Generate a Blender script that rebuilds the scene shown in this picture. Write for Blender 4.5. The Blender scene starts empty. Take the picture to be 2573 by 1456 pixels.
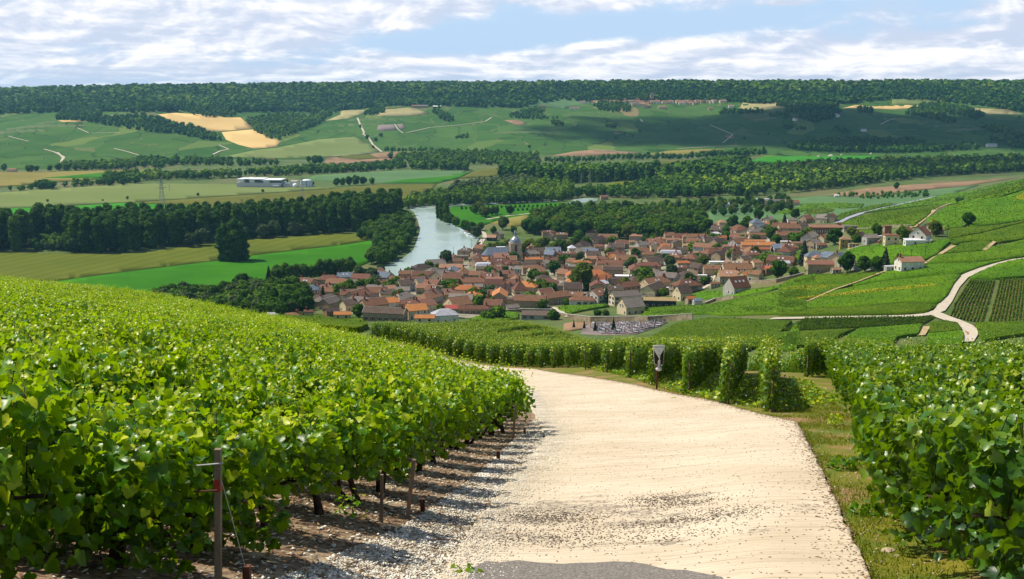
import bpy, bmesh, math, random, time
import numpy as np
from mathutils import Vector, Matrix, geometry
T0 = time.time()
sc = bpy.context.scene
COL = sc.collection
R = math.radians

# ------------------------------------------------------------------ camera
PW, PH = 2573.0, 1456.0
FPX = (PW / 2) / math.tan(R(25.0))
PITCH = math.atan((PH / 2 - 225.0) / FPX)
cam_d = bpy.data.cameras.new('camera')
cam_d.sensor_fit = 'HORIZONTAL'
cam_d.angle = R(50.0)
cam_d.clip_start = 0.05
cam_d.clip_end = 30000.0
cam = bpy.data.objects.new('camera', cam_d)
COL.objects.link(cam)
cam.location = (0, 0, 0)
cam.rotation_euler = (R(90) - PITCH, 0, 0)
sc.camera = cam

# ------------------------------------------------------------------ sun and sky
SUN_DIR = Vector((-0.56, 0.22, 0.86)).normalized()
sun_d = bpy.data.lights.new('sun', 'SUN')
sun_d.energy = 5.0
sun_d.angle = R(0.53)
sun_d.color = (1.0, 0.93, 0.80)
sun = bpy.data.objects.new('sun', sun_d)
COL.objects.link(sun)
sun.rotation_euler = SUN_DIR.to_track_quat('Z', 'Y').to_euler()

world = bpy.data.worlds.new('World')
sc.world = world
world.use_nodes = True
nt = world.node_tree
nt.nodes.clear()


class NB:
    """small node-tree writer"""
    def __init__(s, nt): s.nt = nt
    def n(s, typ, **kw):
        nd = s.nt.nodes.new(typ)
        for k, v in kw.items(): setattr(nd, k, v)
        return nd
    def l(s, a, b): s.nt.links.new(a, b)
    def val(s, x, sock):
        if isinstance(x, (int, float)): sock.default_value = x
        elif isinstance(x, (tuple, list)): sock.default_value = x if len(x) == len(sock.default_value) else (*x, 1)
        else: s.l(x, sock)
    def m(s, op, a, b=0.0, c=None, clamp=False):
        nd = s.n('ShaderNodeMath', operation=op); nd.use_clamp = clamp
        s.val(a, nd.inputs[0]); s.val(b, nd.inputs[1])
        if c is not None: s.val(c, nd.inputs[2])
        return nd.outputs[0]
    def mix(s, f, a, b, blend='MIX'):
        nd = s.n('ShaderNodeMix', data_type='RGBA', blend_type=blend)
        s.val(f, nd.inputs[0]); s.val(a, nd.inputs[6]); s.val(b, nd.inputs[7])
        return nd.outputs[2]
    def noise(s, vec, scale, detail=4, rough=0.55, dim='3D', dist=0.0):
        nd = s.n('ShaderNodeTexNoise', noise_dimensions=dim)
        if vec is not None: s.l(vec, nd.inputs['Vector'])
        nd.inputs['Scale'].default_value = scale; nd.inputs['Detail'].default_value = detail
        nd.inputs['Roughness'].default_value = rough; nd.inputs['Distortion'].default_value = dist
        return nd.outputs[0]
    def ss(s, x, lo, hi):
        nd = s.n('ShaderNodeMapRange', interpolation_type='SMOOTHSTEP')
        s.val(x, nd.inputs[0]); nd.inputs[1].default_value = lo; nd.inputs[2].default_value = hi
        return nd.outputs[0]
    def mapping(s, vec, scale=(1, 1, 1), rot=(0, 0, 0), loc=(0, 0, 0)):
        nd = s.n('ShaderNodeMapping'); s.l(vec, nd.inputs[0])
        nd.inputs['Scale'].default_value = scale; nd.inputs['Rotation'].default_value = rot; nd.inputs['Location'].default_value = loc
        return nd.outputs[0]


def build_sky():
    b = NB(nt)
    sky = b.n('ShaderNodeTexSky', sky_type='NISHITA')
    sky.sun_disc = False
    sky.sun_elevation = math.asin(SUN_DIR.z)
    sky.sun_rotation = math.atan2(SUN_DIR.x, SUN_DIR.y)
    sky.altitude = 200; sky.air_density = 1.0; sky.dust_density = 1.5; sky.ozone_density = 1.5
    tc = b.n('ShaderNodeTexCoord')
    sep = b.n('ShaderNodeSeparateXYZ'); b.l(tc.outputs['Generated'], sep.inputs[0])
    x, y, z = sep.outputs
    deg = 180 / math.pi
    az = b.m('MULTIPLY', b.m('ARCTAN2', x, y), deg)
    el = b.m('MULTIPLY', b.m('ARCSINE', z), deg)
    # flattened cloud layers: height of the layer compresses towards the horizon
    elc = b.m('MULTIPLY', b.m('LOGARITHM', b.m('ADD', b.m('MAXIMUM', el, 0.0), 1.6), 2.718), 6.0)
    cv = b.n('ShaderNodeCombineXYZ'); b.l(az, cv.inputs[0]); b.l(elc, cv.inputs[1])
    cv.inputs[2].default_value = 3.7
    vec = cv.outputs[0]
    big = b.noise(b.mapping(vec, (0.085, 0.30, 1)), 1.0, 9, 0.55, dist=0.2)
    pm = b.mapping(vec, (0.24, 0.46, 1), loc=(5, 2, 0))
    puff = b.noise(pm, 1.0, 9, 0.58, dist=0.3)
    puff_up = b.noise(b.mapping(vec, (0.24, 0.46, 1), loc=(4.9, 2.22, 0)), 1.0, 5, 0.55, dist=0.3)
    relief = b.m('SUBTRACT', puff, puff_up)
    fine = b.noise(b.mapping(vec, (0.11, 1.3, 1), loc=(1, 9, 4)), 1.0, 6, 0.6, dist=0.2)

    def blob(px, py, hx, hy):
        a0 = math.degrees(math.atan((px - PW / 2) / FPX)); e0 = (225 - py) / FPX * deg
        sx = hx / FPX * deg; sy = hy / FPX * deg
        dx = b.m('DIVIDE', b.m('SUBTRACT', az, a0), sx); dy = b.m('DIVIDE', b.m('SUBTRACT', el, e0), sy)
        q = b.m('ADD', b.m('MULTIPLY', dx, dx), b.m('MULTIPLY', dy, dy))
        return b.m('POWER', 2.718, b.m('MULTIPLY', q, -1.0))
    dens = b.m('ADD', b.m('MULTIPLY', big, 0.75), b.m('MULTIPLY', puff, 0.55))
    # thinner towards the zenith, where we look up between the clouds
    thin = b.ss(el, 5.0, 35.0)
    dens = b.m('SUBTRACT', dens, b.m('MULTIPLY', thin, 0.48))
    bl = None
    for (px, py, hx, hy, w) in [(1330, 92, 330, 34, .30), (1750, 62, 420, 38, .26), (1010, 120, 240, 26, .20),
                                (760, 158, 170, 14, .13), (190, 118, 130, 22, .10), (2420, 92, 240, 26, .12),
                                (1330, 30, 90, 50, .16), (2150, 20, 260, 22, .12)]:
        t = b.m('MULTIPLY', blob(px, py, hx, hy), w * 0.70)
        bl = t if bl is None else b.m('ADD', bl, t)
    wh = None
    for (px, py, hx, hy, w) in [(470, 105, 460, 60, .20), (1100, 195, 500, 16, .14), (1750, 165, 760, 42, .25), (820, 25, 260, 30, .20),
                                (1200, 28, 40, 20, .28), (1030, 64, 60, 12, .30), (1470, 8, 150, 14, .30), (60, 120, 70, 40, .12),
                                (2350, 160, 400, 45, .16), (1960, 24, 90, 8, .2)]:
        t = b.m('MULTIPLY', blob(px, py, hx, hy), w)
        wh = t if wh is None else b.m('ADD', wh, t)
    dens = b.m('ADD', b.m('SUBTRACT', dens, bl), wh)
    cov = b.ss(dens, 0.47, 0.68)
    lit = b.ss(b.m('ADD', b.m('ADD', b.m('MULTIPLY', relief, 1.5), b.m('MULTIPLY', fine, 0.45)), b.m('ADD', b.m('MULTIPLY', puff, 0.45), b.m('MULTIPLY', wh, 0.7))), 0.35, 0.86)
    cloud = b.mix(lit, SKY_SHADE, SKY_LIT)
    clear = b.mix(0.9, sky.outputs[0], SKY_BLUE)
    high = b.ss(el, 6.0, 30.0)
    clear = b.mix(high, clear, sky.outputs[0])
    col = b.mix(cov, clear, cloud)
    bg = b.n('ShaderNodeBackground'); b.l(col, bg.inputs[0]); bg.inputs[1].default_value = SKY_STRENGTH
    out = b.n('ShaderNodeOutputWorld'); b.l(bg.outputs[0], out.inputs[0])


SKY_STRENGTH = 0.10
SKY_SHADE = (5.3, 6.0, 7.4)
SKY_LIT = (9.7, 9.5, 9.6)
SKY_BLUE = (4.4, 6.1, 8.3)
build_sky()

sc.view_settings.view_transform = 'Standard'
sc.view_settings.look = 'None'
sc.view_settings.gamma = 1.0
sc.view_settings.use_curve_mapping = False
sc.view_settings.exposure = 0.28
sc.cycles.use_denoising = True
sc.cycles.max_bounces = 8
sc.cycles.transparent_max_bounces = 32
sc.cycles.volume_bounces = 0
sc.cycles.sample_clamp_indirect = 6.0

# ------------------------------------------------------------------ picture <-> place
CT, ST = math.cos(PITCH), math.sin(PITCH)


def ray(px, py):
    """pixel of the photograph (2573 wide) -> X per metre forward, drop per metre forward"""
    a = (px - PW / 2) / FPX; b = (py - PH / 2) / FPX
    yy = CT - b * ST
    return a / yy, (ST + b * CT) / yy


def pix(x, y, z):
    d = y * CT - z * ST
    return PW / 2 + FPX * x / d, PH / 2 - FPX * (z * CT + y * ST) / d


def pchip(xs, ys, xq):
    xs = np.asarray(xs, float); ys = np.asarray(ys, float); xq = np.clip(xq, xs[0], xs[-1])
    h = np.diff(xs); dl = np.diff(ys) / h
    m = np.zeros_like(ys)
    for i in range(1, len(xs) - 1):
        if dl[i - 1] * dl[i] > 0:
            w1 = 2 * h[i] + h[i - 1]; w2 = h[i] + 2 * h[i - 1]
            m[i] = (w1 + w2) / (w1 / dl[i - 1] + w2 / dl[i])
    m[0] = dl[0]; m[-1] = dl[-1]
    k = np.clip(np.searchsorted(xs, xq, 'right') - 1, 0, len(xs) - 2)
    t = (xq - xs[k]) / h[k]
    return ((2 * t**3 - 3 * t**2 + 1) * ys[k] + (t**3 - 2 * t**2 + t) * h[k] * m[k]
            + (-2 * t**3 + 3 * t**2) * ys[k + 1] + (t**3 - t**2) * h[k] * m[k + 1])


# ------------------------------------------------------------------ the lie of the land: heights along lines of sight
FAR0 = [(600, -135), (800, -149), (900, -150)]
PROFILE = {
    -1500: [(0, -2.1), (20, -4.4), (40, -6.9), (85, -12.5), (130, -23), (300, -82)] + FAR0 + [(2018, -150), (3300, -75), (3900, -35), (4400, -10), (8000, -8)],
    0: [(0, -2.1), (20, -5.2), (40, -8.6), (85, -16.1), (130, -29), (300, -88)] + FAR0 + [(2018, -150), (3300, -72), (3900, -36), (4400, -12), (8000, -10)],
    350: [(0, -2.1), (20, -5.6), (40, -9.3), (85, -17.2), (130, -30), (300, -88), (600, -133), (800, -149), (900, -150), (2177, -150), (3100, -84), (3800, -42), (4400, -1), (8000, 0)],
    700: [(0, -2.1), (20, -6.0), (40, -10), (80, -18), (92, -20.5), (120, -25.6), (150, -31.5), (250, -60), (450, -104), (600, -124), (700, -135), (800, -147), (900, -150), (2300, -150), (2750, -140), (3400, -76), (3800, -48), (4400, 6), (8000, 8)],
    1000: [(0, -2.1), (20, -6.4), (40, -10.7), (63, -15.8), (92, -21.3), (140, -30.8), (180, -42), (300, -75), (560, -118), (620, -125), (750, -140), (890, -150), (2450, -150), (3700, -58), (4400, 10), (8000, 12)],
    1286: [(0, -2.1), (20, -6.6), (40, -11.1), (63, -16.4), (100, -24.1), (130, -29.1), (150, -33.6), (180, -43), (300, -75), (540, -117.5), (600, -125), (740, -138), (940, -149), (1000, -150), (2586, -150), (3700, -58), (4400, 13), (8000, 15)],
    1650: [(0, -2.1), (20, -6.5), (36, -10.05), (46, -12.2), (70, -17.6), (100, -26), (200, -52), (350, -84.5), (420, -95), (470, -103), (540, -114), (600, -122), (900, -139), (1100, -148), (1300, -150), (2500, -150), (3700, -56), (4400, 16), (8000, 18)],
    2000: [(0, -2.1), (20, -6.3), (24.5, -7.35), (38, -10.2), (55, -14.4), (100, -28), (200, -55), (330, -80), (400, -91), (450, -96), (500, -98.5), (560, -100.5), (640, -104), (750, -111), (900, -118), (1050, -124), (1250, -140), (1400, -149), (1600, -150), (2450, -150), (3700, -54), (4400, 16), (8000, 18)],
    2330: [(0, -2.1), (11, -4.4), (20, -6.3), (50, -13.4), (100, -28), (200, -55), (330, -79), (390, -87), (430, -90), (480, -89), (540, -87), (620, -85), (720, -86), (800, -89), (1000, -110), (1200, -128), (1350, -137), (1500, -148), (1700, -150), (2450, -150), (3700, -54), (4400, 17), (8000, 20)],
    2573: [(0, -2.1), (11, -4.3), (20, -6.2), (50, -13.3), (100, -27), (200, -53), (330, -76), (390, -84), (430, -86), (500, -85), (560, -84), (650, -82), (750, -80), (850, -79), (950, -84), (1100, -95), (1300, -110), (1500, -125), (1700, -135), (2000, -146), (2200, -150), (2450, -150), (3700, -52), (4400, 17), (8000, 20)],
    4000: [(0, -2.1), (11, -4.2), (20, -6.0), (50, -12.6), (100, -25), (200, -49), (330, -70), (430, -78), (560, -76), (750, -70), (850, -69), (1100, -85), (1300, -104), (1700, -133), (2200, -150), (2450, -150), (3700, -52), (4400, 17), (8000, 20)],
}
SG = np.unique(np.round(np.concatenate([np.linspace(-3, -0.72, 24), np.linspace(-0.70, 0.70, 301), np.linspace(0.72, 3, 24)]), 5))
DG = np.unique(np.concatenate([[1.2], np.geomspace(1.5, 8000, 520)]))
_px = sorted(PROFILE)
_ps = np.array([(p - PW / 2) / FPX / 0.985 for p in _px])
_cols = np.array([pchip(*zip(*PROFILE[p]), DG) for p in _px])
ZT = np.array([pchip(_ps, _cols[:, j], SG) for j in range(len(DG))]).T   # [s, D]


def _fold(s, d):
    """gentle folds on the far valley side"""
    w = np.clip((d - 2500) / 500, 0, 1) * np.clip((4300 - d) / 500, 0, 1)
    x = s * d
    return w * 1.7 * (5.0 * np.sin(x / 170 + d / 410) + 3.5 * np.sin(x / 97 - d / 230 + 1.3) + 2 * np.sin(x / 51 + d / 160 + 2.0))


ZT = ZT + _fold(SG[:, None], DG[None, :])


def H(x, y):
    x = np.asarray(x, float); y = np.asarray(y, float)
    yc = np.clip(y, DG[0], DG[-1]); s = np.clip(x / yc, SG[0], SG[-1])
    i = np.clip(np.searchsorted(SG, s, 'right') - 1, 0, len(SG) - 2)
    j = np.clip(np.searchsorted(DG, yc, 'right') - 1, 0, len(DG) - 2)
    u = (s - SG[i]) / (SG[i + 1] - SG[i]); v = (yc - DG[j]) / (DG[j + 1] - DG[j])
    return ((1 - u) * (1 - v) * ZT[i, j] + u * (1 - v) * ZT[i + 1, j] + (1 - u) * v * ZT[i, j + 1] + u * v * ZT[i + 1, j + 1])


def h1(x, y): return float(H(x, y))


_DQ = np.geomspace(3, 7000, 6000)


def at(px, py, up=0.0, dmin=150.0, dmax=7000.0):
    """where the line of sight through a pixel meets the land (raised by up metres)"""
    s, dep = ray(px, py)
    D = _DQ[(_DQ >= dmin) & (_DQ <= dmax)]
    g = H(s * D, D) + up + dep * D
    k = np.nonzero(g >= 0)[0]
    if len(k) == 0: d = D[int(np.argmax(g))]
    else:
        k = k[0]
        d = D[k] if k == 0 else D[k - 1] + (D[k] - D[k - 1]) * (-g[k - 1]) / (g[k] - g[k - 1])
    return Vector((s * d, d, h1(s * d, d)))


def mpp(d):
    """metres per photo pixel at distance d"""
    return d / FPX


# ------------------------------------------------------------------ object helpers
def tag(o, label=None, cat=None, group=None, kind=None):
    if label: o['label'] = label
    if cat: o['category'] = cat
    if group: o['group'] = group
    if kind: o['kind'] = kind
    return o


def empty(name, loc=(0, 0, 0), rz=0.0, sc_=None):
    o = bpy.data.objects.new(name, None)
    o.location = loc; o.rotation_euler = (0, 0, rz); o.empty_display_size = 0.5
    if sc_: o.scale = sc_
    COL.objects.link(o)
    return o


def ob(name, me, parent=None, loc=(0, 0, 0), rz=0.0, scl=None, rot=None):
    o = bpy.data.objects.new(name, me)
    o.location = loc; o.rotation_euler = rot if rot else (0, 0, rz)
    if scl: o.scale = scl
    if parent: o.parent = parent
    COL.objects.link(o)
    return o


def mesh_np(name, V, F, mat=None, tint=None, smooth=False, tint_name='tint'):
    """V (n,3); F list of int arrays (k, m) with equal m inside each"""
    me = bpy.data.meshes.new(name)
    V = np.asarray(V, np.float32)
    if isinstance(F, np.ndarray): F = [F]
    F = [np.asarray(f, np.int32) for f in F if len(f)]
    me.vertices.add(len(V)); me.vertices.foreach_set('co', V.ravel())
    idx = np.concatenate([f.ravel() for f in F]); tot = np.concatenate([np.full(len(f), f.shape[1], np.int32) for f in F])
    start = np.concatenate([[0], np.cumsum(tot)[:-1]]).astype(np.int32)
    me.loops.add(len(idx)); me.loops.foreach_set('vertex_index', idx)
    me.polygons.add(len(tot)); me.polygons.foreach_set('loop_start', start); me.polygons.foreach_set('loop_total', tot)
    if smooth: me.polygons.foreach_set('use_smooth', np.ones(len(tot), bool))
    if tint is not None:
        at_ = me.attributes.new(tint_name, 'FLOAT', 'POINT'); at_.data.foreach_set('value', np.asarray(tint, np.float32))
    me.update(calc_edges=True)
    if mat: me.materials.append(mat)
    return me


class MB:
    """collects boxes, prisms and tubes; becomes one mesh"""
    def __init__(s): s.v = []; s.f = []
    def poly(s, pts, faces):
        n = len(s.v); s.v += [tuple(p) for p in pts]; s.f += [tuple(i + n for i in f) for f in faces]; return s
    def box(s, x0, y0, z0, x1, y1, z1):
        return s.poly([(x0, y0, z0), (x1, y0, z0), (x1, y1, z0), (x0, y1, z0), (x0, y0, z1), (x1, y0, z1), (x1, y1, z1), (x0, y1, z1)],
                      [(0, 3, 2, 1), (4, 5, 6, 7), (0, 1, 5, 4), (1, 2, 6, 5), (2, 3, 7, 6), (3, 0, 4, 7)])
    def bar(s, p, q, r0, r1=None, n=5):
        p = Vector(p); q = Vector(q); r1 = r0 if r1 is None else r1
        d = (q - p).normalized(); a = d.orthogonal().normalized(); b = d.cross(a)
        ring = [(math.cos(2 * math.pi * i / n), math.sin(2 * math.pi * i / n)) for i in range(n)]
        P = [p + a * c * r0 + b * e * r0 for c, e in ring] + [q + a * c * r1 + b * e * r1 for c, e in ring]
        return s.poly(P, [(i, (i + 1) % n, n + (i + 1) % n, n + i) for i in range(n)] + [tuple(range(n - 1, -1, -1)), tuple(range(n, 2 * n))])
    def path(s, pts, rs, n=6):
        pts = [Vector(p) for p in pts]; base = len(s.v)
        for k, p in enumerate(pts):
            d = (pts[min(k + 1, len(pts) - 1)] - pts[max(k - 1, 0)]).normalized()
            a = d.cross(Vector((0.3, 0.9, 0.1))).normalized(); b = d.cross(a)
            for i in range(n):
                t = 2 * math.pi * i / n; s.v.append(tuple(p + (a * math.cos(t) + b * math.sin(t)) * rs[k]))
        for k in range(len(pts) - 1):
            for i in range(n):
                j = (i + 1) % n; s.f.append((base + k * n + i, base + k * n + j, base + (k + 1) * n + j, base + (k + 1) * n + i))
        s.f.append(tuple(base + i for i in range(n - 1, -1, -1))); e = base + (len(pts) - 1) * n
        s.f.append(tuple(e + i for i in range(n)))
        return s
    def lathe(s, prof, n=12, c=(0, 0, 0)):
        base = len(s.v)
        for r, z in prof:
            for i in range(n):
                t = 2 * math.pi * i / n; s.v.append((c[0] + r * math.cos(t), c[1] + r * math.sin(t), c[2] + z))
        for k in range(len(prof) - 1):
            for i in range(n):
                j = (i + 1) % n; s.f.append((base + k * n + i, base + k * n + j, base + (k + 1) * n + j, base + (k + 1) * n + i))
        s.f.append(tuple(base + i for i in range(n - 1, -1, -1))); e = base + (len(prof) - 1) * n
        s.f.append(tuple(e + i for i in range(n)))
        return s
    def mesh(s, name, mat=None, smooth=False):
        me = bpy.data.meshes.new(name); me.from_pydata(s.v, [], s.f)
        if mat: me.materials.append(mat)
        if smooth: me.polygons.foreach_set('use_smooth', np.ones(len(me.polygons), bool))
        return me


# ------------------------------------------------------------------ materials
def new_mat(name):
    m = bpy.data.materials.new(name); m.use_nodes = True
    m.node_tree.nodes.clear()
    return m, NB(m.node_tree)


def finish(b, col, rough=0.8, spec=0.3, bump=None, bump_d=0.02, bump_s=0.5, trans=None, metal=0.0):
    p = b.n('ShaderNodeBsdfPrincipled')
    b.val(col, p.inputs['Base Color']); b.val(rough, p.inputs['Roughness']); p.inputs['Specular IOR Level'].default_value = spec
    p.inputs['Metallic'].default_value = metal
    if bump is not None:
        bn = b.n('ShaderNodeBump'); bn.inputs['Strength'].default_value = bump_s; bn.inputs['Distance'].default_value = bump_d
        b.l(bump, bn.inputs['Height']); b.l(bn.outputs[0], p.inputs['Normal'])
    sh = p.outputs[0]
    if trans:
        tr = b.n('ShaderNodeBsdfTranslucent'); b.val(trans[0], tr.inputs[0])
        mx = b.n('ShaderNodeMixShader'); mx.inputs[0].default_value = trans[1]
        b.l(sh, mx.inputs[1]); b.l(tr.outputs[0], mx.inputs[2]); sh = mx.outputs[0]
    out = b.n('ShaderNodeOutputMaterial'); b.l(sh, out.inputs[0])


def mat_noise(name, c0, c1, scale=1.0, rough=0.85, detail=6, coord='Object', bump_s=0.0, bump_d=0.02, stretch=(1, 1, 1), spec=0.25, lo=0.35, hi=0.65, objvar=0.0, c2=None, scale2=None):
    m, b = new_mat(name)
    tc = b.n('ShaderNodeTexCoord')
    v = b.mapping(tc.outputs[coord], stretch)
    nz = b.noise(v, scale, detail, 0.62)
    col = b.mix(b.ss(nz, lo, hi), c0, c1)
    if c2 is not None:
        n2 = b.noise(v, scale2 or scale * 0.13, 4, 0.6)
        col = b.mix(b.ss(n2, 0.48, 0.66), col, c2)
    if objvar:
        oi = b.n('ShaderNodeObjectInfo')
        hv = b.n('ShaderNodeHueSaturation'); b.l(col, hv.inputs['Color'])
        b.val(b.m('MULTIPLY_ADD', oi.outputs['Random'], 2 * objvar, 1 - objvar), hv.inputs['Value'])
        col = hv.outputs[0]
    finish(b, col, rough, spec, nz if bump_s else None, bump_d, bump_s)
    return m


def mat_plain(name, c, rough=0.7, spec=0.3, metal=0.0):
    return mat_noise(name, tuple(x * 0.88 for x in c), tuple(min(1, x * 1.1) for x in c), 3.0, rough, 3, spec=spec)


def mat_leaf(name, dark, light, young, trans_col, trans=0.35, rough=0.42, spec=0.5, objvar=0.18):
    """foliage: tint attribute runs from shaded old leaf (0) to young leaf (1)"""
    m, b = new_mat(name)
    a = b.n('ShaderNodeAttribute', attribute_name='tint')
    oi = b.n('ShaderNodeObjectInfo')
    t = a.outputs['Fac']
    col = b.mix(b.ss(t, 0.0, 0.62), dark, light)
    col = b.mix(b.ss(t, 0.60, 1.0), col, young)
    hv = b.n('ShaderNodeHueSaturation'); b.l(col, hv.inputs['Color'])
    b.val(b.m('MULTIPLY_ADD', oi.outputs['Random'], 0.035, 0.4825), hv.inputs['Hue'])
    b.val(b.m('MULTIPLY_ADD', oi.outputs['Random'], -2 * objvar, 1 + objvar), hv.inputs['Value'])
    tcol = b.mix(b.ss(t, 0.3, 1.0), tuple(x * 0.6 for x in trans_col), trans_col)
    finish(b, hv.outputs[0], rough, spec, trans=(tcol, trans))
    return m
# ------------------------------------------------------------------ draping sheets over the land
def CROP(x0, y0, f):
    return lambda *pts: [((x0 + x / f) / 1.40653, (y0 + y / f) / 1.40653) for x, y in pts]


ZA = CROP(1000, 780, 2.573); ZB = CROP(1700, 750, 3.64); ZC = CROP(2250, 730, 3.64); ZD = CROP(2750, 700, 2.51)
ZE = CROP(500, 900, 3.216); ZF = CROP(1400, 640, 4.288); ZG = CROP(1100, 330, 3.216); ZH = CROP(2500, 280, 2.2994)
ZI = CROP(1700, 280, 2.573); ZJ = CROP(0, 300, 1.9792); ZK = CROP(0, 540, 1.9792); ZL = CROP(0, 660, 1.7153)


def dens_px(pts, step=14.0, closed=True):
    out = []
    n = len(pts)
    for i in range(n if closed else n - 1):
        p = pts[i]; q = pts[(i + 1) % n]
        k = max(1, int(math.hypot(q[0] - p[0], q[1] - p[1]) / step))
        out += [(p[0] + (q[0] - p[0]) * t / k, p[1] + (q[1] - p[1]) * t / k) for t in range(k)]
    if not closed: out.append(pts[-1])
    return out


def land_poly(pts, dmin=150, step=14.0):
    """outline traced on the photograph -> outline on the land (world x, y)"""
    return [tuple(at(px, py, 0, dmin)[:2]) for px, py in dens_px(pts, step)]


def inside(poly, X, Y):
    p = np.asarray(poly); x0, y0 = p[:, 0], p[:, 1]; x1, y1 = np.roll(x0, -1), np.roll(y0, -1)
    c = np.zeros(np.shape(X), bool)
    for a, b_, cx, cy in zip(x0, y0, x1, y1):
        if b_ == cy: continue
        c ^= ((b_ > Y) != (cy > Y)) & (X < (cx - a) * (Y - b_) / (cy - b_) + a)
    return c


def drape(name, poly, off, mat, skirt=0.0, skip=1, flat=None, extra=None, hump=None):
    """sheet over the land inside a world-space outline; its inner corners are the land's own"""
    P = np.asarray(poly, float)
    q = lambda xy: np.stack([xy[:, 0] / xy[:, 1] * 900, np.log(xy[:, 1]) * 300], 1)
    ss, dd = SG[::skip], DG[::skip]
    smin, smax = (P[:, 0] / P[:, 1]).min(), (P[:, 0] / P[:, 1]).max()
    ss = ss[(ss > smin) & (ss < smax)]; dd = dd[(dd > P[:, 1].min()) & (dd < P[:, 1].max())]
    S, D = np.meshgrid(ss, dd)
    G = np.stack([(S * D).ravel(), D.ravel()], 1)
    if extra is not None: G = np.concatenate([G, extra]) if len(G) else extra
    if len(G): G = G[inside(P, G[:, 0], G[:, 1])]
    A = np.concatenate([P, G]) if len(G) else P
    n = len(P)
    res = geometry.delaunay_2d_cdt([Vector(v) for v in q(A)], [(i, (i + 1) % n) for i in range(n)], [], 1, 1e-4)
    V2 = np.array([v[:] for v in res[0]]); F = np.array(res[2], np.int32)
    y = np.exp(V2[:, 1] / 300); x = V2[:, 0] / 900 * y
    z = H(x, y) + off if flat is None else np.full(len(x), flat)
    if hump is not None: z = z + hump(x, y)
    V = np.stack([x, y, z], 1)
    fs = [F]
    if skirt:
        cnt = {}
        for t in F:
            for a, b_ in ((t[0], t[1]), (t[1], t[2]), (t[2], t[0])):
                k = (min(a, b_), max(a, b_)); cnt[k] = None if k in cnt else (a, b_)
        e = [v for v in cnt.values() if v]
        low = {}; ex = []
        for a, b_ in e:
            for v in (a, b_):
                if v not in low: low[v] = len(V) + len(ex); ex.append((x[v], y[v], z[v] - skirt))
        V = np.concatenate([V, np.array(ex)])
        fs.append(np.array([(b_, a, low[a], low[b_]) for a, b_ in e], np.int32))
    me = mesh_np(name, V, fs, mat, smooth=False)
    return ob(name, me)


def strip_poly(pts, widths):
    """world-space centre line -> outline of a strip"""
    P = [Vector((p[0], p[1])) for p in pts]
    if isinstance(widths, (int, float)): widths = [widths] * len(P)
    L, Rr = [], []
    for i, p in enumerate(P):
        d = (P[min(i + 1, len(P) - 1)] - P[max(i - 1, 0)]).normalized(); n = Vector((-d.y, d.x))
        L.append(tuple(p + n * widths[i] / 2)); Rr.append(tuple(p - n * widths[i] / 2))
    return L + Rr[::-1]


def road(name, pix_pts, width, off, mat, dmin=150, label=None):
    c = [tuple(at(px, py, 0, dmin)[:2]) for px, py in dens_px(pix_pts, 10, False)]
    o = drape(name, strip_poly(c, width), off, mat)
    o['kind'] = 'structure'
    return o


# ------------------------------------------------------------------ ground materials
M = {}
M['ground'] = mat_noise('ground', (0.045, 0.085, 0.012), (0.085, 0.125, 0.022), 0.05, 0.95, 8, c2=(0.12, 0.115, 0.04), scale2=0.011)


def crop_mat(name, c0, c1, scale=0.03, rows=None, fine=0.6, bump=0.35):
    """field crop: broad soft patches, tractor rows, fine mottling"""
    m, b = new_mat(name)
    tc = b.n('ShaderNodeTexCoord')
    v = tc.outputs['Object']
    n1 = b.noise(v, scale, 5, 0.6); n2 = b.noise(v, fine, 4, 0.7)
    f = b.m('ADD', b.m('MULTIPLY', n1, 0.7), b.m('MULTIPLY', n2, 0.3))
    if rows:
        w = b.n('ShaderNodeTexWave', wave_type='BANDS', bands_direction='X')
        b.l(b.mapping(v, (1, 1, 1), (0, 0, rows[1])), w.inputs[0]); w.inputs['Scale'].default_value = rows[0]; w.inputs['Distortion'].default_value = 1.0
        f = b.m('ADD', b.m('MULTIPLY', f, 0.85), b.m('MULTIPLY', w.outputs[1], 0.15))
    col = b.mix(b.ss(f, 0.36, 0.66), c0, c1)
    finish(b, col, 1.0, 0.04, n2, 0.4, bump)
    return m


M['meadow'] = crop_mat('meadow_olive', (0.080, 0.105, 0.010), (0.115, 0.132, 0.016), 0.012, (0.02, 0.3))
M['green'] = crop_mat('green_crop', (0.024, 0.115, 0.003), (0.042, 0.160, 0.005), 0.02, (0.12, 0.5))
M['bright'] = crop_mat('bright_crop', (0.030, 0.170, 0.006), (0.045, 0.210, 0.010), 0.02)
M['olive'] = crop_mat('pale_olive', (0.125, 0.165, 0.045), (0.160, 0.195, 0.062), 0.008, (0.03, 1.2))
M['brown_olive'] = crop_mat('brown_olive', (0.085, 0.092, 0.014), (0.110, 0.115, 0.020), 0.008)
M['gold'] = crop_mat('gold_olive', (0.17, 0.15, 0.035), (0.22, 0.19, 0.05), 0.01)
M['wheat'] = crop_mat('wheat', (0.50, 0.34, 0.13), (0.60, 0.42, 0.17), 0.006, (0.03, 0.7))
M['straw'] = crop_mat('dry_grass', (0.26, 0.23, 0.10), (0.36, 0.31, 0.15), 0.02)
M['soil'] = crop_mat('bare_soil', (0.20, 0.13, 0.075), (0.27, 0.17, 0.10), 0.02)
M['purple'] = crop_mat('grey_soil', (0.17, 0.14, 0.13), (0.21, 0.17, 0.15), 0.03)
M['sage'] = crop_mat('sage_crop', (0.075, 0.145, 0.055), (0.095, 0.170, 0.065), 0.012)
M['chalk'] = mat_noise('chalk_road', (0.36, 0.31, 0.235), (0.48, 0.42, 0.33), 0.8, 0.95)
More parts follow.
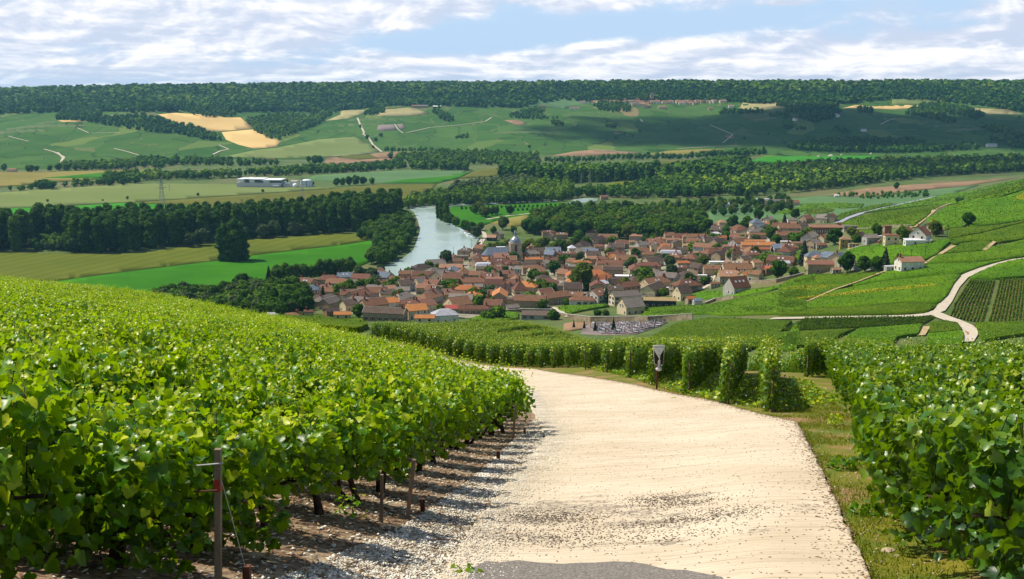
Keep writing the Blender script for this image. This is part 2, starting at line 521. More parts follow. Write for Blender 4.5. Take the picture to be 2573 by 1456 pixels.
M['dirt'] = mat_noise('dirt_track', (0.30, 0.22, 0.11), (0.42, 0.32, 0.18), 0.5, 0.95)
M['tar'] = mat_noise('grey_road', (0.22, 0.23, 0.25), (0.30, 0.31, 0.33), 0.5, 0.8)


def hill_mat():
    m, b = new_mat('hill_vineyards')
    tc = b.n('ShaderNodeTexCoord')
    v = tc.outputs['Object']
    wob = b.n('ShaderNodeTexNoise'); b.l(v, wob.inputs[0]); wob.inputs['Scale'].default_value = 0.004; wob.inputs['Detail'].default_value = 2
    vv = b.n('ShaderNodeVectorMath', operation='MULTIPLY_ADD')
    b.l(wob.outputs[1], vv.inputs[0]); vv.inputs[1].default_value = (140, 140, 0); b.l(v, vv.inputs[2])
    mp = b.mapping(vv.outputs[0], (1 / 62, 1 / 190, 1), (0, 0, 0.22))
    vo = b.n('ShaderNodeTexVoronoi', distance='CHEBYCHEV', feature='F1', voronoi_dimensions='2D'); b.l(mp, vo.inputs['Vector'])
    vo.inputs['Scale'].default_value = 1.0; vo.inputs['Randomness'].default_value = 0.8
    ve = b.n('ShaderNodeTexVoronoi', distance='CHEBYCHEV', feature='F2', voronoi_dimensions='2D'); b.l(mp, ve.inputs['Vector'])
    ve.inputs['Scale'].default_value = 1.0; ve.inputs['Randomness'].default_value = 0.8
    edge = b.m('SUBTRACT', ve.outputs['Distance'], vo.outputs['Distance'])
    sp = b.n('ShaderNodeSeparateColor'); b.l(vo.outputs['Color'], sp.inputs[0])
    col = b.mix(sp.outputs[0], (0.034, 0.090, 0.014), (0.055, 0.118, 0.022))
    col = b.mix(b.ss(sp.outputs[1], 0.86, 0.92), col, (0.115, 0.165, 0.035))
    col = b.mix(b.ss(sp.outputs[2], 0.985, 0.99), col, (0.20, 0.15, 0.075))
    n = b.noise(v, 0.012, 6, 0.6)
    col = b.mix(b.m('MULTIPLY', b.ss(n, 0.4, 0.7), 0.35), col, (0.10, 0.17, 0.04))
    line = b.m('SUBTRACT', 1.0, b.ss(edge, 0.0, 0.07))
    col = b.mix(b.m('MULTIPLY', line, 0.95), col, b.mix(b.ss(sp.outputs[1], 0.45, 0.5), (0.016, 0.042, 0.010), (0.12, 0.14, 0.05)))
    finish(b, col, 1.0, 0.02)
    return m


M['hill'] = hill_mat()

# ------------------------------------------------------------------ the ground sheet
def build_ground():
    S, D = np.meshgrid(SG, DG, indexing='ij')
    V = np.stack([S * D, D, ZT], -1).reshape(-1, 3)
    n, k = len(SG), len(DG)
    i, j = np.meshgrid(np.arange(n - 1), np.arange(k - 1), indexing='ij')
    a = (i * k + j).ravel()
    F = np.stack([a, a + k, a + k + 1, a + 1], 1)
    me = mesh_np('ground', V, F, M['ground'], smooth=True)
    tag(ob('ground', me), kind='structure')
    # the slope carries on behind the camera
    X, Y = np.meshgrid(np.linspace(-300, 300, 61), np.linspace(-150, 1.35, 31), indexing='ij')
    V = np.stack([X, Y, np.minimum(-2.14 - 0.21 * Y, 8)], -1).reshape(-1, 3)
    i, j = np.meshgrid(np.arange(60), np.arange(30), indexing='ij'); a = (i * 31 + j).ravel()
    tag(ob('slope', mesh_np('slope', V, np.stack([a, a + 31, a + 32, a + 1], 1), M['ground'], smooth=True)), kind='structure')


build_ground()

# far valley side, draped just above the ground sheet
hp = [(-380, 425), (0, 428), (350, 418), (560, 400), (800, 402), (960, 392), (1290, 388), (1650, 392), (2000, 395), (2573, 400), (2950, 400)]
w = [tuple(at(px, py, 0, 1500)[:2]) for px, py in dens_px(hp, 30, False)]
up = [(p[0] / p[1] * 4380, 4380) for p in w[::-1]]
tag(drape('hillside', w + up, 0.35, M['hill'], skip=2), kind='structure')


def field(name, pts, mat, off=0.5, skirt=0.4, dmin=150, step=14):
    o = drape(name, land_poly(pts, dmin, step), off, M[mat], skirt, skip=2)
    o['kind'] = 'structure'
    return o


# valley floor
field('meadow', [(-430, 628), (160, 638), (300, 641), (420, 628), (545, 608), (640, 602), (830, 588), (938, 588), (955, 600), (870, 615), (640, 642), (545, 656), (300, 686), (150, 706), (0, 716), (-430, 716)], 'meadow', 0.45)
field('green_field', [(152, 707), (300, 687), (545, 657), (640, 643), (870, 616), (955, 602), (975, 640), (900, 672), (840, 690), (640, 720), (400, 760), (250, 745), (100, 722)], 'green', 0.55)
field('bright_field', [(-430, 536), (150, 521), (310, 511), (440, 515), (548, 522), (560, 540), (420, 575), (-430, 590)], 'bright')
field('olive_field', [(-430, 529), (0, 526), (330, 509.5), (560, 494), (780, 479), (860, 473), (770, 468), (590, 464), (420, 462), (330, 463), (0, 485), (-430, 488)], 'olive')
field('brown_field', [(332, 511), (560, 495.5), (780, 480.5), (962, 464), (1098, 463), (1075, 490), (1020, 520), (880, 540), (600, 560), (560, 523), (440, 514)], 'brown_olive')
field('gold_field', [(-430, 476), (0, 472), (100, 462), (250, 450), (350, 442), (420, 434), (400, 428), (270, 429), (120, 433), (-430, 433)], 'gold')
field('green_strip', [(110, 448), (250, 436), (420, 430), (380, 440), (250, 450)], 'green', 0.8)
field('sage_field', [(760, 452), (800, 440), (1000, 429), (1180, 428), (1140, 446), (1100, 462), (960, 463), (800, 456)], 'sage')
field('bright_strip', [(960, 461), (1020, 452), (1130, 444), (1190, 430), (1150, 450), (1100, 461.5)], 'green', 0.8)
field('brown_strip', [(1150, 450), (1200, 428), (1290, 418), (1500, 414), (1700, 404), (1900, 400), (1800, 412), (1640, 426), (1400, 432), (1280, 442)], 'brown_olive')
field('far_bright_field', [(1870, 409), (1925, 394), (2215, 392), (2205, 406), (2000, 412)], 'bright')
field('clearing', [(1470, 486), (1500, 468), (1560, 456), (1690, 449), (1790, 444), (1750, 458), (1640, 470), (1560, 484), (1510, 492)], 'meadow')
field('park_lawn', [(1130, 562), (1132, 520), (1250, 516), (1390, 510), (1460, 512), (1400, 535), (1330, 548), (1240, 558), (1200, 574), (1160, 574)], 'green', 0.4)
field('dry_lawn', [(1232, 562), (1262, 552), (1325, 541), (1335, 560), (1300, 570)], 'gold', 0.45)
field('pasture', [(1770, 572), (1775, 535), (1850, 517), (1990, 522), (2090, 536), (2030, 552), (1900, 552), (1850, 565)], 'sage', 0.4)
field('red_soil_field', [(2080, 490), (2180, 474), (2290, 465), (2460, 455), (2560, 447), (2440, 466), (2300, 480), (2190, 496)], 'soil', 0.5, dmin=1200)
field('valley_field', [(1930, 512), (2000, 500), (2080, 492), (2190, 498), (2300, 482), (2460, 466), (2380, 492), (2250, 520), (2120, 545), (2060, 532)], 'sage', 0.45, dmin=900)
# far side
field('wheat_field', [(397, 289), (440, 285), (520, 290), (575, 297), (604, 296), (622, 312), (644, 324), (556, 332), (500, 330), (455, 315)], 'wheat', 1.0, dmin=2300)
field('wheat_field', [(557, 333.5), (645, 325.5), (672, 340), (706, 358), (694, 371), (640, 375), (600, 365), (568, 352)], 'wheat', 1.0, dmin=2300)
field('wheat_field', [(146, 304), (205, 302.5), (203, 307), (160, 308)], 'wheat', 1.0, dmin=2300)
field('wheat_field', [(2118, 273), (2150, 265), (2240, 266), (2312, 264), (2316, 271), (2250, 276), (2180, 274)], 'wheat', 1.0, dmin=2300)
field('olive_hill_field', [(560, 396), (640, 379), (700, 372), (800, 352), (890, 345), (908, 352), (958, 380), (905, 391), (820, 397), (700, 399)], 'olive', 1.0, dmin=2200)
field('dry_pasture', ZG((150, 320), (330, 250), (340, 200), (660, 190), (600, 230), (420, 290)), 'straw', 1.0, dmin=2300)
field('dry_pasture', ZG((740, 265), (830, 190), (1150, 165), (1350, 230), (1200, 255), (950, 265)), 'straw', 1.0, dmin=2300)
field('hill_meadow', ZG((590, 180), (660, 120), (860, 85), (1050, 100), (1090, 150), (900, 185), (700, 200)), 'olive', 1.2, dmin=2300)
field('hill_meadow', [(1328, 268), (1345, 250), (1400, 244), (1480, 250), (1500, 262), (1420, 274)], 'sage', 1.2, dmin=2300)
field('bare_plot', ZG((745, 425), (760, 365), (955, 357), (990, 415), (850, 430)), 'purple', 1.0, dmin=2300)
field('bare_plot', ZG((970, 358), (1040, 352), (1075, 395), (1020, 418)), 'purple', 1.0, dmin=2300)
field('ploughed_plot', ZG((660, 695), (900, 672), (1390, 668), (1250, 690), (960, 735), (780, 745)), 'soil', 0.9, dmin=1500)
field('ploughed_plot', ZG((150, 800), (180, 725), (280, 725), (540, 760), (900, 740), (930, 765), (500, 800), (300, 815)), 'soil', 0.7, dmin=1500)
field('green_plot', ZG((300, 735), (380, 715), (660, 697), (770, 745), (560, 758)), 'brown_olive', 0.9, dmin=1500)
field('bare_plot', ZI((210, 378), (340, 372), (420, 410), (340, 425)), 'soil', 1.0, dmin=2300)
field('ploughed_plot', ZI((640, 700), (860, 660), (1050, 645), (1480, 670), (1300, 690), (900, 705)), 'soil', 0.9, dmin=1500)
field('ploughed_plot', ZI((2215, 520), (2280, 508), (2310, 530), (2280, 552)), 'soil', 1.0, dmin=2300)
field('dry_pasture', ZH((290, 192), (560, 182), (830, 190), (830, 208), (600, 240), (400, 262), (260, 240)), 'straw', 1.0, dmin=2300)
field('hill_meadow', ZH((1500, 210), (1500, 168), (1620, 160), (1950, 188), (1920, 205)), 'olive', 1.2, dmin=2300)
field('dry_pasture', ZH((1930, 212), (2150, 235), (2450, 250), (2573, 290), (2300, 288), (2050, 235)), 'straw', 1.0, dmin=2300)
field('tan_strip', ZI((1500, 690), (1700, 655), (2000, 640), (2250, 640), (1900, 690)), 'gold', 0.7, dmin=1500)

# paths on the far side and in the valley
FARP = [([(150, 418), (158, 398), (145, 385)], 7), (ZG((525, 285), (560, 370), (600, 450), (590, 470), (655, 515), (700, 590), (800, 672)), 8),
        (ZG((240, 722), (420, 700), (800, 675), (1390, 668)), 7), (ZG((950, 358), (990, 420), (1045, 460), (1200, 430), (1350, 395), (1700, 365), (1980, 325), (2050, 280)), 6),
        (ZI((1300, 505), (1340, 520), (1470, 533)), 7), (ZI((2080, 420), (2200, 470), (2290, 510), (2200, 585)), 6),
        (ZI((1780, 638), (2050, 622), (2350, 608)), 7), (ZH((350, 340), (560, 318)), 6), (ZH((1410, 372), (1470, 340), (1520, 325)), 7),
        (ZH((1330, 420), (1700, 416)), 5), (ZJ((310, 455), (380, 475), (450, 510), (415, 565)), 7), (ZJ((800, 450), (900, 475), (985, 502)), 6),
        (ZJ((1490, 492), (1540, 468), (1600, 455), (1530, 425)), 7), (ZJ((540, 305), (620, 340)), 5), (ZJ((640, 342), (840, 338)), 5), (ZJ((60, 365), (200, 400)), 5),
        (ZI((1450, 370), (1470, 395)), 8), (ZI((1000, 640), (1480, 690)), 4)]
for pts, wd in FARP:
    road('farm_track', pts, wd * .62, 1.5, M['chalk'], 1500)
road('lane', ZF((1370, 590), (1530, 560), (1730, 530), (2130, 490)), 4, 0.6, M['chalk'], 800)
road('lane', ZF((1215, 1030), (1260, 985), (1290, 930), (1340, 860), (1330, 800), (1290, 775)), 5.0, 0.6, M['chalk'], 700)
road('main_road', ZD((530, 228), (600, 190), (740, 140), (900, 100), (1050, 68), (1220, 32), (1400, -8)), 7, 0.7, M['tar'], 760)

# ------------------------------------------------------------------ the river
def water_mat():
    m, b = new_mat('river_water')
    tc = b.n('ShaderNodeTexCoord')
    n = b.noise(b.mapping(tc.outputs['Object'], (0.35, 0.9, 1)), 1.0, 4, 0.6)
    n2 = b.noise(tc.outputs['Object'], 0.02, 3, 0.6)
    col = b.mix(b.ss(n2, 0.4, 0.6), (0.25, 0.34, 0.30), (0.30, 0.38, 0.34))
    finish(b, col, b.m('MULTIPLY_ADD', b.ss(n2, 0.42, 0.6), 0.10, 0.22), 0.5, n, 0.05, 0.10)
    return m


M['water'] = water_mat()
riv = [(1022, 522), (1040, 535), (1050, 556), (1056, 580), (1048, 606), (1038, 630), (1010, 652), (975, 666), (945, 682), (930, 706),
       (985, 700), (1060, 672), (1120, 656), (1170, 640), (1192, 622), (1204, 600), (1180, 590), (1160, 576), (1128, 562), (1108, 546), (1096, 527), (1140, 519), (1250, 514), (1400, 508), (1400, 504), (1250, 509), (1100, 517)]
tag(drape('river', land_poly(riv, 700, 9), 0.25, M['water'], skip=2, flat=-149.45), kind='structure')
riv2 = [(1425, 516), (1440, 503), (1470, 499), (1505, 501), (1500, 506), (1460, 512)]
tag(drape('river', land_poly(riv2, 900, 9), 0.25, M['water'], skip=2, flat=-149.4), kind='structure')
tag(drape('quarry_pond', land_poly(ZG((560, 808), (700, 798), (840, 790), (960, 788), (900, 800), (760, 812)), 900, 9), 0.25, M['water'], skip=2, flat=-149.0), kind='structure')
tag(drape('quarry_pond', land_poly(ZI((1300, 690), (1330, 680), (1480, 678), (1500, 690)), 900, 9), 0.25, M['water'], skip=2, flat=-149.0), kind='structure')
# ------------------------------------------------------------------ the lane and its verges
rng = np.random.default_rng(7)
random.seed(7)


def near(px, py): return tuple(at(px, py, 0, 3.0)[:2])


def concrete_mat():
    m, b = new_mat('concrete')
    tc = b.n('ShaderNodeTexCoord'); v = tc.outputs['Object']
    broom = b.noise(b.mapping(v, (1.2, 26, 1), (0, 0, 0.10)), 1.0, 5, 0.7)
    patch = b.noise(v, 0.45, 5, 0.6)
    spk = b.noise(v, 34, 3, 0.6)
    streak = b.noise(b.mapping(v, (0.35, 5.5, 1), (0, 0, 0.08)), 1.0, 6, 0.72)
    worn = b.noise(b.mapping(v, (0.9, 1.7, 1), (0, 0, 0.05)), 1.0, 6, 0.68)
    col = b.mix(b.ss(patch, 0.3, 0.7), (0.50, 0.415, 0.295), (0.62, 0.53, 0.40))
    col = b.mix(b.m('MULTIPLY', b.ss(broom, 0.47, 0.68), 0.8), col, (0.34, 0.265, 0.175))
    col = b.mix(b.m('MULTIPLY', b.ss(streak, 0.50, 0.72), 0.7), col, (0.36, 0.285, 0.19))
    col = b.mix(b.m('MULTIPLY', b.ss(spk, 0.63, 0.70), 0.6), col, (0.27, 0.19, 0.11))
    sp = b.n('ShaderNodeSeparateXYZ'); b.l(v, sp.inputs[0])
    # worn through to grey aggregate where the tyres turn, at the near end of the slab
    wx = b.m('MULTIPLY', b.m('SUBTRACT', sp.outputs[0], 0.9), 0.52); wy = b.m('MULTIPLY', b.m('SUBTRACT', sp.outputs[1], 11.0), 0.55)
    near_ = b.m('POWER', 2.718, b.m('MULTIPLY', b.m('ADD', b.m('MULTIPLY', wx, wx), b.m('MULTIPLY', wy, wy)), -1.0))
    wf = b.ss(b.m('ADD', worn, b.m('MULTIPLY', near_, 0.20)), 0.66, 0.72)
    wf = b.m('MULTIPLY', wf, b.ss(b.noise(v, 20, 3, 0.7), 0.42, 0.56))
    col = b.mix(wf, col, (0.22, 0.18, 0.14))
    bump = b.m('ADD', b.m('MULTIPLY', broom, 0.7), b.m('MULTIPLY', spk, 0.5))
    finish(b, col, 0.92, 0.15, bump, 0.012, 0.55)
    return m


M['concrete'] = concrete_mat()
M['asphalt'] = mat_noise('asphalt', (0.12, 0.105, 0.09), (0.26, 0.235, 0.21), 45, 0.95, 4, bump_s=0.6, bump_d=0.01, lo=0.38, hi=0.68)
M['gravel_bed'] = mat_noise('gravel_bed', (0.30, 0.25, 0.17), (0.62, 0.56, 0.45), 24, 0.95, 5, bump_s=0.7, bump_d=0.02, c2=(0.24, 0.17, 0.10), scale2=2.0)
M['mulch'] = mat_noise('mulch', (0.085, 0.050, 0.028), (0.30, 0.20, 0.12), 14, 0.95, 6, bump_s=0.7, bump_d=0.03, c2=(0.36, 0.29, 0.19), scale2=3.0)
M['verge'] = mat_noise('verge', (0.155, 0.140, 0.010), (0.075, 0.115, 0.008), 1.6, 0.95, 8, bump_s=0.7, bump_d=0.03, c2=(0.25, 0.15, 0.07), scale2=0.7)
M['stone'] = mat_noise('white_stone', (0.52, 0.47, 0.37), (0.78, 0.73, 0.62), 3, 0.9, 4, coord='Object')
M['chip'] = mat_noise('wood_chip', (0.10, 0.055, 0.03), (0.42, 0.28, 0.16), 5, 0.9, 3)
M['chip_tan'] = mat_noise('tan_stone', (0.30, 0.22, 0.13), (0.50, 0.41, 0.28), 3, 0.9, 4)
M['grit'] = mat_noise('dark_grit', (0.05, 0.035, 0.025), (0.20, 0.16, 0.12), 3, 0.9, 4)
M['bark'] = mat_noise('vine_bark', (0.020, 0.013, 0.009), (0.075, 0.048, 0.030), 14, 0.95, 6, bump_s=0.8, bump_d=0.02, stretch=(1, 1, 0.25))
M['post'] = mat_noise('weathered_wood', (0.11, 0.080, 0.055), (0.25, 0.19, 0.135), 8, 0.9, 6, stretch=(1, 1, 0.12), objvar=0.2)
M['steel'] = mat_noise('galvanised_wire', (0.34, 0.34, 0.33), (0.5, 0.5, 0.48), 10, 0.5, 2, spec=0.6)
M['rust'] = mat_noise('rusty_steel', (0.06, 0.022, 0.014), (0.14, 0.055, 0.03), 9, 0.8, 4)
M['red_paint'] = mat_plain('red_paint', (0.28, 0.03, 0.02), 0.6)
M['vine'] = mat_leaf('vine_leaves', (0.007, 0.044, 0.001), (0.066, 0.200, 0.002), (0.50, 0.54, 0.010), (0.42, 0.66, 0.002), 0.37, 0.38, 0.36, 0.18)
M['vine_mid'] = mat_leaf('vine_leaves_clipped', (0.014, 0.055, 0.002), (0.062, 0.170, 0.004), (0.34, 0.38, 0.012), (0.34, 0.50, 0.003), 0.26, 0.36, 0.36, 0.14)  # clipped rows: darker colour put in for their shaded sides
M['vine_blue'] = mat_leaf('vine_leaves_glossy', (0.012, 0.054, 0.003), (0.054, 0.150, 0.005), (0.26, 0.34, 0.014), (0.26, 0.46, 0.004), 0.32, 0.38, 0.55, 0.14)  # deeper, less yellow green with a stronger gloss

W_near = [near(*p) for p in [(500, 1470), (560, 1478), (780, 1385), (1020, 1302), (1160, 1200), (1285, 1098)]]
EDGE_L = [(-4.4, 3.2)] + [(x - .25, y) for x, y in W_near] + [(0.25, 21.0), (-0.2, 24.5), (-1.9, 29.5), (-4.4, 43), (-7.2, 52), (-17.5, 80), (-30, 97)]
road_px_l = [(1050, 1700), (1100, 1470), (1180, 1345), (1290, 1205), (1375, 1108), (1345, 1050), (1318, 985)]
road_px_r = [(1345, 929), (1440, 944), (1510, 955), (1600, 971), (1660, 986), (1800, 1014), (1900, 1043), (2000, 1068), (2045, 1150), (2090, 1250), (2135, 1352), (2185, 1462), (2270, 1700)]
RL = [near(*p) for p in road_px_l]; RR = [near(*p) for p in road_px_r]


def wdens(poly, step):
    out = []
    for i, p in enumerate(poly):
        q = poly[(i + 1) % len(poly)]; k = max(1, int(math.hypot(q[0] - p[0], q[1] - p[1]) / step))
        out += [(p[0] + (q[0] - p[0]) * t / k, p[1] + (q[1] - p[1]) * t / k) for t in range(k)]
    return out


far_l = [(-0.2, 31), (-2.2, 44), (-5, 54), (-10, 70), (-14.5, 84), (-22, 97), (-40, 112)]
far_r = [(-38, 117), (-18, 101), (-10.5, 88), (-5.0, 76), (0.0, 67)]
rj = random.Random(4)
slab = [(x + rj.uniform(-.022, .022), y + rj.uniform(-.03, .03)) for x, y in wdens(RL + far_l + far_r + RR, 0.22)]
o = drape('lane', slab, 0.055, M['concrete'], 0.2); o['kind'] = 'structure'
asp = [near(*p) for p in [(1165, 1478), (1195, 1444), (1222, 1428), (1300, 1427), (1400, 1431), (1500, 1428), (1600, 1430), (1650, 1440), (1720, 1450), (1790, 1462), (1850, 1490), (1880, 1700), (1120, 1700)]]
rag = [(x + random.uniform(-.03, .03), y + random.uniform(-.05, .05)) for x, y in wdens(asp, 0.12)]
o = drape('asphalt_patch', rag, 0.061, M['asphalt']); o['kind'] = 'structure'
grav = [near(*p) for p in [(560, 1700), (640, 1490), (800, 1420), (930, 1365), (1040, 1312), (1120, 1255), (1200, 1195), (1290, 1110), (1320, 1080), (1350, 1050), (1378, 1108), (1292, 1206), (1182, 1346), (1100, 1472), (1060, 1700)]]
o = drape('gravel_shoulder', wdens(grav, 0.5), 0.022, M['gravel_bed']); o['kind'] = 'structure'
soil = EDGE_L + [(-60, 97), (-60, 40), (-25, 3)]
soil = [(x + (0.62 if i < 6 else (1.7 if i < 12 else .8)), y) for i, (x, y) in enumerate(soil)]
o = drape('vineyard_soil', wdens(soil, 1.5), 0.012, M['mulch']); o['kind'] = 'structure'
verge = [(1.8, 3.0), (2.3, 8), (3.2, 14), (4.0, 19), (3.5, 30), (2.5, 50), (0, 62), (-11, 87), (-8, 96), (10, 75), (22, 60), (30, 45), (16, 10), (10, 3)]
o = drape('verge', wdens(verge, 1.0), 0.008, M['verge']); o['kind'] = 'structure'

# ------------------------------------------------------------------ vine leaves and plants
_half = [(0.0, 0.02), (0.20, -0.17), (0.42, -0.15), (0.53, 0.03), (0.50, 0.14), (0.61, 0.28), (0.54, 0.44), (0.40, 0.52), (0.31, 0.70), (0.0, 0.93)]
_out = _half + [(-x, y) for x, y in _half[-2:0:-1]]
LEAF = np.array([(0.0, 0.25)] + _out)
LEAF_F = np.array([(0, 1 + i, 1 + (i + 1) % len(_out)) for i in range(len(_out))])
LEAF_Z = 0.34 * np.abs(LEAF[:, 0]) - 0.42 * LEAF[:, 1] ** 2 + np.where(np.arange(len(LEAF)) % 2 == 0, 0.03, -0.03)
KITE = np.array([(0, -0.1), (0.5, 0.2), (0, 0.35), (-0.5, 0.2), (0, 0.9), (0.42, 0.55), (-0.42, 0.55)])
KITE_F = np.array([(0, 1, 2), (0, 2, 3), (1, 5, 2), (5, 4, 2), (4, 6, 2), (6, 3, 2)])
KITE_Z = 0.25 * np.abs(KITE[:, 0]) - 0.2 * KITE[:, 1] ** 2
QUAD = np.array([(0, -0.05), (0.5, 0.4), (0, 0.95), (-0.5, 0.4)]); QUAD_F = np.array([(0, 1, 2, 3)]); QUAD_Z = np.array([0, .12, -.1, .12])


def frames(nrm, tip):
    nrm = nrm / np.linalg.norm(nrm, axis=1, keepdims=True)
    t = tip - nrm * (tip * nrm).sum(1, keepdims=True); t /= np.linalg.norm(t, axis=1, keepdims=True) + 1e-9
    return np.cross(t, nrm), t, nrm


def leaf_mesh(name, pos, nrm, tip, size, tint, shape, mat):
    L2, LF, LZ = shape
    u, t, n = frames(nrm, tip)
    k = len(L2)
    V = pos[:, None, :] + size[:, None, None] * (L2[None, :, 0, None] * u[:, None, :] + L2[None, :, 1, None] * t[:, None, :] + LZ[None, :, None] * n[:, None, :])
    F = (LF[None] + (np.arange(len(pos)) * k)[:, None, None]).reshape(-1, LF.shape[1])
    T = np.repeat(tint, k)
    return mesh_np(name, V.reshape(-1, 3), F, mat, T)


def vine_leaves(r, n, size, width, z0, z1, length, shell=0.42, shoots=7):
    """positions, normals, tips, sizes and tints of one plant's leaves, row along x"""
    x = r.uniform(-length / 2, length / 2, n)
    a = r.uniform(0, 2 * np.pi, n); rad = r.uniform(0, 1, n) ** shell
    zc, zh = (z0 + z1) / 2, (z1 - z0) / 2
    sq = 1 / np.maximum(np.abs(np.cos(a)), np.abs(np.sin(a))) ** 0.6
    lump = 1 + 0.16 * np.sin(x * 5.1 + r.uniform(0, 6)) * np.sin(a * 2 + r.uniform(0, 6))
    y = np.cos(a) * rad * sq * width / 2 * lump; z = zc + np.sin(a) * rad * sq * zh * lump; z = z0 + (z1 - z0) * np.clip((z - z0) / (z1 - z0), 0, 1.1) ** .8
    nrm = np.stack([r.normal(0, .62, n), np.cos(a) * 0.9 + r.normal(0, .6, n), np.sin(a) * 0.5 + 0.45 + r.normal(0, .5, n)], 1)
    tip = np.stack([r.normal(0, .6, n), np.cos(a) * .5 + r.normal(0, .5, n), -0.9 + r.normal(0, .35, n)], 1)
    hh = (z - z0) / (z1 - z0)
    tint = np.clip(0.12 + 0.52 * hh + 0.12 * (rad - .6) + r.normal(0, .18, n) + (r.uniform(0, 1, n) < 0.10) * 0.32, 0, 1)  # low and inner leaves tinted dark like shade; upper ones young and yellower
    sz = size * r.uniform(0.7, 1.25, n)
    P = [np.stack([x, y, z], 1)]; N = [nrm]; T = [tip]; S = [sz]; C = [tint]
    for _ in range(shoots):
        k = 8; x0 = r.uniform(-length / 2, length / 2); y0 = r.normal(0, width * .22); hgt = r.uniform(.08, .36); lean = r.normal(0, .22, 2)
        q = np.linspace(0, 1, k)
        P.append(np.stack([x0 + lean[0] * q + r.normal(0, .04, k), y0 + lean[1] * q + r.normal(0, .04, k), z1 - .08 + hgt * q], 1))
        N.append(np.stack([r.normal(0, .6, k), r.normal(0, .6, k), r.uniform(.3, 1, k)], 1)); T.append(np.stack([r.normal(0, 1, k), r.normal(0, 1, k), r.normal(-.3, .4, k)], 1))
        S.append(size * np.linspace(.85, .38, k) * r.uniform(.8, 1.2, k)); C.append(np.clip(.60 + .40 * q + r.normal(0, .1, k), 0, 1))
    return [np.concatenate(v) for v in (P, N, T, S, C)]


def vine_variant(name, seed, n, size, width, z0, z1, length, shape, mat, shoots=7, shell=.42):
    r = np.random.default_rng(seed)
    return leaf_mesh(name, *vine_leaves(r, n, size, width, z0, z1, length, shell, shoots), shape, mat)


LOBED, KITEL, QUADL = (LEAF, LEAF_F, LEAF_Z), (KITE, KITE_F, KITE_Z), (QUAD, QUAD_F, QUAD_Z)
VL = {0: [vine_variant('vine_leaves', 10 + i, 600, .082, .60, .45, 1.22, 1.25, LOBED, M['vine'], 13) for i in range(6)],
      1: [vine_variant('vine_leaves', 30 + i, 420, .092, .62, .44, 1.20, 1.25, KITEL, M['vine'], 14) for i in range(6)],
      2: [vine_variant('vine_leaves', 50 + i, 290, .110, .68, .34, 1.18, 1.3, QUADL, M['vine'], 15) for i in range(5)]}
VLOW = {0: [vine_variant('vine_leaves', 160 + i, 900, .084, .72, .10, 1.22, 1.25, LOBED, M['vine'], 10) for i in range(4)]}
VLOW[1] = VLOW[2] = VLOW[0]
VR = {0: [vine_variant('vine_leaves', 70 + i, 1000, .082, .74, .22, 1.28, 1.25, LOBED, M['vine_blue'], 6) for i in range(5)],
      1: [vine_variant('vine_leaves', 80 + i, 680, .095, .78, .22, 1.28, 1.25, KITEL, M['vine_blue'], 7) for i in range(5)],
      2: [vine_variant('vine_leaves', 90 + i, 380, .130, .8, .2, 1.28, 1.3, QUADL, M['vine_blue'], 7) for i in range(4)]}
VM = {1: [vine_variant('vine_leaves', 110 + i, 760, .088, .33, .12, 1.40, 1.2, KITEL, M['vine_mid'], 7, .40) for i in range(6)],
      2: [vine_variant('vine_leaves', 130 + i, 400, .118, .42, .12, 1.40, 1.2, QUADL, M['vine_mid'], 6, .40) for i in range(5)]}


def trunk_mesh(seed):
    r = random.Random(seed); m = MB()
    lx, ly = r.uniform(-.12, .12), r.uniform(-.10, .10)
    m.path([(0, 0, -.06), (lx * .1, ly * .2, .04), (lx * .5, ly * .6, .20), (lx, ly, .42), (lx * 1.2, ly * 1.1, .52)], [.062, .050, .036, .034, .030])
    if r.random() < .7: m.path([(.03, .02, -.05), (lx + .10, ly + .03, .22), (lx + .14, ly, .60)], [.035, .022, .016])
    m.path([(lx, ly, .44), (lx + .3, ly + .02, .56), (lx + .55, ly, .58)], [.026, .018, .012], 5)
    m.path([(lx, ly, .46), (lx - .25, ly - .02, .56), (lx - .45, ly, .6)], [.024, .016, .010], 5)
    for _ in range(5):
        x = r.uniform(-.5, .5); m.path([(x, 0, .55), (x + r.uniform(-.08, .08), r.uniform(-.1, .1), .9), (x + r.uniform(-.12, .12), r.uniform(-.14, .14), 1.28)], [.007, .005, .003], 4)
    return m.mesh('trunk', M['bark'], True)


TRUNK = [trunk_mesh(i) for i in range(8)]
LEAFOBJ = []
for i in range(10):
    tt = [.26, .34, .40, .46, .5, .55, .6, .68, .8, .95][i]
    LEAFOBJ.append(leaf_mesh('leaf', np.zeros((1, 3)), np.array([[0, 0, 1.]]), np.array([[0, 1., 0]]), np.array([1.0]), np.array([tt]), LOBED, M['vine']))
LEAFOBJ_R = []
for me_ in LEAFOBJ:
    c = me_.copy(); c.materials.clear(); c.materials.append(M['vine_blue']); LEAFOBJ_R.append(c)


def hand_leaves(vine, r, n, width, z0, z1, pool, towards):
    """single leaves on the plant's side and top, each its own object"""
    P, N, T, S, C = vine_leaves(r, n, .086, width * 1.12, z0, z1 + .04, 1.2, .12, 0)
    U, Tt, Nn = frames(N, T)
    for i in range(n):
        mat = Matrix(((U[i, 0], Tt[i, 0], Nn[i, 0]), (U[i, 1], Tt[i, 1], Nn[i, 1]), (U[i, 2], Tt[i, 2], Nn[i, 2])))
        ob('leaf', pool[min(9, int(C[i] * 11))], vine, P[i], scl=(S[i],) * 3, rot=mat.to_euler())


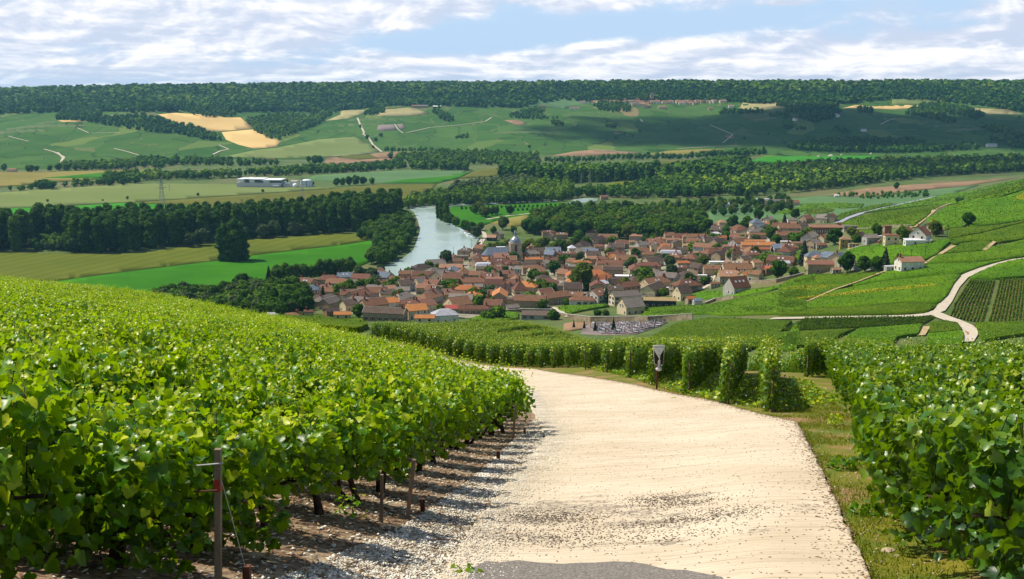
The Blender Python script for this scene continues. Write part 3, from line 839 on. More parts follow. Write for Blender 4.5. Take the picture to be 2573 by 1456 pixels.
def vine_row(name, head, ang, count, sets, lod, spacing=1.0, trunks=4, single=0, wire=False, r=None, jitter=.1, post_z=None, hs=1.0):
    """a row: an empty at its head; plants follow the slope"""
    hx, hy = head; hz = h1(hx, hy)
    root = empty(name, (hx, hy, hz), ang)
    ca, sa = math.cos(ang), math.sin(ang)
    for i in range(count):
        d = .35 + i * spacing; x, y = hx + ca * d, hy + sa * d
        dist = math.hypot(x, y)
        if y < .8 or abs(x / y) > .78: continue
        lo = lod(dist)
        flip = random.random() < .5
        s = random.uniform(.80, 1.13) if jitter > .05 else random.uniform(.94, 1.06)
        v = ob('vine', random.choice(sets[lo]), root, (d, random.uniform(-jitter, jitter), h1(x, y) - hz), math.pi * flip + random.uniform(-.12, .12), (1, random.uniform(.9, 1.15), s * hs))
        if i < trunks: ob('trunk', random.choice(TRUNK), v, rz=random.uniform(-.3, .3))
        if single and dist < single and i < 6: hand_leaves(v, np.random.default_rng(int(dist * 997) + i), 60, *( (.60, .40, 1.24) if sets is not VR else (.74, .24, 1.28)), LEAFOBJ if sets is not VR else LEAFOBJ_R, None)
    if wire:
        m = MB()
        for z in (.50, .95):
            p = [(k * 1.0, 0, h1(hx + ca * k, hy + sa * k) - hz + z) for k in range(0, min(count, 9))]
            for a, b_ in zip(p, p[1:]): m.bar(a, b_, .0022, n=4)
        ob('wire', m.mesh('wire', M['steel']), root)
    return root


def along(poly, step, start=0.0):
    """points every step metres along a polyline"""
    out = []; need = start
    for p, q in zip(poly, poly[1:]):
        L = math.hypot(q[0] - p[0], q[1] - p[1])
        while need <= L:
            t = need / L; out.append((p[0] + (q[0] - p[0]) * t, p[1] + (q[1] - p[1]) * t)); need += step
        need -= L
    return out


ORD = ['nearest', 'second', 'third', 'fourth', 'fifth', 'sixth', 'seventh', 'eighth', 'ninth', 'tenth', 'eleventh', 'twelfth', 'thirteenth', 'fourteenth', 'fifteenth', 'sixteenth']
lodL = lambda d: 0 if d < 17 else (1 if d < 38 else 2)
angL = math.atan2(0.26, -0.97)
heads = along(EDGE_L, 1.12, 1.0)
LEFT_ROWS = []
for k, (x, y) in enumerate(heads):
    n = int(min(62, (0.60 * y + x + 8) / .97)) if y < 60 else int(min(62, (0.58 * y + x + 2) / .97))
    if n < 1: continue
    rt = vine_row('vine_row', (x, y), angL + random.uniform(-.02, .02), n, VLOW if y < 8.4 else VL, lodL, trunks=7 if y < 24 else (2 if y < 32 else 0), single=13.5, wire=y < 22)
    LEFT_ROWS.append((rt, x, y))
vis = [t for t in LEFT_ROWS if t[2] > 6.2]
for k, (rt, x, y) in enumerate(LEFT_ROWS):
    kk = next((i for i, t in enumerate(vis) if t[0] is rt), -1)
    if kk < 0: lab = ['front vine row at the very bottom left corner of the photo', 'vine row just behind the bottom left corner row', 'vine row between the corner rows and the red banded stake'][min(k, 2)]
    elif kk < 12: lab = ORD[kk] + ' vine row with bare trunks beside the white gravel, counting up the lane'
    elif y < 30: lab = ['thirteenth', 'fourteenth', 'fifteenth', 'sixteenth', 'seventeenth', 'eighteenth', 'nineteenth', 'twentieth'][min(kk - 12, 7)] + ' vine row up the lane on the left, ending at the bend'
    else: lab = 'bright green vine row high in the left vineyard, far from the lane'
    tag(rt, lab, 'vine row', 'vine rows of the left vineyard')

# right-hand vineyard
lodR = lambda d: 0 if d < 17 else (1 if d < 38 else 2)
EDGE_R = [(2.95, 6.6), (3.15, 9.2), (3.85, 11.4), (5.0, 15.2), (7.05, 22.5), (11.3, 38), (13.6, 47)]
EDGE_R = [(x + .35, y) for x, y in EDGE_R]
angR = math.atan2(0.30, 0.95)
RIGHT_ROWS = []
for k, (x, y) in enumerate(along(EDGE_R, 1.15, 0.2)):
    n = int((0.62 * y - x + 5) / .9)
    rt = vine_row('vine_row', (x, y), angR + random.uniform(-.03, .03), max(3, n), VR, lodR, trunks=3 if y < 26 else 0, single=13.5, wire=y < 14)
    lab = (ORD[len(RIGHT_ROWS)] + ' dark vine row on the right, beyond the mossy verge') if len(RIGHT_ROWS) < 10 else 'dark green vine row in the upper part of the right vineyard'
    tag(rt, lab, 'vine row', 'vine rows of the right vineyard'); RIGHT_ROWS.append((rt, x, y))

# trellised block beyond the lane
PX_ENDS = [(1957, 1050), (1860, 1022), (1738, 1000), (1574, 962), (1506, 950), (1441, 931)]
ends = [near(*p) for p in PX_ENDS]
ends = [(5.98, 24.6), (5.62, 27.8), (5.45, 33.0), (5.25, 39.2), (5.0, 45.6), (4.6, 52), (4.0, 58.5), (3.3, 64)]
tail = along([(3.3, 64), (0.4, 70), (-4.8, 79), (-10.2, 91), (-12.3, 93.5)], 1.75, 1.75)
angM = math.atan2(1.0, 0.238)
lodM = lambda d: 1 if d < 46 else 2
MID = []
for k, (x, y) in enumerate(ends + tail):
    n = 34 if k < 6 else 72
    rt = vine_row('vine_row', (x, y), angM + random.uniform(-.015, .015), n if k > 2 else [16, 22, 28][k], VM, lodM, spacing=.95, trunks=0, jitter=.04, hs=random.uniform(.97, 1.05))
    if k < 8:
        where = ['at the corner of the concrete slab', 'next left of the corner row', 'just right of the black and white sign', 'just left of the black and white sign',
                 'two posts left of the sign', 'three posts left of the sign', 'four posts left of the sign', 'five posts left of the sign'][k]
        lab = 'trellised vine row with end post, ' + where
    else: lab = 'clipped vine row beyond the bend, ' + (['leftmost'] + ORD[1:] + ['seventeenth', 'eighteenth', 'nineteenth', 'twentieth', 'last'])[min(len(tail) - 1 - (k - 8), 20)] + ' from the far left end of its block'
    tag(rt, lab, 'vine row', 'trellised vine rows beyond the lane'); MID.append((x, y))
# heads with posts behind the right vineyard
back = [near(2020, 948), (15.6, 47.5), (18.6, 50.5), (21.8, 52), (24.5, 54)]
BACK = []
for k, (x, y) in enumerate([near(2026, 948), (14.4, 45.5), (17.0, 48.5), (20.2, 50.5), (23.5, 52), (26.5, 53)]):
    rt = vine_row('vine_row', (x, y), angM - .2, 9, VM, lambda d: 1, spacing=.95, trunks=0, jitter=.04, hs=1.08 if k else 1.0)
    tag(rt, ['short vine row with its post beside the mossy path', 'tall vine head above the right vineyard, leftmost of five', 'tall vine head above the right vineyard, second of five',
             'tall vine head above the right vineyard, middle of five', 'tall vine head above the right vineyard, fourth of five', 'tall vine head above the right vineyard, rightmost of five'][k], 'vine row', 'vine heads behind the right vineyard'); BACK.append((x, y))

BEH = [(7.6, 47), (9.3, 52), (11.5, 55), (13.8, 57.5), (16.2, 59.5), (18.8, 61), (9.0, 60), (11.4, 64)]
for k, (x, y) in enumerate(BEH):
    rt = vine_row('vine_row', (x, y), angM + .05, 24, VM, lambda d: 2, spacing=.95, trunks=0, jitter=.04)
    tag(rt, 'vine row low behind the corner rows, past the mossy path', 'vine row', 'rows past the mossy path')

# ------------------------------------------------------------------ posts, wires, sign
def post_mesh(hgt, rad):
    m = MB(); m.box(-rad, -rad, -.25, rad, rad, hgt); me = m.mesh('stake', M['post']); return me


P_TALL, P_MID, P_THIN = post_mesh(1.12, .023), post_mesh(1.05, .034), post_mesh(.80, .022)
for k, (x, y) in enumerate(MID):
    o = ob('vine_post', P_TALL, None, (x + .02, y - .10, h1(x, y)), random.uniform(-.3, .3), rot=(random.uniform(-.05, .05), random.uniform(-.05, .05), .4))
    where = ['at the corner of the concrete slab', 'second from the slab corner', 'right of the black and white sign', 'left of the black and white sign', 'second left of the sign',
             'third left of the sign', 'fourth left of the sign', 'fifth left of the sign']
    tag(o, 'grey wooden end post ' + where[k] if k < 8 else 'thin end post far along the clipped vine block past the bend', 'post', 'end posts of the trellised rows')
for k, (x, y) in enumerate(BACK):
    o = ob('vine_post', P_TALL, None, (x, y - .12, h1(x, y)), .3)
    tag(o, 'pale post in front of the short row by the mossy path' if k == 0 else 'dark post under a tall vine head behind the right vineyard', 'post', 'posts behind the right vineyard')


def left_post(px, py, px_top, hgt, label, band=False, wire=None, thin=False):
    x, y = near(px, py)
    dx = (px_top - px) * mpp(y)
    o = empty('vine_post', (x, y, h1(x, y)))
    tag(o, label, 'post', 'stakes of the left vineyard')
    m = MB(); w_ = .016 if thin else .021
    m.poly([(-w_, -w_, -.2), (w_, -w_, -.2), (w_, w_, -.2), (-w_, w_, -.2), (dx - w_, -w_, hgt), (dx + w_, -w_, hgt), (dx + w_, w_, hgt), (dx - w_, w_, hgt)],
           [(0, 3, 2, 1), (4, 5, 6, 7), (0, 1, 5, 4), (1, 2, 6, 5), (2, 3, 7, 6), (3, 0, 4, 7)])
    ob('stake', m.mesh('stake', M['post']), o)
    if band:
        b_ = MB(); t0, t1 = .72, .80; e = w_ + .002
        b_.box(dx * .76 - e, -e, hgt * t0, dx * .76 + e, e, hgt * t1); ob('paint_band', b_.mesh('paint_band', M['red_paint']), o)
        c = MB(); c.bar((dx * .9 - .13, -.03, hgt * .90), (dx * .9 + .04, -.03, hgt * .915), .006, n=6); ob('clip', c.mesh('clip', M['steel']), o)
        c = MB(); c.bar((dx * .9 - .16, -.04, hgt * .73), (dx * .9, -.04, hgt * .74), .007, n=6); ob('clip', c.mesh('clip', M['rust']), o)
    if wire:
        wx, wy = near(*wire)
        g = MB(); base = Vector((wx - x, wy - y, h1(wx, wy) - h1(x, y)))
        g.bar((dx, -.02, hgt * .88), base + Vector((0, 0, .10)), .0028, n=4); ob('guy_wire', g.mesh('guy_wire', M['steel']), o)
        a = MB(); a.box(base.x - .025, base.y - .025, base.z - .05, base.x + .025, base.y + .025, base.z + .16); ob('anchor_peg', a.mesh('anchor_peg', M['rust']), o)
    return o


left_post(545, 1500, 568, 1.04, 'leaning wooden stake with a red painted band, nearest the camera', True, (622, 1475))
left_post(1018, 1306, 1044, .66, 'leaning wooden stake beside the gravel with a guy wire', False, (1062, 1288))
left_post(958, 1316, 962, .52, 'short pale stake between two dark vine trunks', False, None, True)
left_post(722, 1262, 724, .62, 'pale stake deep under the left vines', False, None, True)
left_post(334, 1400, 338, .66, 'stake in the dark foliage at lower left', False, None, True)
left_post(1287, 1104, 1296, .70, 'brown stake under the vine at the lane bend', False, (1318, 1095))
x, y = near(1252, 1158)
tag(ob('anchor_peg', MB().box(-.03, -.03, -.05, .03, .03, .14).mesh('anchor_peg', M['rust']), None, (x, y, h1(x, y) + .02)), 'small rusty peg in the white gravel near the lane bend', 'peg')

M['sign_white'] = mat_plain('sign_white', (0.72, 0.72, 0.72), 0.45)
M['sign_black'] = mat_plain('sign_black', (0.012, 0.009, 0.008), 0.35, 0.5)
M['sign_grey'] = mat_plain('sign_print', (0.16, 0.16, 0.17), 0.6)
M['bag'] = mat_noise('white_bag', (0.55, 0.56, 0.60), (0.78, 0.78, 0.80), 9, 0.4, 4, bump_s=.6, bump_d=.02, spec=.5)


def build_sign():
    sx, sy = near(1650, 981)
    root = empty('sign', (sx, sy, h1(sx, sy)), .05)
    tag(root, 'black and white sign with a funnel shape and tied bag on a rusty post', 'sign')
    k = mpp(sy) / (6.93 * 1.40653)      # metres per zoom pixel
    X = lambda v: (v - 365) * k
    Z = lambda v: (1335 - v) * k
    ob('post', MB().box(-.028, -.02, -.3, .028, .02, Z(640)).mesh('post', M['rust']), root)

    def plate(name, pts, y0, y1, mat):
        n = len(pts); m = MB()
        m.poly([(X(a), y0, Z(c)) for a, c in pts] + [(X(a), y1, Z(c)) for a, c in pts], [tuple(range(n)), tuple(range(2 * n - 1, n - 1, -1))] + [(i, n + i, n + (i + 1) % n, (i + 1) % n) for i in range(n)])
        return ob(name, m.mesh(name, mat), root)
    plate('panel', [(285, 640), (365, 690), (470, 690), (506, 660), (537, 172), (460, 158), (390, 155), (310, 160), (240, 170), (262, 400)], -.045, -.025, M['sign_white'])
    plate('black_field', [(290, 628), (368, 678), (375, 640), (362, 600), (372, 560), (404, 515), (265, 285), (272, 470)], -.049, -.0455, M['sign_black'])
    plate('black_field', [(432, 668), (500, 655), (520, 265), (435, 410), (420, 512), (436, 560), (432, 620)], -.049, -.0455, M['sign_black'])
    pr = MB()
    def mark(a, c, a2, c2): pr.box(X(a), -.0480, Z(c2), X(a2), -.0455, Z(c))
    for a in range(268, 505, 22): mark(a, 190, a + 16, 196); mark(a + 6, 204, a + 18, 210)
    for a in range(275, 500, 30): mark(a, 216, a + 20, 221)
    for (a, c, a2, c2) in [(380, 284, 396, 292), (388, 276, 398, 300), (396, 300, 402, 330), (376, 402, 420, 408), (386, 412, 412, 417), (404, 424, 418, 440)]: mark(a, c, a2, c2)
    ob('print', pr.mesh('print', M['sign_grey']), root)['kind'] = 'stuff'
    bag = MB().lathe([(.02, 0), (.10, .02), (.135, .06), (.125, .10), (.07, .14), (.035, .175), (.05, .20)], 14)
    bag.v = [(x * (1 + .12 * math.sin(5 * z * 20 + 3 * math.atan2(y, x))), y * .7, z) for x, y, z in bag.v]
    ob('bag', bag.mesh('bag', M['bag'], True), root, (X(402), -.05, Z(826)), scl=(.82, .82, .98))


build_sign()
_c = at(708, 800, 1.25, 60, 140)
_o = tag(empty('vine_post', tuple(_c)), 'stake with a small white cap showing above the left vines near the village', 'post')
ob('cap', MB().lathe([(.05, 1.25), (.05, 1.30), (.02, 1.32)], 8).mesh('cap', M['sign_white']), _o); ob('stake', MB().box(-.022, -.022, -.2, .022, .022, 1.25).mesh('stake', M['post']), _o)

# ------------------------------------------------------------------ loose ground cover
def scatter_in(poly, n, r, ybias=1.0):
    P = np.asarray(poly); x0, y0 = P.min(0); x1, y1 = P.max(0); out = np.zeros((0, 2))
    while len(out) < n:
        c = np.stack([r.uniform(x0, x1, n * 3), y0 + (y1 - y0) * r.uniform(0, 1, n * 3) ** ybias], 1)
        out = np.concatenate([out, c[inside(P, c[:, 0], c[:, 1])]])
    return out[:n]


def pebbles(name, xy, size, off, mat, r, flat=.6, long=1.0):
    n = len(xy); oc = np.array([(1, 0, 0), (0, 1, 0), (-1, 0, 0), (0, -1, 0), (0, 0, 1), (0, 0, -1)], float)
    f = np.array([(0, 1, 4), (1, 2, 4), (2, 3, 4), (3, 0, 4), (1, 0, 5), (2, 1, 5), (3, 2, 5), (0, 3, 5)])
    V = oc[None] * r.uniform(.6, 1.3, (n, 6, 1)); V[..., 0] *= long; V[..., 2] *= flat
    a = r.uniform(0, 6.28, n); c, s = np.cos(a)[:, None], np.sin(a)[:, None]
    V = np.stack([V[..., 0] * c - V[..., 1] * s, V[..., 0] * s + V[..., 1] * c, V[..., 2]], -1) * size[:, None, None]
    V += np.stack([xy[:, 0], xy[:, 1], H(xy[:, 0], xy[:, 1]) + off], 1)[:, None, :]
    F = (f[None] + (np.arange(n) * 6)[:, None, None]).reshape(-1, 3)
    o = ob(name, mesh_np(name, V.reshape(-1, 3), F, mat)); o['kind'] = 'stuff'
    return o


r_ = np.random.default_rng(3)
pebbles('gravel', scatter_in(grav, 22000, r_, 1.5), r_.uniform(.008, .022, 22000), .028, M['stone'], r_)
litter = [(x + .5, y) for x, y in EDGE_L[:9]] + [(-4.5, 24), (-7, 14), (-6, 5)]
pebbles('wood_chips', scatter_in(litter, 11000, r_, 1.3), r_.uniform(.006, .016, 11000), .024, M['chip'], r_, .5, 5.0)
pebbles('pale_chips', scatter_in(litter, 6000, r_, 1.3), r_.uniform(.008, .020, 6000), .024, M['stone'], r_, .5, 2.2)
pebbles('twigs', scatter_in(grav, 2200, r_, 1.3), r_.uniform(.004, .009, 2200), .036, M['chip'], r_, .6, 9.0)
slab_near = RL[1:] + RR[::-1][1:][::-1]
slab_near = RL + [(0.2, 40), (1.0, 58)] + RR
pebbles('road_grit', scatter_in(slab_near, 5200, r_, 1.5), r_.uniform(.003, .009, 5200), .058, M['chip'], r_, .5, 2.0)
cg = np.concatenate([np.stack([r_.normal(cx, sx, n), r_.normal(cy, sy, n)], 1) for cx, cy, sx, sy, n in [(.25, 11.4, .35, .28, 900), (.55, 11.2, .3, .2, 500), (1.75, 12.2, .25, .22, 600), (1.95, 11.7, .3, .14, 500), (1.5, 10.6, .6, .16, 700), (.2, 10.2, .4, .2, 500), (2.2, 10.9, .35, .2, 400), (.9, 9.9, .9, .25, 700), (-.5, 10.6, .35, .4, 600)]])
pebbles('road_grit', cg, r_.uniform(.003, .010, len(cg)), .058, M['grit'], r_, .5, 1.8)
pebbles('loose_stones', scatter_in([(2.6, 7), (2.9, 10), (3.9, 16), (4.6, 20.5), (6.2, 24), (7, 22), (5, 15), (4.2, 10), (3.9, 7)], 700, r_, 1.2), r_.uniform(.006, .022, 700), .012, M['chip_tan'], r_)
for px, py, s_, lab in [(2232, 1388, .075, 'round tan stone at the foot of the right vines'), (2252, 1400, .04, 'smaller tan stone beside the round one')]:
    x, y = near(px, py)
    tag(ob('stone', MB().lathe([(.3, -.3), (.85, 0), (1, .35), (.8, .75), (.35, .98)], 9).mesh('stone', M['chip_tan']), None, (x, y, h1(x, y) - s_ * .2), .4, (s_, s_ * .8, s_ * .7)), lab, 'stone')


def blades(name, xy, hgt, wid, mat, r, lean=.5):
    n = len(xy); a = r.uniform(0, 6.28, n); z = H(xy[:, 0], xy[:, 1])
    hx, hy = r.normal(0, lean, n) * hgt, r.normal(0, lean, n) * hgt
    b0 = np.stack([xy[:, 0] - np.cos(a) * wid, xy[:, 1] - np.sin(a) * wid, z], 1); b1 = np.stack([xy[:, 0] + np.cos(a) * wid, xy[:, 1] + np.sin(a) * wid, z], 1)
    tp = np.stack([xy[:, 0] + hx, xy[:, 1] + hy, z + hgt], 1)
    V = np.stack([b0, b1, tp], 1).reshape(-1, 3)
    t = np.repeat(r.uniform(0, 1, n), 3)
    o = ob(name, mesh_np(name, V, np.arange(3 * n).reshape(-1, 3), mat, t)); o['kind'] = 'stuff'
    return o


M['grass'] = mat_leaf('verge_grass', (0.05, 0.095, 0.004), (0.13, 0.165, 0.008), (0.30, 0.26, 0.015), (0.36, 0.42, 0.01), .45, .6, .2, 0.05)
verge_near = RR[::-1][:7] + [(6.3, 26), (9.5, 38), (10.6, 38), (7.3, 22.5), (5.4, 15), (4.3, 11), (3.9, 6)]
gx = scatter_in(verge_near, 46000, r_, 1.25)
eg = np.array(along(RR, .02)); eg = eg[(eg[:, 1] > 6) & (eg[:, 1] < 60)]; eg = np.repeat(eg, 3, 0) + r_.normal(0, .05, (3 * len(eg), 2)) + (.05, .02); eg = eg[np.sin(eg[:, 1] * 2.3) + np.sin(eg[:, 1] * 5.7 + 1) + r_.normal(0, .6, len(eg)) > .1]
blades('grass', eg, r_.uniform(.03, .09, len(eg)), r_.uniform(.004, .009, len(eg)), M['grass'], r_)
el_ = np.array(along(RL, .01)); el_ = np.repeat(el_[(el_[:, 1] > 6)], 4, 0); el_ = el_ + np.stack([np.abs(r_.normal(0, .28, len(el_))), r_.normal(0, .1, len(el_))], 1)
pebbles('spilled_gravel', el_, r_.uniform(.006, .016, len(el_)), .058, M['stone'], r_)
er_ = np.array(along(RR, .03)); er_ = np.repeat(er_, 2, 0) - np.stack([np.abs(r_.normal(0, .16, 2 * len(er_))) - .04, np.zeros(2 * len(er_))], 1)
pebbles('edge_litter', er_, r_.uniform(.004, .012, len(er_)), .058, M['chip'], r_, .5, 2.5)
cl = np.sin(gx[:, 0] * 3.1 + np.sin(gx[:, 1] * 1.3) * 2) + np.sin(gx[:, 1] * 2.1 + gx[:, 0] * 1.7) + r_.normal(0, .7, len(gx))
gx = gx[cl > -.2]
blades('grass', gx, r_.uniform(.02, .065, len(gx)), r_.uniform(.004, .010, len(gx)), M['grass'], r_)
strip_ = [(RR[i][0] + .1, RR[i][1] + .3) for i in range(0, 8)]
mid_ground = [(6.2, 24.3), (5.5, 29), (5.2, 34), (5.0, 45), (4.2, 58), (6.5, 58), (9, 48), (10, 36), (8.5, 27)]
g2 = scatter_in(mid_ground, 16000, r_)
blades('grass', g2, r_.uniform(.04, .14, len(g2)), r_.uniform(.006, .014, len(g2)), M['grass'], r_)
# leaf litter and cut shoots on the ground of the trellised rows
lz = scatter_in(mid_ground, 5200, r_)
P = np.stack([lz[:, 0], lz[:, 1], H(lz[:, 0], lz[:, 1]) + r_.uniform(.02, .16, len(lz))], 1)
o = ob('fallen_leaves', leaf_mesh('fallen_leaves', P, r_.normal(0, .45, (len(lz), 3)) + (0, 0, 1), r_.normal(0, 1, (len(lz), 3)), r_.uniform(.05, .13, len(lz)), r_.uniform(.3, .95, len(lz)), KITEL, M['vine'])); o['kind'] = 'stuff'


def weed(px, py, n, spread, hgt, label, young=.5):
    x, y = near(px, py); r = np.random.default_rng(int(px))
    a = r.uniform(0, 6.28, n); q = r.uniform(0, 1, n) ** .5
    P = np.stack([np.cos(a) * q * spread, np.sin(a) * q * spread, r.uniform(.03, 1, n) * hgt * (1.15 - q * .6)], 1)
    me = leaf_mesh('leaves', P, r.normal(0, .6, (n, 3)) + (0, 0, .8), np.stack([np.cos(a), np.sin(a), r.normal(0, .4, n)], 1), r.uniform(.03, .075, n), np.clip(r.normal(young, .15, n), 0, 1), KITEL, M['vine'])
    o = empty('weed', (x, y, h1(x, y))); ob('leaves', me, o)
    ob('stem', MB().bar((0, 0, -.02), (.01, 0, hgt * .7), .006, .003).mesh('stem', M['bark']), o)
    tag(o, label, 'weed')


weed(2118, 1182, 120, .17, .20, 'low green weed tuft between the slab edge and right vines', .4)
weed(2180, 1296, 90, .16, .16, 'spreading weed at the foot of the right vines', .45)
weed(2098, 1070, 60, .12, .28, 'yellow flowering weed beside the mossy path', .95)
weed(1693, 1005, 30, .08, .07, 'tiny green sprig on the slab edge', .7)
weed(2000, 1180 + 60, 14, .06, .04, 'small plant in the moss along the slab', .6)
weed(885, 1300, 40, .16, .32, 'sucker shoot with light leaves at a vine trunk', .6)
weed(1168, 1452, 60, .15, .08, 'low weeds where the gravel meets the asphalt', .5)
weed(600, 1330, 12, .14, .30, 'backlit vine leaves hanging by the red banded stake', .8)  # vine leaves; the bright yellow tint stands in for light through them
# ------------------------------------------------------------------ trees
M['trunk'] = mat_noise('tree_bark', (0.05, 0.035, 0.025), (0.12, 0.09, 0.065), 1.5, 0.95, 4)
M['tree'] = mat_leaf('tree_foliage', (0.018, 0.058, 0.003), (0.066, 0.150, 0.007), (0.16, 0.25, 0.014), (0.08, 0.15, 0.01), 0.18, 0.7, 0.06, 0.30)
M['poplar'] = mat_leaf('poplar_foliage', (0.015, 0.054, 0.003), (0.054, 0.136, 0.006), (0.14, 0.235, 0.012), (0.08, 0.15, 0.01), 0.18, 0.7, 0.06, 0.24)
M['pale_tree'] = mat_leaf('willow_foliage', (0.030, 0.058, 0.016), (0.075, 0.120, 0.035), (0.13, 0.18, 0.055), (0.14, 0.22, 0.03), 0.2, 0.7, 0.08, 0.18)
M['lime_tree'] = mat_leaf('bright_foliage', (0.040, 0.070, 0.006), (0.105, 0.150, 0.010), (0.22, 0.24, 0.02), (0.25, 0.32, 0.01), 0.22, 0.7, 0.08, 0.15)
M['far_tree'] = mat_leaf('distant_foliage', (0.024, 0.078, 0.006), (0.074, 0.165, 0.012), (0.18, 0.26, 0.02), (0.08, 0.14, 0.02), 0.14, 0.8, 0.04, 0.25)
M['conifer'] = mat_leaf('conifer_foliage', (0.008, 0.022, 0.010), (0.018, 0.044, 0.016), (0.035, 0.07, 0.02), (0.03, 0.06, 0.01), 0.06, 0.7, 0.2, 0.2)

ICO_V = None


def crown_arrays(seed, lobes, n, size, up=.35, jitter=.55):
    """lobes: (x, y, z, rx, ry, rz); leaf clumps over the outsides of the lobes"""
    r = np.random.default_rng(seed); L = np.asarray(lobes, float)
    wts = (L[:, 3] * L[:, 4] * L[:, 5]) ** (2 / 3); wts /= wts.sum()
    k = r.choice(len(L), n * 3, p=wts)
    d = r.normal(0, 1, (n * 3, 3)); d /= np.linalg.norm(d, axis=1, keepdims=True)
    rr = 1 - np.abs(r.normal(0, .12, n * 3)) + r.normal(0, .09, n * 3)
    P = L[k, :3] + d * L[k, 3:] * rr[:, None]
    q = ((P[:, None, :] - L[None, :, :3]) / L[None, :, 3:])
    ins = (np.sqrt((q ** 2).sum(2)) < .80).any(1)
    keep = np.nonzero(~ins)[0][:n]
    P, d, k = P[keep], d[keep], k[keep]
    nn = d / L[k, 3:]; nn /= np.linalg.norm(nn, axis=1, keepdims=True)
    N = nn + r.normal(0, jitter, nn.shape) + (0, 0, up)
    S = size * r.uniform(.6, 1.35, len(P))
    lob = r.normal(0, .09, len(L))
    T = np.clip(.44 + lob[k] + r.normal(0, .15, len(P)), 0, 1)
    return P, N, r.normal(0, 1, P.shape), S, T


def lobe_core(lobes, k=.84):
    """solid inside of the crown, so that it does not read as see-through"""
    t = (1 + 5 ** .5) / 2
    iv = np.array([(-1, t, 0), (1, t, 0), (-1, -t, 0), (1, -t, 0), (0, -1, t), (0, 1, t), (0, -1, -t), (0, 1, -t), (t, 0, -1), (t, 0, 1), (-t, 0, -1), (-t, 0, 1)]) / math.sqrt(1 + t * t)
    f = np.array([(0, 11, 5), (0, 5, 1), (0, 1, 7), (0, 7, 10), (0, 10, 11), (1, 5, 9), (5, 11, 4), (11, 10, 2), (10, 7, 6), (7, 1, 8), (3, 9, 4), (3, 4, 2), (3, 2, 6), (3, 6, 8), (3, 8, 9), (4, 9, 5), (2, 4, 11), (6, 2, 10), (8, 6, 7), (9, 8, 1)])
    L = np.asarray(lobes, float)
    V = (iv[None] * L[:, None, 3:] * k + L[:, None, :3]).reshape(-1, 3)
    F = (f[None] + (np.arange(len(L)) * 12)[:, None, None]).reshape(-1, 3)
    return V, F


CL = np.array([(-.5, -.35), (.1, -.55), (.55, -.1), (.35, .5), (-.3, .55)]); CL_F = np.array([(0, 1, 2), (0, 2, 3), (0, 3, 4)]); CL_Z = np.array([.05, -.12, .1, -.1, .08])
CLUMP = (CL, CL_F, CL_Z)


def crown_mesh(name, seed, lobes, n, size, mat, core=.80, up=.35):
    P, N, T, S, C = crown_arrays(seed, lobes, n, size, up)
    L2, LF, LZ = CLUMP
    u, t, nr = frames(N, T)
    V = P[:, None, :] + S[:, None, None] * (L2[None, :, 0, None] * u[:, None, :] + L2[None, :, 1, None] * t[:, None, :] + LZ[None, :, None] * nr[:, None, :])
    V = V.reshape(-1, 3); F = (LF[None] + (np.arange(len(P)) * 5)[:, None, None]).reshape(-1, 3); tt = np.repeat(C, 5)
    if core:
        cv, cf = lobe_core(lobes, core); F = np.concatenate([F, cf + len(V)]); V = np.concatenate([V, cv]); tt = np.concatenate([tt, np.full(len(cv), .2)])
    return mesh_np(name, V, F, mat, tt)


def lobes_round(seed, h=14.0, r=6.0, base=2.0, n=11):
    q = random.Random(seed); L = [(0, 0, base + (h - base) * .45, r * .72, r * .72, (h - base) * .44)]
    for i in range(n):
        a = q.uniform(0, 6.28); e = q.uniform(-.35, 1.0); rad = r * .62 * math.sqrt(max(.05, 1 - max(0, e) ** 2 * .9))
        s = q.uniform(.30, .46) * r
        L.append((math.cos(a) * rad, math.sin(a) * rad, base + (h - base) * (.45 + .38 * e), s, s, s * q.uniform(.75, 1.05)))
    return L


def lobes_poplar(seed, h=28.0, r=5.4, base=1.5):
    q = random.Random(seed); L = []
    for i in range(17):
        z = base + (h - base) * (i + .5) / 17; f = (i + .5) / 17; w = r * (1 - max(0, f - .80) ** 2 * 9 - max(0, .15 - f) * 2) * q.uniform(.82, 1.08)
        a = q.uniform(0, 6.28); o_ = r * .26
        L.append((math.cos(a) * o_, math.sin(a) * o_, z, w * .82, w * .82, (h - base) / 17 * 1.5))
    return L


def lobes_bush(seed, h=4.5, r=3.5):
    q = random.Random(seed); L = []
    for i in range(7):
        a = q.uniform(0, 6.28); o_ = q.uniform(.1, .6) * r; s = q.uniform(.35, .55) * r
        L.append((math.cos(a) * o_, math.sin(a) * o_, h * q.uniform(.35, .62), s, s, h * .38))
    return L


def lobes_cone(seed, h=12.0, r=2.6):
    q = random.Random(seed); L = []
    for i in range(11):
        f = (i + .3) / 11; w = r * (1 - f) + .25; L.append((q.uniform(-.15, .15), q.uniform(-.15, .15), h * (.08 + .9 * f), w, w, h * .085))
    return L


def lobes_lone(seed):
    L = []
    for (cx, cy, h, r) in [(-8.5, 0, 31, 6.5), (0, 2, 36, 7.0), (7.5, 0, 33, 6.5), (2, -5, 27, 6.5), (-4, -5, 25, 6.0), (10, 2, 26, 5)]:
        L += [(cx + x, cy + y, z, rx * .85, ry * .85, rz) for x, y, z, rx, ry, rz in lobes_poplar(seed + int(cx * 3), h, r, 0.3)]
    return L


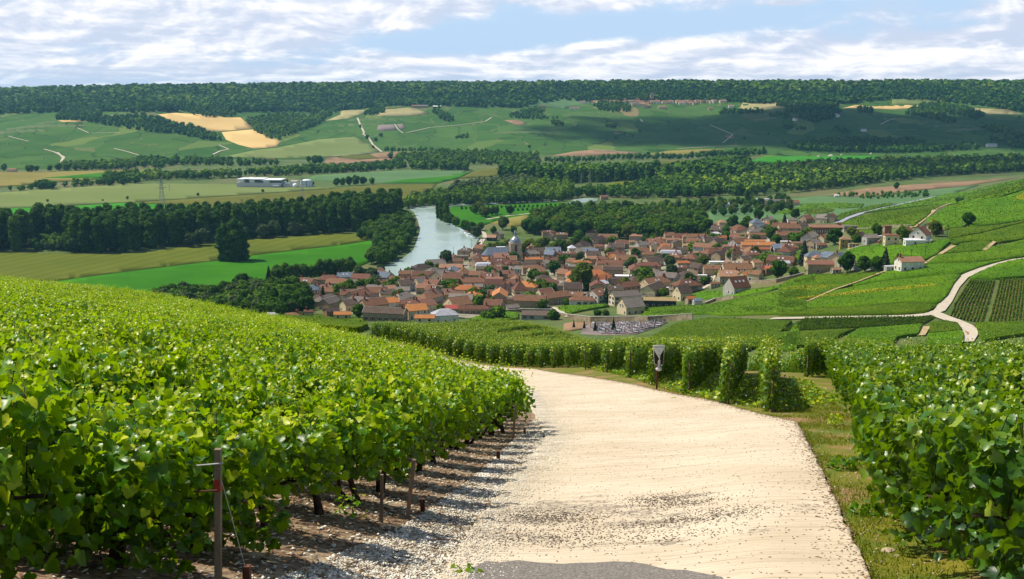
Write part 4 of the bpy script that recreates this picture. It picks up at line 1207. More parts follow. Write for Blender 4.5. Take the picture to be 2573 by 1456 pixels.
KIND = {
    'poplar': [(crown_mesh('crown', 200 + i, lobes_poplar(i), 1500, 1.25, M['poplar'], up=.5), 28.0) for i in range(5)],
    'round': [(crown_mesh('crown', 220 + i, lobes_round(i), 1400, 1.1, M['tree'], up=.5), 14.0) for i in range(6)],
    'pale': [(crown_mesh('crown', 240 + i, lobes_round(30 + i), 1400, 1.0, M['pale_tree'], up=.5), 14.0) for i in range(3)],
    'lime': [(crown_mesh('crown', 250 + i, lobes_round(40 + i), 1300, 1.0, M['lime_tree'], up=.5), 14.0) for i in range(3)],
    'bush': [(crown_mesh('crown', 260 + i, lobes_bush(i), 520, .62, M['tree'], up=.5), 4.5) for i in range(4)],
    'conifer': [(crown_mesh('crown', 280 + i, lobes_cone(i), 700, .75, M['conifer'], up=.1), 12.0) for i in range(3)],
    'far': [(crown_mesh('crown', 300 + i, lobes_round(60 + i, n=7), 260, 2.3, M['far_tree'], .86, up=.5), 14.0) for i in range(4)],
}
_tm = {}


def trunk_for(kind):
    if kind not in _tm:
        h = KIND[kind][0][1]; m = MB(); r0 = h * .022
        m.path([(0, 0, -1), (0.05 * h / 10, 0, h * .2), (0, .06 * h / 10, h * .55)], [r0 * 1.2, r0, r0 * .5])
        for a in range(4):
            c, s = math.cos(a * 1.57 + .4), math.sin(a * 1.57 + .4)
            m.path([(0, 0, h * .22), (c * h * .1, s * h * .1, h * .38), (c * h * .17, s * h * .17, h * .52)], [r0 * .6, r0 * .4, r0 * .2], 5)
        _tm[kind] = m.mesh('trunk', M['trunk'], True)
    return _tm[kind]


TREES = 0


def tree(kind, x, y, h, label, group=None, wid=1.0, name='tree', trunk=True, cat='tree'):
    me, h0 = random.choice(KIND[kind]); s = h / h0
    global TREES; TREES += 1
    root = empty(name, (x, y, h1(x, y) - .1), random.uniform(0, 6.28), (s * wid, s * wid * random.uniform(.92, 1.08), s))
    ob('crown', me, root)
    if trunk: ob('trunk', trunk_for(kind), root)
    return tag(root, label, cat, group)


def tree_px(kind, px, py, h, label, group=None, wid=1.0, dmin=150, **kw):
    p = at(px, py, 0, dmin)
    return tree(kind, p.x, p.y, h, label, group, wid, **kw)


def spread(poly, gap, seed, extra=()):
    """points at least gap apart inside a world outline"""
    r = random.Random(seed); P = np.asarray(poly); x0, y0 = P.min(0); x1, y1 = P.max(0)
    area = (x1 - x0) * (y1 - y0); cell = {}; out = []
    tries = int(area / gap ** 2 * 7)
    if tries < 1: return out
    C = np.array([(r.uniform(x0, x1), r.uniform(y0, y1)) for _ in range(tries)])
    C = C[inside(P, C[:, 0], C[:, 1])]
    for x, y in C:
        i, j = int(x // gap), int(y // gap)
        if all((x - a) ** 2 + (y - b_) ** 2 >= gap * gap for di in (-1, 0, 1) for dj in (-1, 0, 1) for a, b_ in cell.get((i + di, j + dj), ())):
            cell.setdefault((i, j), []).append((x, y)); out.append((x, y))
    return out


def wood(pts, gap, hr, mix, label, group, name, seed, dmin=150, wid=1.0):
    for x, y in spread(land_poly(pts, dmin), gap, seed):
        k = random.choices([m_[0] for m_ in mix], [m_[1] for m_ in mix])[0]
        tree(k, x, y, random.uniform(*hr) * (.8 if k in ('pale', 'round') and hr[1] > 22 else 1), label, group, wid, name)


# the poplar wood on the left bank
wood([(168, 634), (300, 636), (400, 624), (545, 603), (640, 597), (830, 586), (915, 582), (1000, 560), (1008, 542), (960, 537), (880, 547), (760, 566), (600, 578), (450, 586), (250, 592), (195, 604)], 10.5, (28, 33), [('poplar', 1)],
     'tall dark poplar in the wood behind the left meadow', 'poplars of the riverside wood', 'poplar_tree', 1)
wood([(84, 606), (180, 606), (190, 592), (95, 590)], 10.5, (29, 34), [('poplar', 1)], 'tall poplar in the separate clump left of the poplar wood', 'poplars of the small clump', 'poplar_tree', 2)
wood([(-60, 634), (66, 632), (70, 606), (-60, 606)], 10.5, (31, 35), [('poplar', 1)], 'tall poplar at the left edge of the photo', 'poplars at the left edge', 'poplar_tree', 3)
wood([(72, 632), (168, 632), (168, 614), (80, 612)], 9, (7, 12), [('pale', 1), ('bush', 1), ('round', 1)], 'low bushy tree between the poplar clumps on the left', 'bushy trees between the poplars', 'bushy_tree', 4)
for px, py, h in [(478, 622, 15), (505, 618, 17), (520, 612, 13), (615, 602, 13), (660, 600, 16), (690, 597, 18), (740, 593, 17), (760, 592, 13), (170, 630, 17), (178, 636, 14)]:
    tree_px('pale' if px > 460 else 'round', px, py, h, 'greyish round tree standing against the foot of the poplar wood', 'grey-green trees at the foot of the poplars', 1.0, name='round_tree')
LONE = crown_mesh('crown', 901, lobes_lone(5), 6500, 1.3, M['poplar'], up=.5)
p = at(586, 656)
o = tag(empty('poplar_tree', (p.x, p.y, p.z - .1), .3), 'massive lone poplar clump standing free in the meadow before the wood', 'tree'); ob('crown', LONE, o); ob('trunk', trunk_for('poplar'), o)
# left river bank
wood([(905, 604), (940, 606), (942, 640), (930, 664), (955, 670), (990, 656), (1016, 628), (1034, 600), (1032, 574), (1014, 548), (975, 548), (920, 578)], 8.0, (11, 16), [('round', 6), ('pale', 1)],
     'round bushy tree on the left river bank inside the bend', 'trees on the left river bank', 'riverside_tree', 5, wid=1.05)
# scrub and garden trees at the near left end of the village
wood([(372, 772), (420, 748), (560, 752), (640, 742), (705, 740), (760, 752), (780, 792), (700, 806), (560, 800)], 8.0, (9, 14), [('round', 5), ('pale', 2), ('bush', 1)],
     'dark garden tree in the thicket below the left vineyard', 'trees of the thicket at the village end', 'garden_tree', 6, 560)
for px, py, h, k, lab in [(614, 742, 17, 'round', 'big round dark tree rising above the thicket at the village end'), (597, 735, 11, 'lime', 'small yellowish tree beside the big round dark tree'),
                          (735, 755, 16, 'round', 'broad rounded tree left of the first village houses'), (690, 750, 11, 'pale', 'pale small tree between the big thicket tree and the broad one'),
                          (676, 706, 12, 'conifer', 'narrow dark conifer at the edge of the green field'), (700, 710, 14, 'round', 'tree right of the narrow conifer by the green field')]:
    tree_px(k, px, py, h, lab, None, name='garden_tree', dmin=560)
rowx = [(722, 712), (740, 710), (762, 707), (785, 703), (805, 701), (824, 699), (842, 697), (862, 695), (880, 690)]
for i, (px, py) in enumerate(rowx):
    tree_px('round', px, py, random.uniform(12, 16), 'dark tree in the line between the green field and the first houses', 'tree line along the green field', .85, name='field_tree')
for px, py, h, k, lab in [(905, 712, 14, 'pale', 'pale willow by the river, left of the brown roofed hall'), (932, 712, 13, 'pale', 'second pale willow near the water, right of the first'),
                          (957, 690, 9, 'pale', 'small willow at the near water edge'), (1077, 682, 9, 'round', 'small dark tree on the near bank left of the tall poles'), (1120, 664, 13, 'pale', 'round pale tree on the near bank between tall poles'),
                          (970, 700, 6, 'conifer', 'tiny spruce by the near river bank'), (1030, 700, 8, 'round', 'low dark tree by the riverside roofs'), (1050, 692, 6, 'conifer', 'tiny dark conifer by the riverside roofs'),
                          (1112, 556, 25, 'poplar', 'tall poplar on the right bank at the river bend'), (1122, 560, 24, 'poplar', 'second tall poplar on the right bank at the bend'), (1104, 550, 23, 'poplar', 'leftmost tall poplar on the right bank at the bend'),
                          (1130, 566, 14, 'round', 'round tree just below the bend poplars'), (1145, 571, 12, 'round', 'dark low tree on the right bank below the poplars'), (1170, 583, 13, 'round', 'dark round tree on the bank above the moored boats'),
                          (1185, 588, 13, 'round', 'tree between the dark round tree and the willow by the boats'), (1197, 600, 14, 'pale', 'broad grey-green willow beside the moored boats'), (1263, 578, 16, 'lime', 'light green tree standing in front of the dry lawn'),
                          (1240, 590, 9, 'round', 'small dark tree left of the light green tree'), (1290, 588, 9, 'round', 'small dark tree right of the light green tree'), (1208, 580, 10, 'round', 'dark shrubby tree behind the willow by the boats')]:
    tree_px(k, px, py, h, lab, None, dmin=600, name='riverside_tree')
for i, (px, py, h) in enumerate([(1194, 539, 13), (1206, 535, 15), (1212, 545, 13), (1221, 547, 14), (1236, 542, 11), (1247, 540, 11), (1282, 540, 12)]):
    tree_px('lime' if i % 2 else 'round', px, py, h, 'round park tree standing alone on the bright lawn across the river', 'park trees on the bright lawn', 1.0, dmin=900, name='park_tree')
for row, (x0, y0, x1, y1, n) in enumerate([(1160, 527, 1440, 518, 26), (1290, 532, 1420, 524, 12)]):
    for i in range(n):
        f = i / (n - 1)
        tree_px('bush', x0 + (x1 - x0) * f, y0 + (y1 - y0) * f, random.uniform(3.5, 5), 'young planted sapling in the rows behind the bright lawn', 'saplings behind the lawn', .5, dmin=900, name='sapling', trunk=False)
# chestnut avenue behind the church, village trees
AV = [(1222, 640), (1232, 634), (1243, 630), (1252, 628), (1262, 630), (1272, 626), (1280, 624), (1226, 648), (1240, 645), (1312, 634), (1322, 630), (1334, 626), (1346, 628), (1358, 622), (1368, 620), (1352, 634),
      (1384, 634), (1396, 630), (1408, 628), (1420, 628), (1432, 626), (1440, 620)]
for px, py in AV:
    tree_px('lime' if random.random() < .6 else 'round', px, py + 4, random.uniform(9, 12), 'yellow-green chestnut in the avenue behind the church', 'chestnut avenue behind the church', 1.05, dmin=600, name='chestnut_tree')
SINGLE = [
    ('round', ZB((1350, 465)), 12, 'ball shaped tree right of the chestnut avenue'), ('round', ZB((1250, 420)), 14, 'dark tree behind the ball shaped tree'),
    ('round', ZB((940, 815)), 12, 'round tree among roofs in the village middle'), ('round', ZB((720, 880)), 8, 'low dark tree left of the round tree among the roofs'), ('round', ZB((640, 870)), 7, 'leftmost low tree among the middle roofs'), ('bush', ZB((800, 860)), 6, 'bush beside the round tree among the roofs'),
    ('lime', ZB((1300, 1010)), 21, 'big airy birch in front of the long orange roof'), ('lime', ZB((1850, 1010)), 10, 'yellow-green tree right of the grey gable house'), ('round', ZB((2130, 985)), 14, 'dark spruce-like tree at the right of the front houses'),
    ('conifer', ZB((1610, 1180)), 11, 'dark conifer between the white house and the cream barn'), ('bush', ZB((240, 1380)), 8, 'round bush in front of the village above the vines'), ('bush', ZB((780, 1240)), 6, 'bright bush by the grey garage'), ('bush', ZB((920, 1385)), 6, 'dark bush beside the low brown shed'),
    ('bush', ZB((90, 1390)), 5, 'small bush at the garden wall above the vines'), ('round', ZB((920, 1080)), 9, 'slender tree beside the red roofed small house'), ('bush', ZB((1100, 1200)), 4.5, 'dark hedge bush left of the bungalow'),
    ('round', ZA((60, 680)), 13, 'dark tree at the left end of the village, left of the dormer house'), ('round', ZA((130, 760)), 13, 'dark tree below the dormer house'), ('conifer', ZA((365, 770)), 12, 'dark conifer in front of the dormer house'),
    ('round', ZA((520, 720)), 11, 'clipped round tree in front of the brown hall, left'), ('round', ZA((600, 700)), 12, 'clipped round tree in front of the brown hall, second'), ('round', ZA((690, 690)), 12, 'clipped round tree in front of the brown hall, third'), ('round', ZA((780, 680)), 12, 'clipped round tree in front of the brown hall, fourth'), ('round', ZA((840, 670)), 10, 'clipped round tree in front of the brown hall, rightmost'),
    ('conifer', ZA((680, 790)), 9, 'dark conifer between two grey gables'), ('pale', ZA((545, 820)), 7, 'small rounded tree below the grey gable'), ('round', ZA((690, 890)), 8, 'dark bush tree beside the orange hut at the vines'), ('conifer', ZA((970, 775)), 5, 'tiny conifer before the pink roofed house'),
    ('round', ZC((1730, 450)), 13, 'dense round tree beside the long orange sheds'), ('bush', ZC((960, 500)), 6, 'clipped bush among the back roofs'), ('round', ZC((1520, 680)), 9, 'dark tree below the orange sheds'), ('conifer', ZC((1740, 650)), 8, 'dark cone tree left of the green plot'),
    ('round', ZC((1220, 700)), 9, 'dark tree between two hipped roofs'), ('round', ZC((130, 1060)), 14, 'tall green tree left of the grey house'), ('round', ZC((690, 1070)), 11, 'round tree beside the street lamp'), ('bush', ZC((880, 1010)), 6, 'dark bush by the small lane'), ('conifer', ZC((920, 1010)), 7, 'dark clipped cone tree by the small lane'),
    ('round', ZC((1500, 970)), 8, 'dark tree right of the steep roofed house'), ('round', ZC((1820, 940)), 12, 'dark wide tree below the red roof'), ('round', ZC((1210, 870)), 8, 'dark tree beside the red roof'), ('conifer', ZC((1545, 640)), 6, 'small spruce by the white tank'), ('conifer', ZC((2150, 760)), 15, 'tall dark cypress left of the slate roofed houses'),
    ('round', ZC((1230, 320)), 16, 'dark broad tree at the back of the village'), ('round', ZC((1420, 300)), 13, 'tree left of the slate roofed villa'), ('round', ZC((1560, 190)), 14, 'dark tree behind the slate roofed villa'), ('round', ZC((1760, 330)), 12, 'grey-green tree right of the slate roofed villa'), ('conifer', ZC((1890, 270)), 9, 'blue-green conifer near the back gables'),
    ('pale', ZC((1760, 110)), 10, 'pale tree alone in the field behind the villa'), ('bush', ZC((350, 1150)), 5, 'dark bush below the steep gabled house'),
    ('bush', ZB((1500, 1330)), 3.5, 'dark clipped bush left of the cream gable house'), ('bush', ZB((1600, 1330)), 4, 'green bush next to the cream gable house'),
    ('round', ZD((610, 665)), 11, 'round tree beside the concrete yard wall'), ('round', ZD((770, 660)), 9, 'dark tree left of the white walled house'), ('round', ZD((880, 655)), 8, 'dark tree nearest the white walled house'), ('conifer', ZD((945, 650)), 12, 'thin dark conifer by the pole near the white walled house'),
    ('round', ZD((1690, 250)), 14, 'lone dark tree on the open vineyard slope'), ('lime', ZD((275, 370)), 10, 'yellow-green tree before the red brick row'), ('round', ZD((500, 420)), 12, 'dark tree left of the ochre house'), ('bush', ZD((690, 400)), 6, 'bush right of the ochre house'), ('round', ZD((1105, 390)), 9, 'tree between the tall cream house and the gabled villa'),
    ('lime', ZD((1400, 345)), 10, 'yellow-green tree right of the gabled villa'), ('lime', ZD((650, 350)), 8, 'light tree behind the ochre house'), ('round', ZD((150, 190)), 11, 'tree among the back right houses'), ('conifer', ZD((55, 260)), 13, 'dark spruce at the back right houses'), ('bush', ZD((300, 680)), 5, 'bush under the stone barn'), ('bush', ZD((130, 680)), 5, 'dark bush left of the stone barn'),
    ('conifer', ZD((225, 580)), 13, 'tall cypress beside the slate roofs'), ('round', ZD((870, 335)), 8, 'tree behind the grey bungalow'), ('bush', ZD((800, 400)), 4, 'hedge bush before the grey bungalow'),
    ('round', ZH((540, 1090)), 12, 'round tree in the field by the right bank road'), ('pale', ZH((650, 1060)), 11, 'pale round tree in the field by the long shed'), ('poplar', ZH((318, 1030)), 21, 'tall dark poplar beside the long shed'), ('round', ZH((430, 1040)), 12, 'tree in front of the long shed, right'), ('round', ZH((340, 1045)), 10, 'tree in front of the long shed, left'),
    ('lime', ZH((100, 1050)), 11, 'light green tree left of the long shed'), ('round', ZH((620, 980)), 9, 'tree behind the long shed'), ('round', ZH((1535, 895)), 11, 'dark lone tree on the red soil field'), ('bush', ZH((2050, 1000)), 6, 'lone dark bush beside the dirt track on the slope'),
]
for k, pts, h, lab in SINGLE:
    if 'lone dark tree on the open' in lab: h = 9
    (px, py), = pts
    if px < 0: continue
    tree_px(k, px, py, h, lab, None, dmin=350, name={'conifer': 'conifer_tree', 'bush': 'bush', 'poplar': 'poplar_tree'}.get(k, 'garden_tree'), cat='bush' if k == 'bush' else 'tree')
# clipped hedges
M['hedge'] = M['tree']


def hedge(px0, py0, px1, py1, h, wdt, label):
    a, b_ = at(px0, py0, 0, 350), at(px1, py1, 0, 350); d = Vector((b_.x - a.x, b_.y - a.y)); L = d.length; n = max(2, int(L / wdt))
    lob = [(L * (i + .5) / n - L / 2, 0, h * .5, wdt * .62, wdt * .5, h * .52) for i in range(n)]
    c = (a + b_) / 2
    tag(ob('hedge', crown_mesh('hedge', int(px0), lob, int(90 * L / 4), .45, M['tree'], .9), None, (c.x, c.y, h1(c.x, c.y)), math.atan2(d.y, d.x)), label, 'hedge')


for a, b_, h, w_, lab in [((1850, 1310), (2150, 1275), 3.0, 2.6, 'rounded dark hedge at the foot of the cream gable house'), ((2080, 1195), (2180, 1190), 4, 3, 'dark hedge right of the cream gable house')]:
    (p0, p1) = ZB(a, b_); hedge(*p0, *p1, h, w_, lab)
for a, b_, h, w_, lab in [((90, 1250), (400, 1260), 4.2, 3.5, 'tall dark hedge in front of the tan roofed barn'), ((1970, 570), (2140, 555), 4, 3, 'dark square hedge beside the slate shed'), ((560, 410), (900, 400), 3, 2.5, 'dark hedge line at the back of the village')]:
    (p0, p1) = ZC(a, b_); hedge(*p0, *p1, h, w_, lab)
# the wood behind the village
wood([(1322, 590), (1450, 596), (1600, 604), (1700, 604), (1775, 594), (1778, 566), (1700, 550), (1560, 540), (1430, 540), (1340, 558)], 11.5, (13, 19), [('round', 9), ('lime', 1)],
     'broad dark tree in the dense wood behind the village', 'trees of the wood behind the village', 'woodland_tree', 8, 800, 1.15)
wood([(1590, 556), (1780, 548), (1990, 530), (1980, 505), (1800, 512), (1600, 525)], 15, (7, 11), [('round', 5), ('lime', 1), ('pale', 2)],
     'small tree in the gardens between the village wood and the river woods', 'trees of the far gardens', 'woodland_tree', 9, 900)


# ------------------------------------------------------------------ far woods and tree belts: too many to count
def far_wood(name, pts, gap, hr, seed, n_leaf=46, size=2.4, dmin=900, poplar=False, wid=1.0, mat='far_tree', upscale=1.0, world=None):
    P = np.array(spread(world if world is not None else land_poly(pts, dmin), gap, seed))
    if not len(P): return
    r = np.random.default_rng(seed); base = []
    for k in range(5):
        lob = lobes_poplar(80 + k, 14, 3.6, .4)[::2] if poplar else lobes_round(80 + k, 14, 6, .6, 6)
        if poplar: lob = [(a, b_, c, d * 1.1, e * 1.1, f * 1.9) for a, b_, c, d, e, f in lob]
        p_, n_, t_, s_, c_ = crown_arrays(seed + k, lob, n_leaf, size, .5, .4)
        u, t, nr = frames(n_, t_)
        V = (p_[:, None, :] + s_[:, None, None] * (CL[None, :, 0, None] * u[:, None, :] + CL[None, :, 1, None] * t[:, None, :] + CL_Z[None, :, None] * nr[:, None, :])).reshape(-1, 3)
        F = (CL_F[None] + (np.arange(len(p_)) * 5)[:, None, None]).reshape(-1, 3)
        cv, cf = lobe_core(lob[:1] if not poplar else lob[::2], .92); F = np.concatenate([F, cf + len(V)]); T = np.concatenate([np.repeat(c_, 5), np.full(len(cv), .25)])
        base.append((np.concatenate([V, cv]), F, T))
    kk = r.integers(0, 5, len(P)); VV, FF, TT = [], [], []; off = 0
    z = H(P[:, 0], P[:, 1])
    for i, (x, y) in enumerate(P):
        V, F, T = base[kk[i]]; h = r.uniform(*hr) / 14; a = r.uniform(0, 6.28); c, s = math.cos(a), math.sin(a); w_ = h * wid * r.uniform(.85, 1.2)
        VV.append(np.stack([(V[:, 0] * c - V[:, 1] * s) * w_ + x, (V[:, 0] * s + V[:, 1] * c) * w_ + y, V[:, 2] * h + z[i]], 1)); FF.append(F + off); off += len(V); TT.append(np.clip(T + r.normal(0, .13) + .10 * math.sin(x / 61 + 1.7 * math.sin(y / 83)) + .08 * math.sin(x / 23 + y / 31), 0, 1))
    o = ob(name, mesh_np(name, np.concatenate(VV), np.concatenate(FF), M[mat], np.concatenate(TT))); o['kind'] = 'stuff'
    return o


# wooded ridge
ridge_line = [(-380, 292), (-60, 290), (80, 286), (150, 283), (250, 280), (330, 284), (420, 282), (520, 278), (600, 284), (700, 282), (800, 283), (900, 276), (1000, 268), (1100, 268), (1200, 270), (1310, 272), (1345, 262), (1420, 252), (1500, 260), (1600, 256), (1700, 258), (1800, 256), (1900, 262), (2000, 263), (2120, 262), (2240, 250), (2340, 254), (2420, 262), (2500, 272), (2573, 285), (2950, 285)]
w = [tuple(at(px, py, 0, 2300)[:2]) for px, py in dens_px(ridge_line, 30, False)]
front = w + [(p[0] / p[1] * (p[1] + 330), p[1] + 330) for p in w[::-1]]
back_ = [(p[0] / p[1] * (p[1] + 330), p[1] + 330) for p in w] + [(p[0] / p[1] * 4560, 4560) for p in w[::-1]]
far_wood('forest', None, 16, (11, 21), 21, 34, 4.2, wid=1.2, world=front)
far_wood('forest', None, 19, (9, 25), 22, 26, 4.8, wid=1.35, world=back_)
FW = [
    ('woodland', ZJ((400, 245), (420, 190), (560, 160), (720, 190), (660, 225), (760, 240), (1000, 225), (1110, 240), (1200, 275), (1310, 290), (1400, 320), (1440, 335), (1545, 392), (1450, 392), (1250, 350), (1000, 325), (800, 295), (580, 258)), 15, (12, 17), 2300),
    ('woodland', ZJ((1310, 195), (1400, 165), (1640, 175), (1650, 225), (1500, 232), (1380, 220)), 15, (12, 17), 2300),
    ('woodland', ZJ((1720, 250), (1850, 225), (2050, 215), (2260, 240), (2260, 272), (2100, 330), (1950, 385), (1890, 385), (1790, 330)), 15, (12, 17), 2300),
    ('woodland', ZG((0, 140), (200, 60), (600, 150), (560, 190), (350, 190), (240, 240), (140, 310), (0, 390)), 15, (11, 15), 2300),
    ('thicket', ZG((600, 250), (620, 215), (700, 180), (820, 165), (830, 225), (700, 255)), 13, (10, 14), 2300),
    ('thicket', ZG((1380, 225), (1450, 190), (1510, 240), (1610, 300), (1600, 328), (1480, 325), (1440, 260)), 13, (12, 16), 2300),
    ('thicket', ZG((1650, 520), (1700, 490), (1780, 495), (1770, 520)), 12, (9, 12), 2300),
    ('thicket', ZI((260, 350), (330, 310), (480, 285), (580, 345), (570, 372), (420, 370)), 13, (11, 15), 2300), ('thicket', ZI((470, 290), (500, 268), (580, 300), (540, 310)), 13, (11, 14), 2300),
    ('thicket', ZI((635, 415), (660, 385), (745, 415), (740, 432), (680, 432)), 12, (11, 15), 2300), ('thicket', ZI((1125, 435), (1150, 410), (1230, 440), (1220, 452)), 12, (11, 14), 2300),
    ('woodland', ZI((1020, 250), (1100, 215), (1350, 225), (1360, 300), (1200, 305), (1080, 285)), 14, (11, 15), 2300), ('thicket', ZI((2150, 325), (2200, 290), (2480, 300), (2573, 290), (2573, 320), (2250, 325)), 13, (11, 15), 2300),
    ('woodland', ZH((560, 220), (740, 200), (900, 195), (1060, 220), (1080, 280), (1000, 330), (870, 362), (740, 325), (820, 280), (700, 255)), 14, (12, 17), 2300),
    ('thicket', ZH((500, 300), (560, 280), (640, 300), (700, 312), (560, 318)), 13, (10, 14), 2300), ('thicket', ZH((620, 275), (720, 250), (800, 270), (700, 282)), 13, (10, 14), 2300),
    ('woodland', ZH((1610, 290), (1640, 255), (1760, 215), (1900, 200), (2100, 245), (2250, 300), (2190, 335), (2050, 300), (1900, 290), (2020, 355), (1950, 362), (1800, 320)), 14, (12, 16), 2300),
    ('thicket', ZH((1210, 275), (1230, 240), (1330, 250), (1340, 282)), 13, (11, 15), 2300), ('thicket', ZH((1010, 415), (1050, 395), (1120, 410), (1175, 455), (1100, 450)), 13, (10, 13), 2300), ('thicket', ZH((715, 415), (740, 398), (800, 402), (790, 418)), 12, (9, 12), 2300),
    ('woodland', ZH((2220, 400), (2300, 380), (2450, 440), (2573, 470), (2900, 470), (2900, 560), (2500, 560), (2300, 500), (2420, 470)), 15, (12, 16), 2000),
    ('woodland', ZH((650, 565), (800, 545), (1000, 510), (1200, 500), (1700, 520), (1850, 560), (2200, 570), (2180, 580), (1500, 610), (1000, 600), (720, 580)), 15, (14, 20), 1800),
    # tree belts of the valley floor
    ('tree_belt', ZJ((390, 605), (420, 572), (700, 560), (940, 548), (945, 590), (650, 600)), 11, (11, 15), 1500), ('tree_belt', ZJ((920, 545), (1000, 525), (1150, 545), (1240, 530), (1240, 560), (1140, 585), (980, 580)), 13, (11, 17), 1500),
    ('tree_belt', ZJ((1260, 565), (1300, 535), (1480, 535), (1700, 545), (1960, 560), (1690, 572)), 13, (10, 15), 1500), ('tree_belt', ZJ((720, 710), (740, 660), (960, 640), (985, 690), (850, 705)), 13, (13, 18), 1300),
    ('tree_belt', ZJ((1000, 675), (1040, 640), (1200, 650), (1320, 645), (1480, 650), (1690, 640), (1680, 655), (1350, 665), (1150, 672)), 12, (12, 19), 1300), ('tree_belt', ZJ((1690, 638), (1800, 620), (2000, 600), (2200, 590), (2573, 590), (2573, 612), (2100, 635), (1950, 640)), 13, (11, 16), 1300),
    ('hedgerow', ZJ((0, 745), (260, 725), (420, 715), (720, 690), (725, 708), (420, 722), (110, 748)), 11, (7, 14), 1300), ('tree_belt', ZJ((265, 735), (280, 715), (360, 715), (370, 735)), 10, (13, 16), 1300),
    ('tree_belt', ZG((0, 905), (200, 870), (600, 850), (1000, 800), (1100, 860), (900, 880), (300, 900)), 13, (10, 16), 1300), ('tree_belt', ZG((900, 745), (1200, 710), (1600, 690), (2000, 690), (2250, 720), (2570, 720), (2573, 770), (2200, 800), (1770, 815), (1300, 790), (1000, 790)), 14, (11, 17), 1300),
    ('tree_belt', ZG((1110, 870), (1150, 830), (1500, 800), (1750, 850), (1760, 880), (1400, 880)), 13, (15, 20), 1300), ('tree_belt', ZG((2150, 835), (2250, 810), (2500, 815), (2560, 845), (2350, 845)), 13, (12, 15), 1300),
    ('tree_belt', ZG((830, 668), (850, 655), (1390, 655), (1390, 665)), 11, (9, 13), 1500),
    ('tree_belt', ZI((60, 790), (400, 770), (470, 745), (200, 700), (60, 690), (0, 700), (0, 775)), 14, (10, 15), 1300), ('tree_belt', ZI((480, 760), (700, 745), (960, 745), (1200, 720), (1500, 710), (1900, 720), (1900, 730), (1300, 735), (900, 760)), 13, (9, 14), 1300),
    ('tree_belt', ZI((1910, 725), (2000, 715), (2300, 690), (2573, 680), (2573, 695), (2200, 710)), 13, (13, 20), 1300),
]
for i, (nm, pts, gap, hr, dm) in enumerate(FW):
    far_wood(nm, pts, gap, hr, 400 + i, 42 if dm < 2000 else 30, 2.6 if dm < 2000 else 3.4, dm, wid=1.05)
# woods round the river bend and the long woods on the right
far_wood('woodland', [(1022, 526), (1100, 519), (1250, 514), (1400, 508), (1440, 494), (1436, 474), (1340, 470), (1200, 486), (1110, 500), (1034, 512)], 9.5, (14, 19), 61, 90, 1.9, 900, wid=.95)
far_wood('willow_plantation', [(1130, 500), (1200, 492), (1340, 478), (1330, 462), (1240, 468), (1150, 480)], 9, (14, 17), 62, 80, 1.8, 900, mat='pale_tree', poplar=True, wid=1.25)
far_wood('poplar_belt', [(1255, 452), (1400, 462), (1500, 458), (1640, 454), (1640, 440), (1400, 444), (1260, 442)], 10, (20, 25), 63, 60, 2.4, 900, poplar=True, wid=1.0)
far_wood('woodland', [(1430, 500), (1500, 496), (1600, 500), (1780, 498), (1800, 478), (1700, 462), (1600, 470), (1570, 482), (1480, 488)], 11, (13, 18), 64, 80, 2.0, 900)
far_wood('woodland', [(1700, 492), (1880, 494), (2050, 478), (2200, 460), (2350, 444), (2573, 432), (2800, 424), (2800, 402), (2573, 406), (2250, 414), (2000, 425), (1850, 434), (1700, 448), (1650, 460)], 15, (16, 22), 65, 44, 3.0, 900, wid=1.05)
far_wood('poplar_belt', [(1650, 456), (1750, 462), (1870, 462), (1890, 440), (1880, 428), (1820, 428), (1700, 444)], 11, (22, 27), 66, 56, 2.6, 900, poplar=True, wid=1.05)
far_wood('woodland', [(2090, 494), (2190, 502), (2340, 497), (2330, 488), (2200, 490)], 9, (5, 9), 67, 40, 1.6, 900)
far_wood('garden_thicket', [(1590, 548), (1700, 542), (1800, 530), (1850, 516), (1720, 512), (1620, 522)], 11, (6, 11), 68, 60, 1.6, 900)
# single trees far out
LONERS = [(790, 412, 17), (797, 412, 18), (805, 412, 17), (775, 408, 13), (1110, 395, 22), (1118, 396, 20), (1103, 396, 16), (944, 357, 12), (958, 345, 12), (923, 350, 12), (905, 322, 10), (938, 374, 9), (1375, 300, 9), (1390, 300, 9), (1400, 299, 9), (1330, 373, 9), (1185, 405, 14), (1545, 318, 9), (1547, 350, 8), (1570, 340, 10), (1590, 345, 7), (1608, 334, 9), (1985, 325, 9), (1970, 320, 8), (1870, 352, 9), (1930, 340, 8), (2220, 353, 8), (2020, 300, 8), (2420, 368, 15), (2440, 368, 14), (2560, 300, 12),
          (690, 443, 9), (720, 462, 8), (760, 466, 10), (877, 466, 15), (895, 466, 16), (912, 465, 14), (935, 464, 12), (860, 468, 13), (845, 468, 13), (785, 468, 8), (320, 502, 5), (498, 493, 5), (660, 484, 5), (120, 508, 4), (258, 506, 3), (80, 432, 13), (70, 432, 13), (92, 432, 12), (10, 430, 14), (125, 431, 12), (1650, 425, 18)]
for px, py, h in LONERS:
    tree_px('far', px, py, h, 'small distant tree standing apart in the far fields', 'scattered trees of the far fields', 1.0, dmin=1100, name='distant_tree', trunk=False)
print('trees', TREES, time.time() - T0)
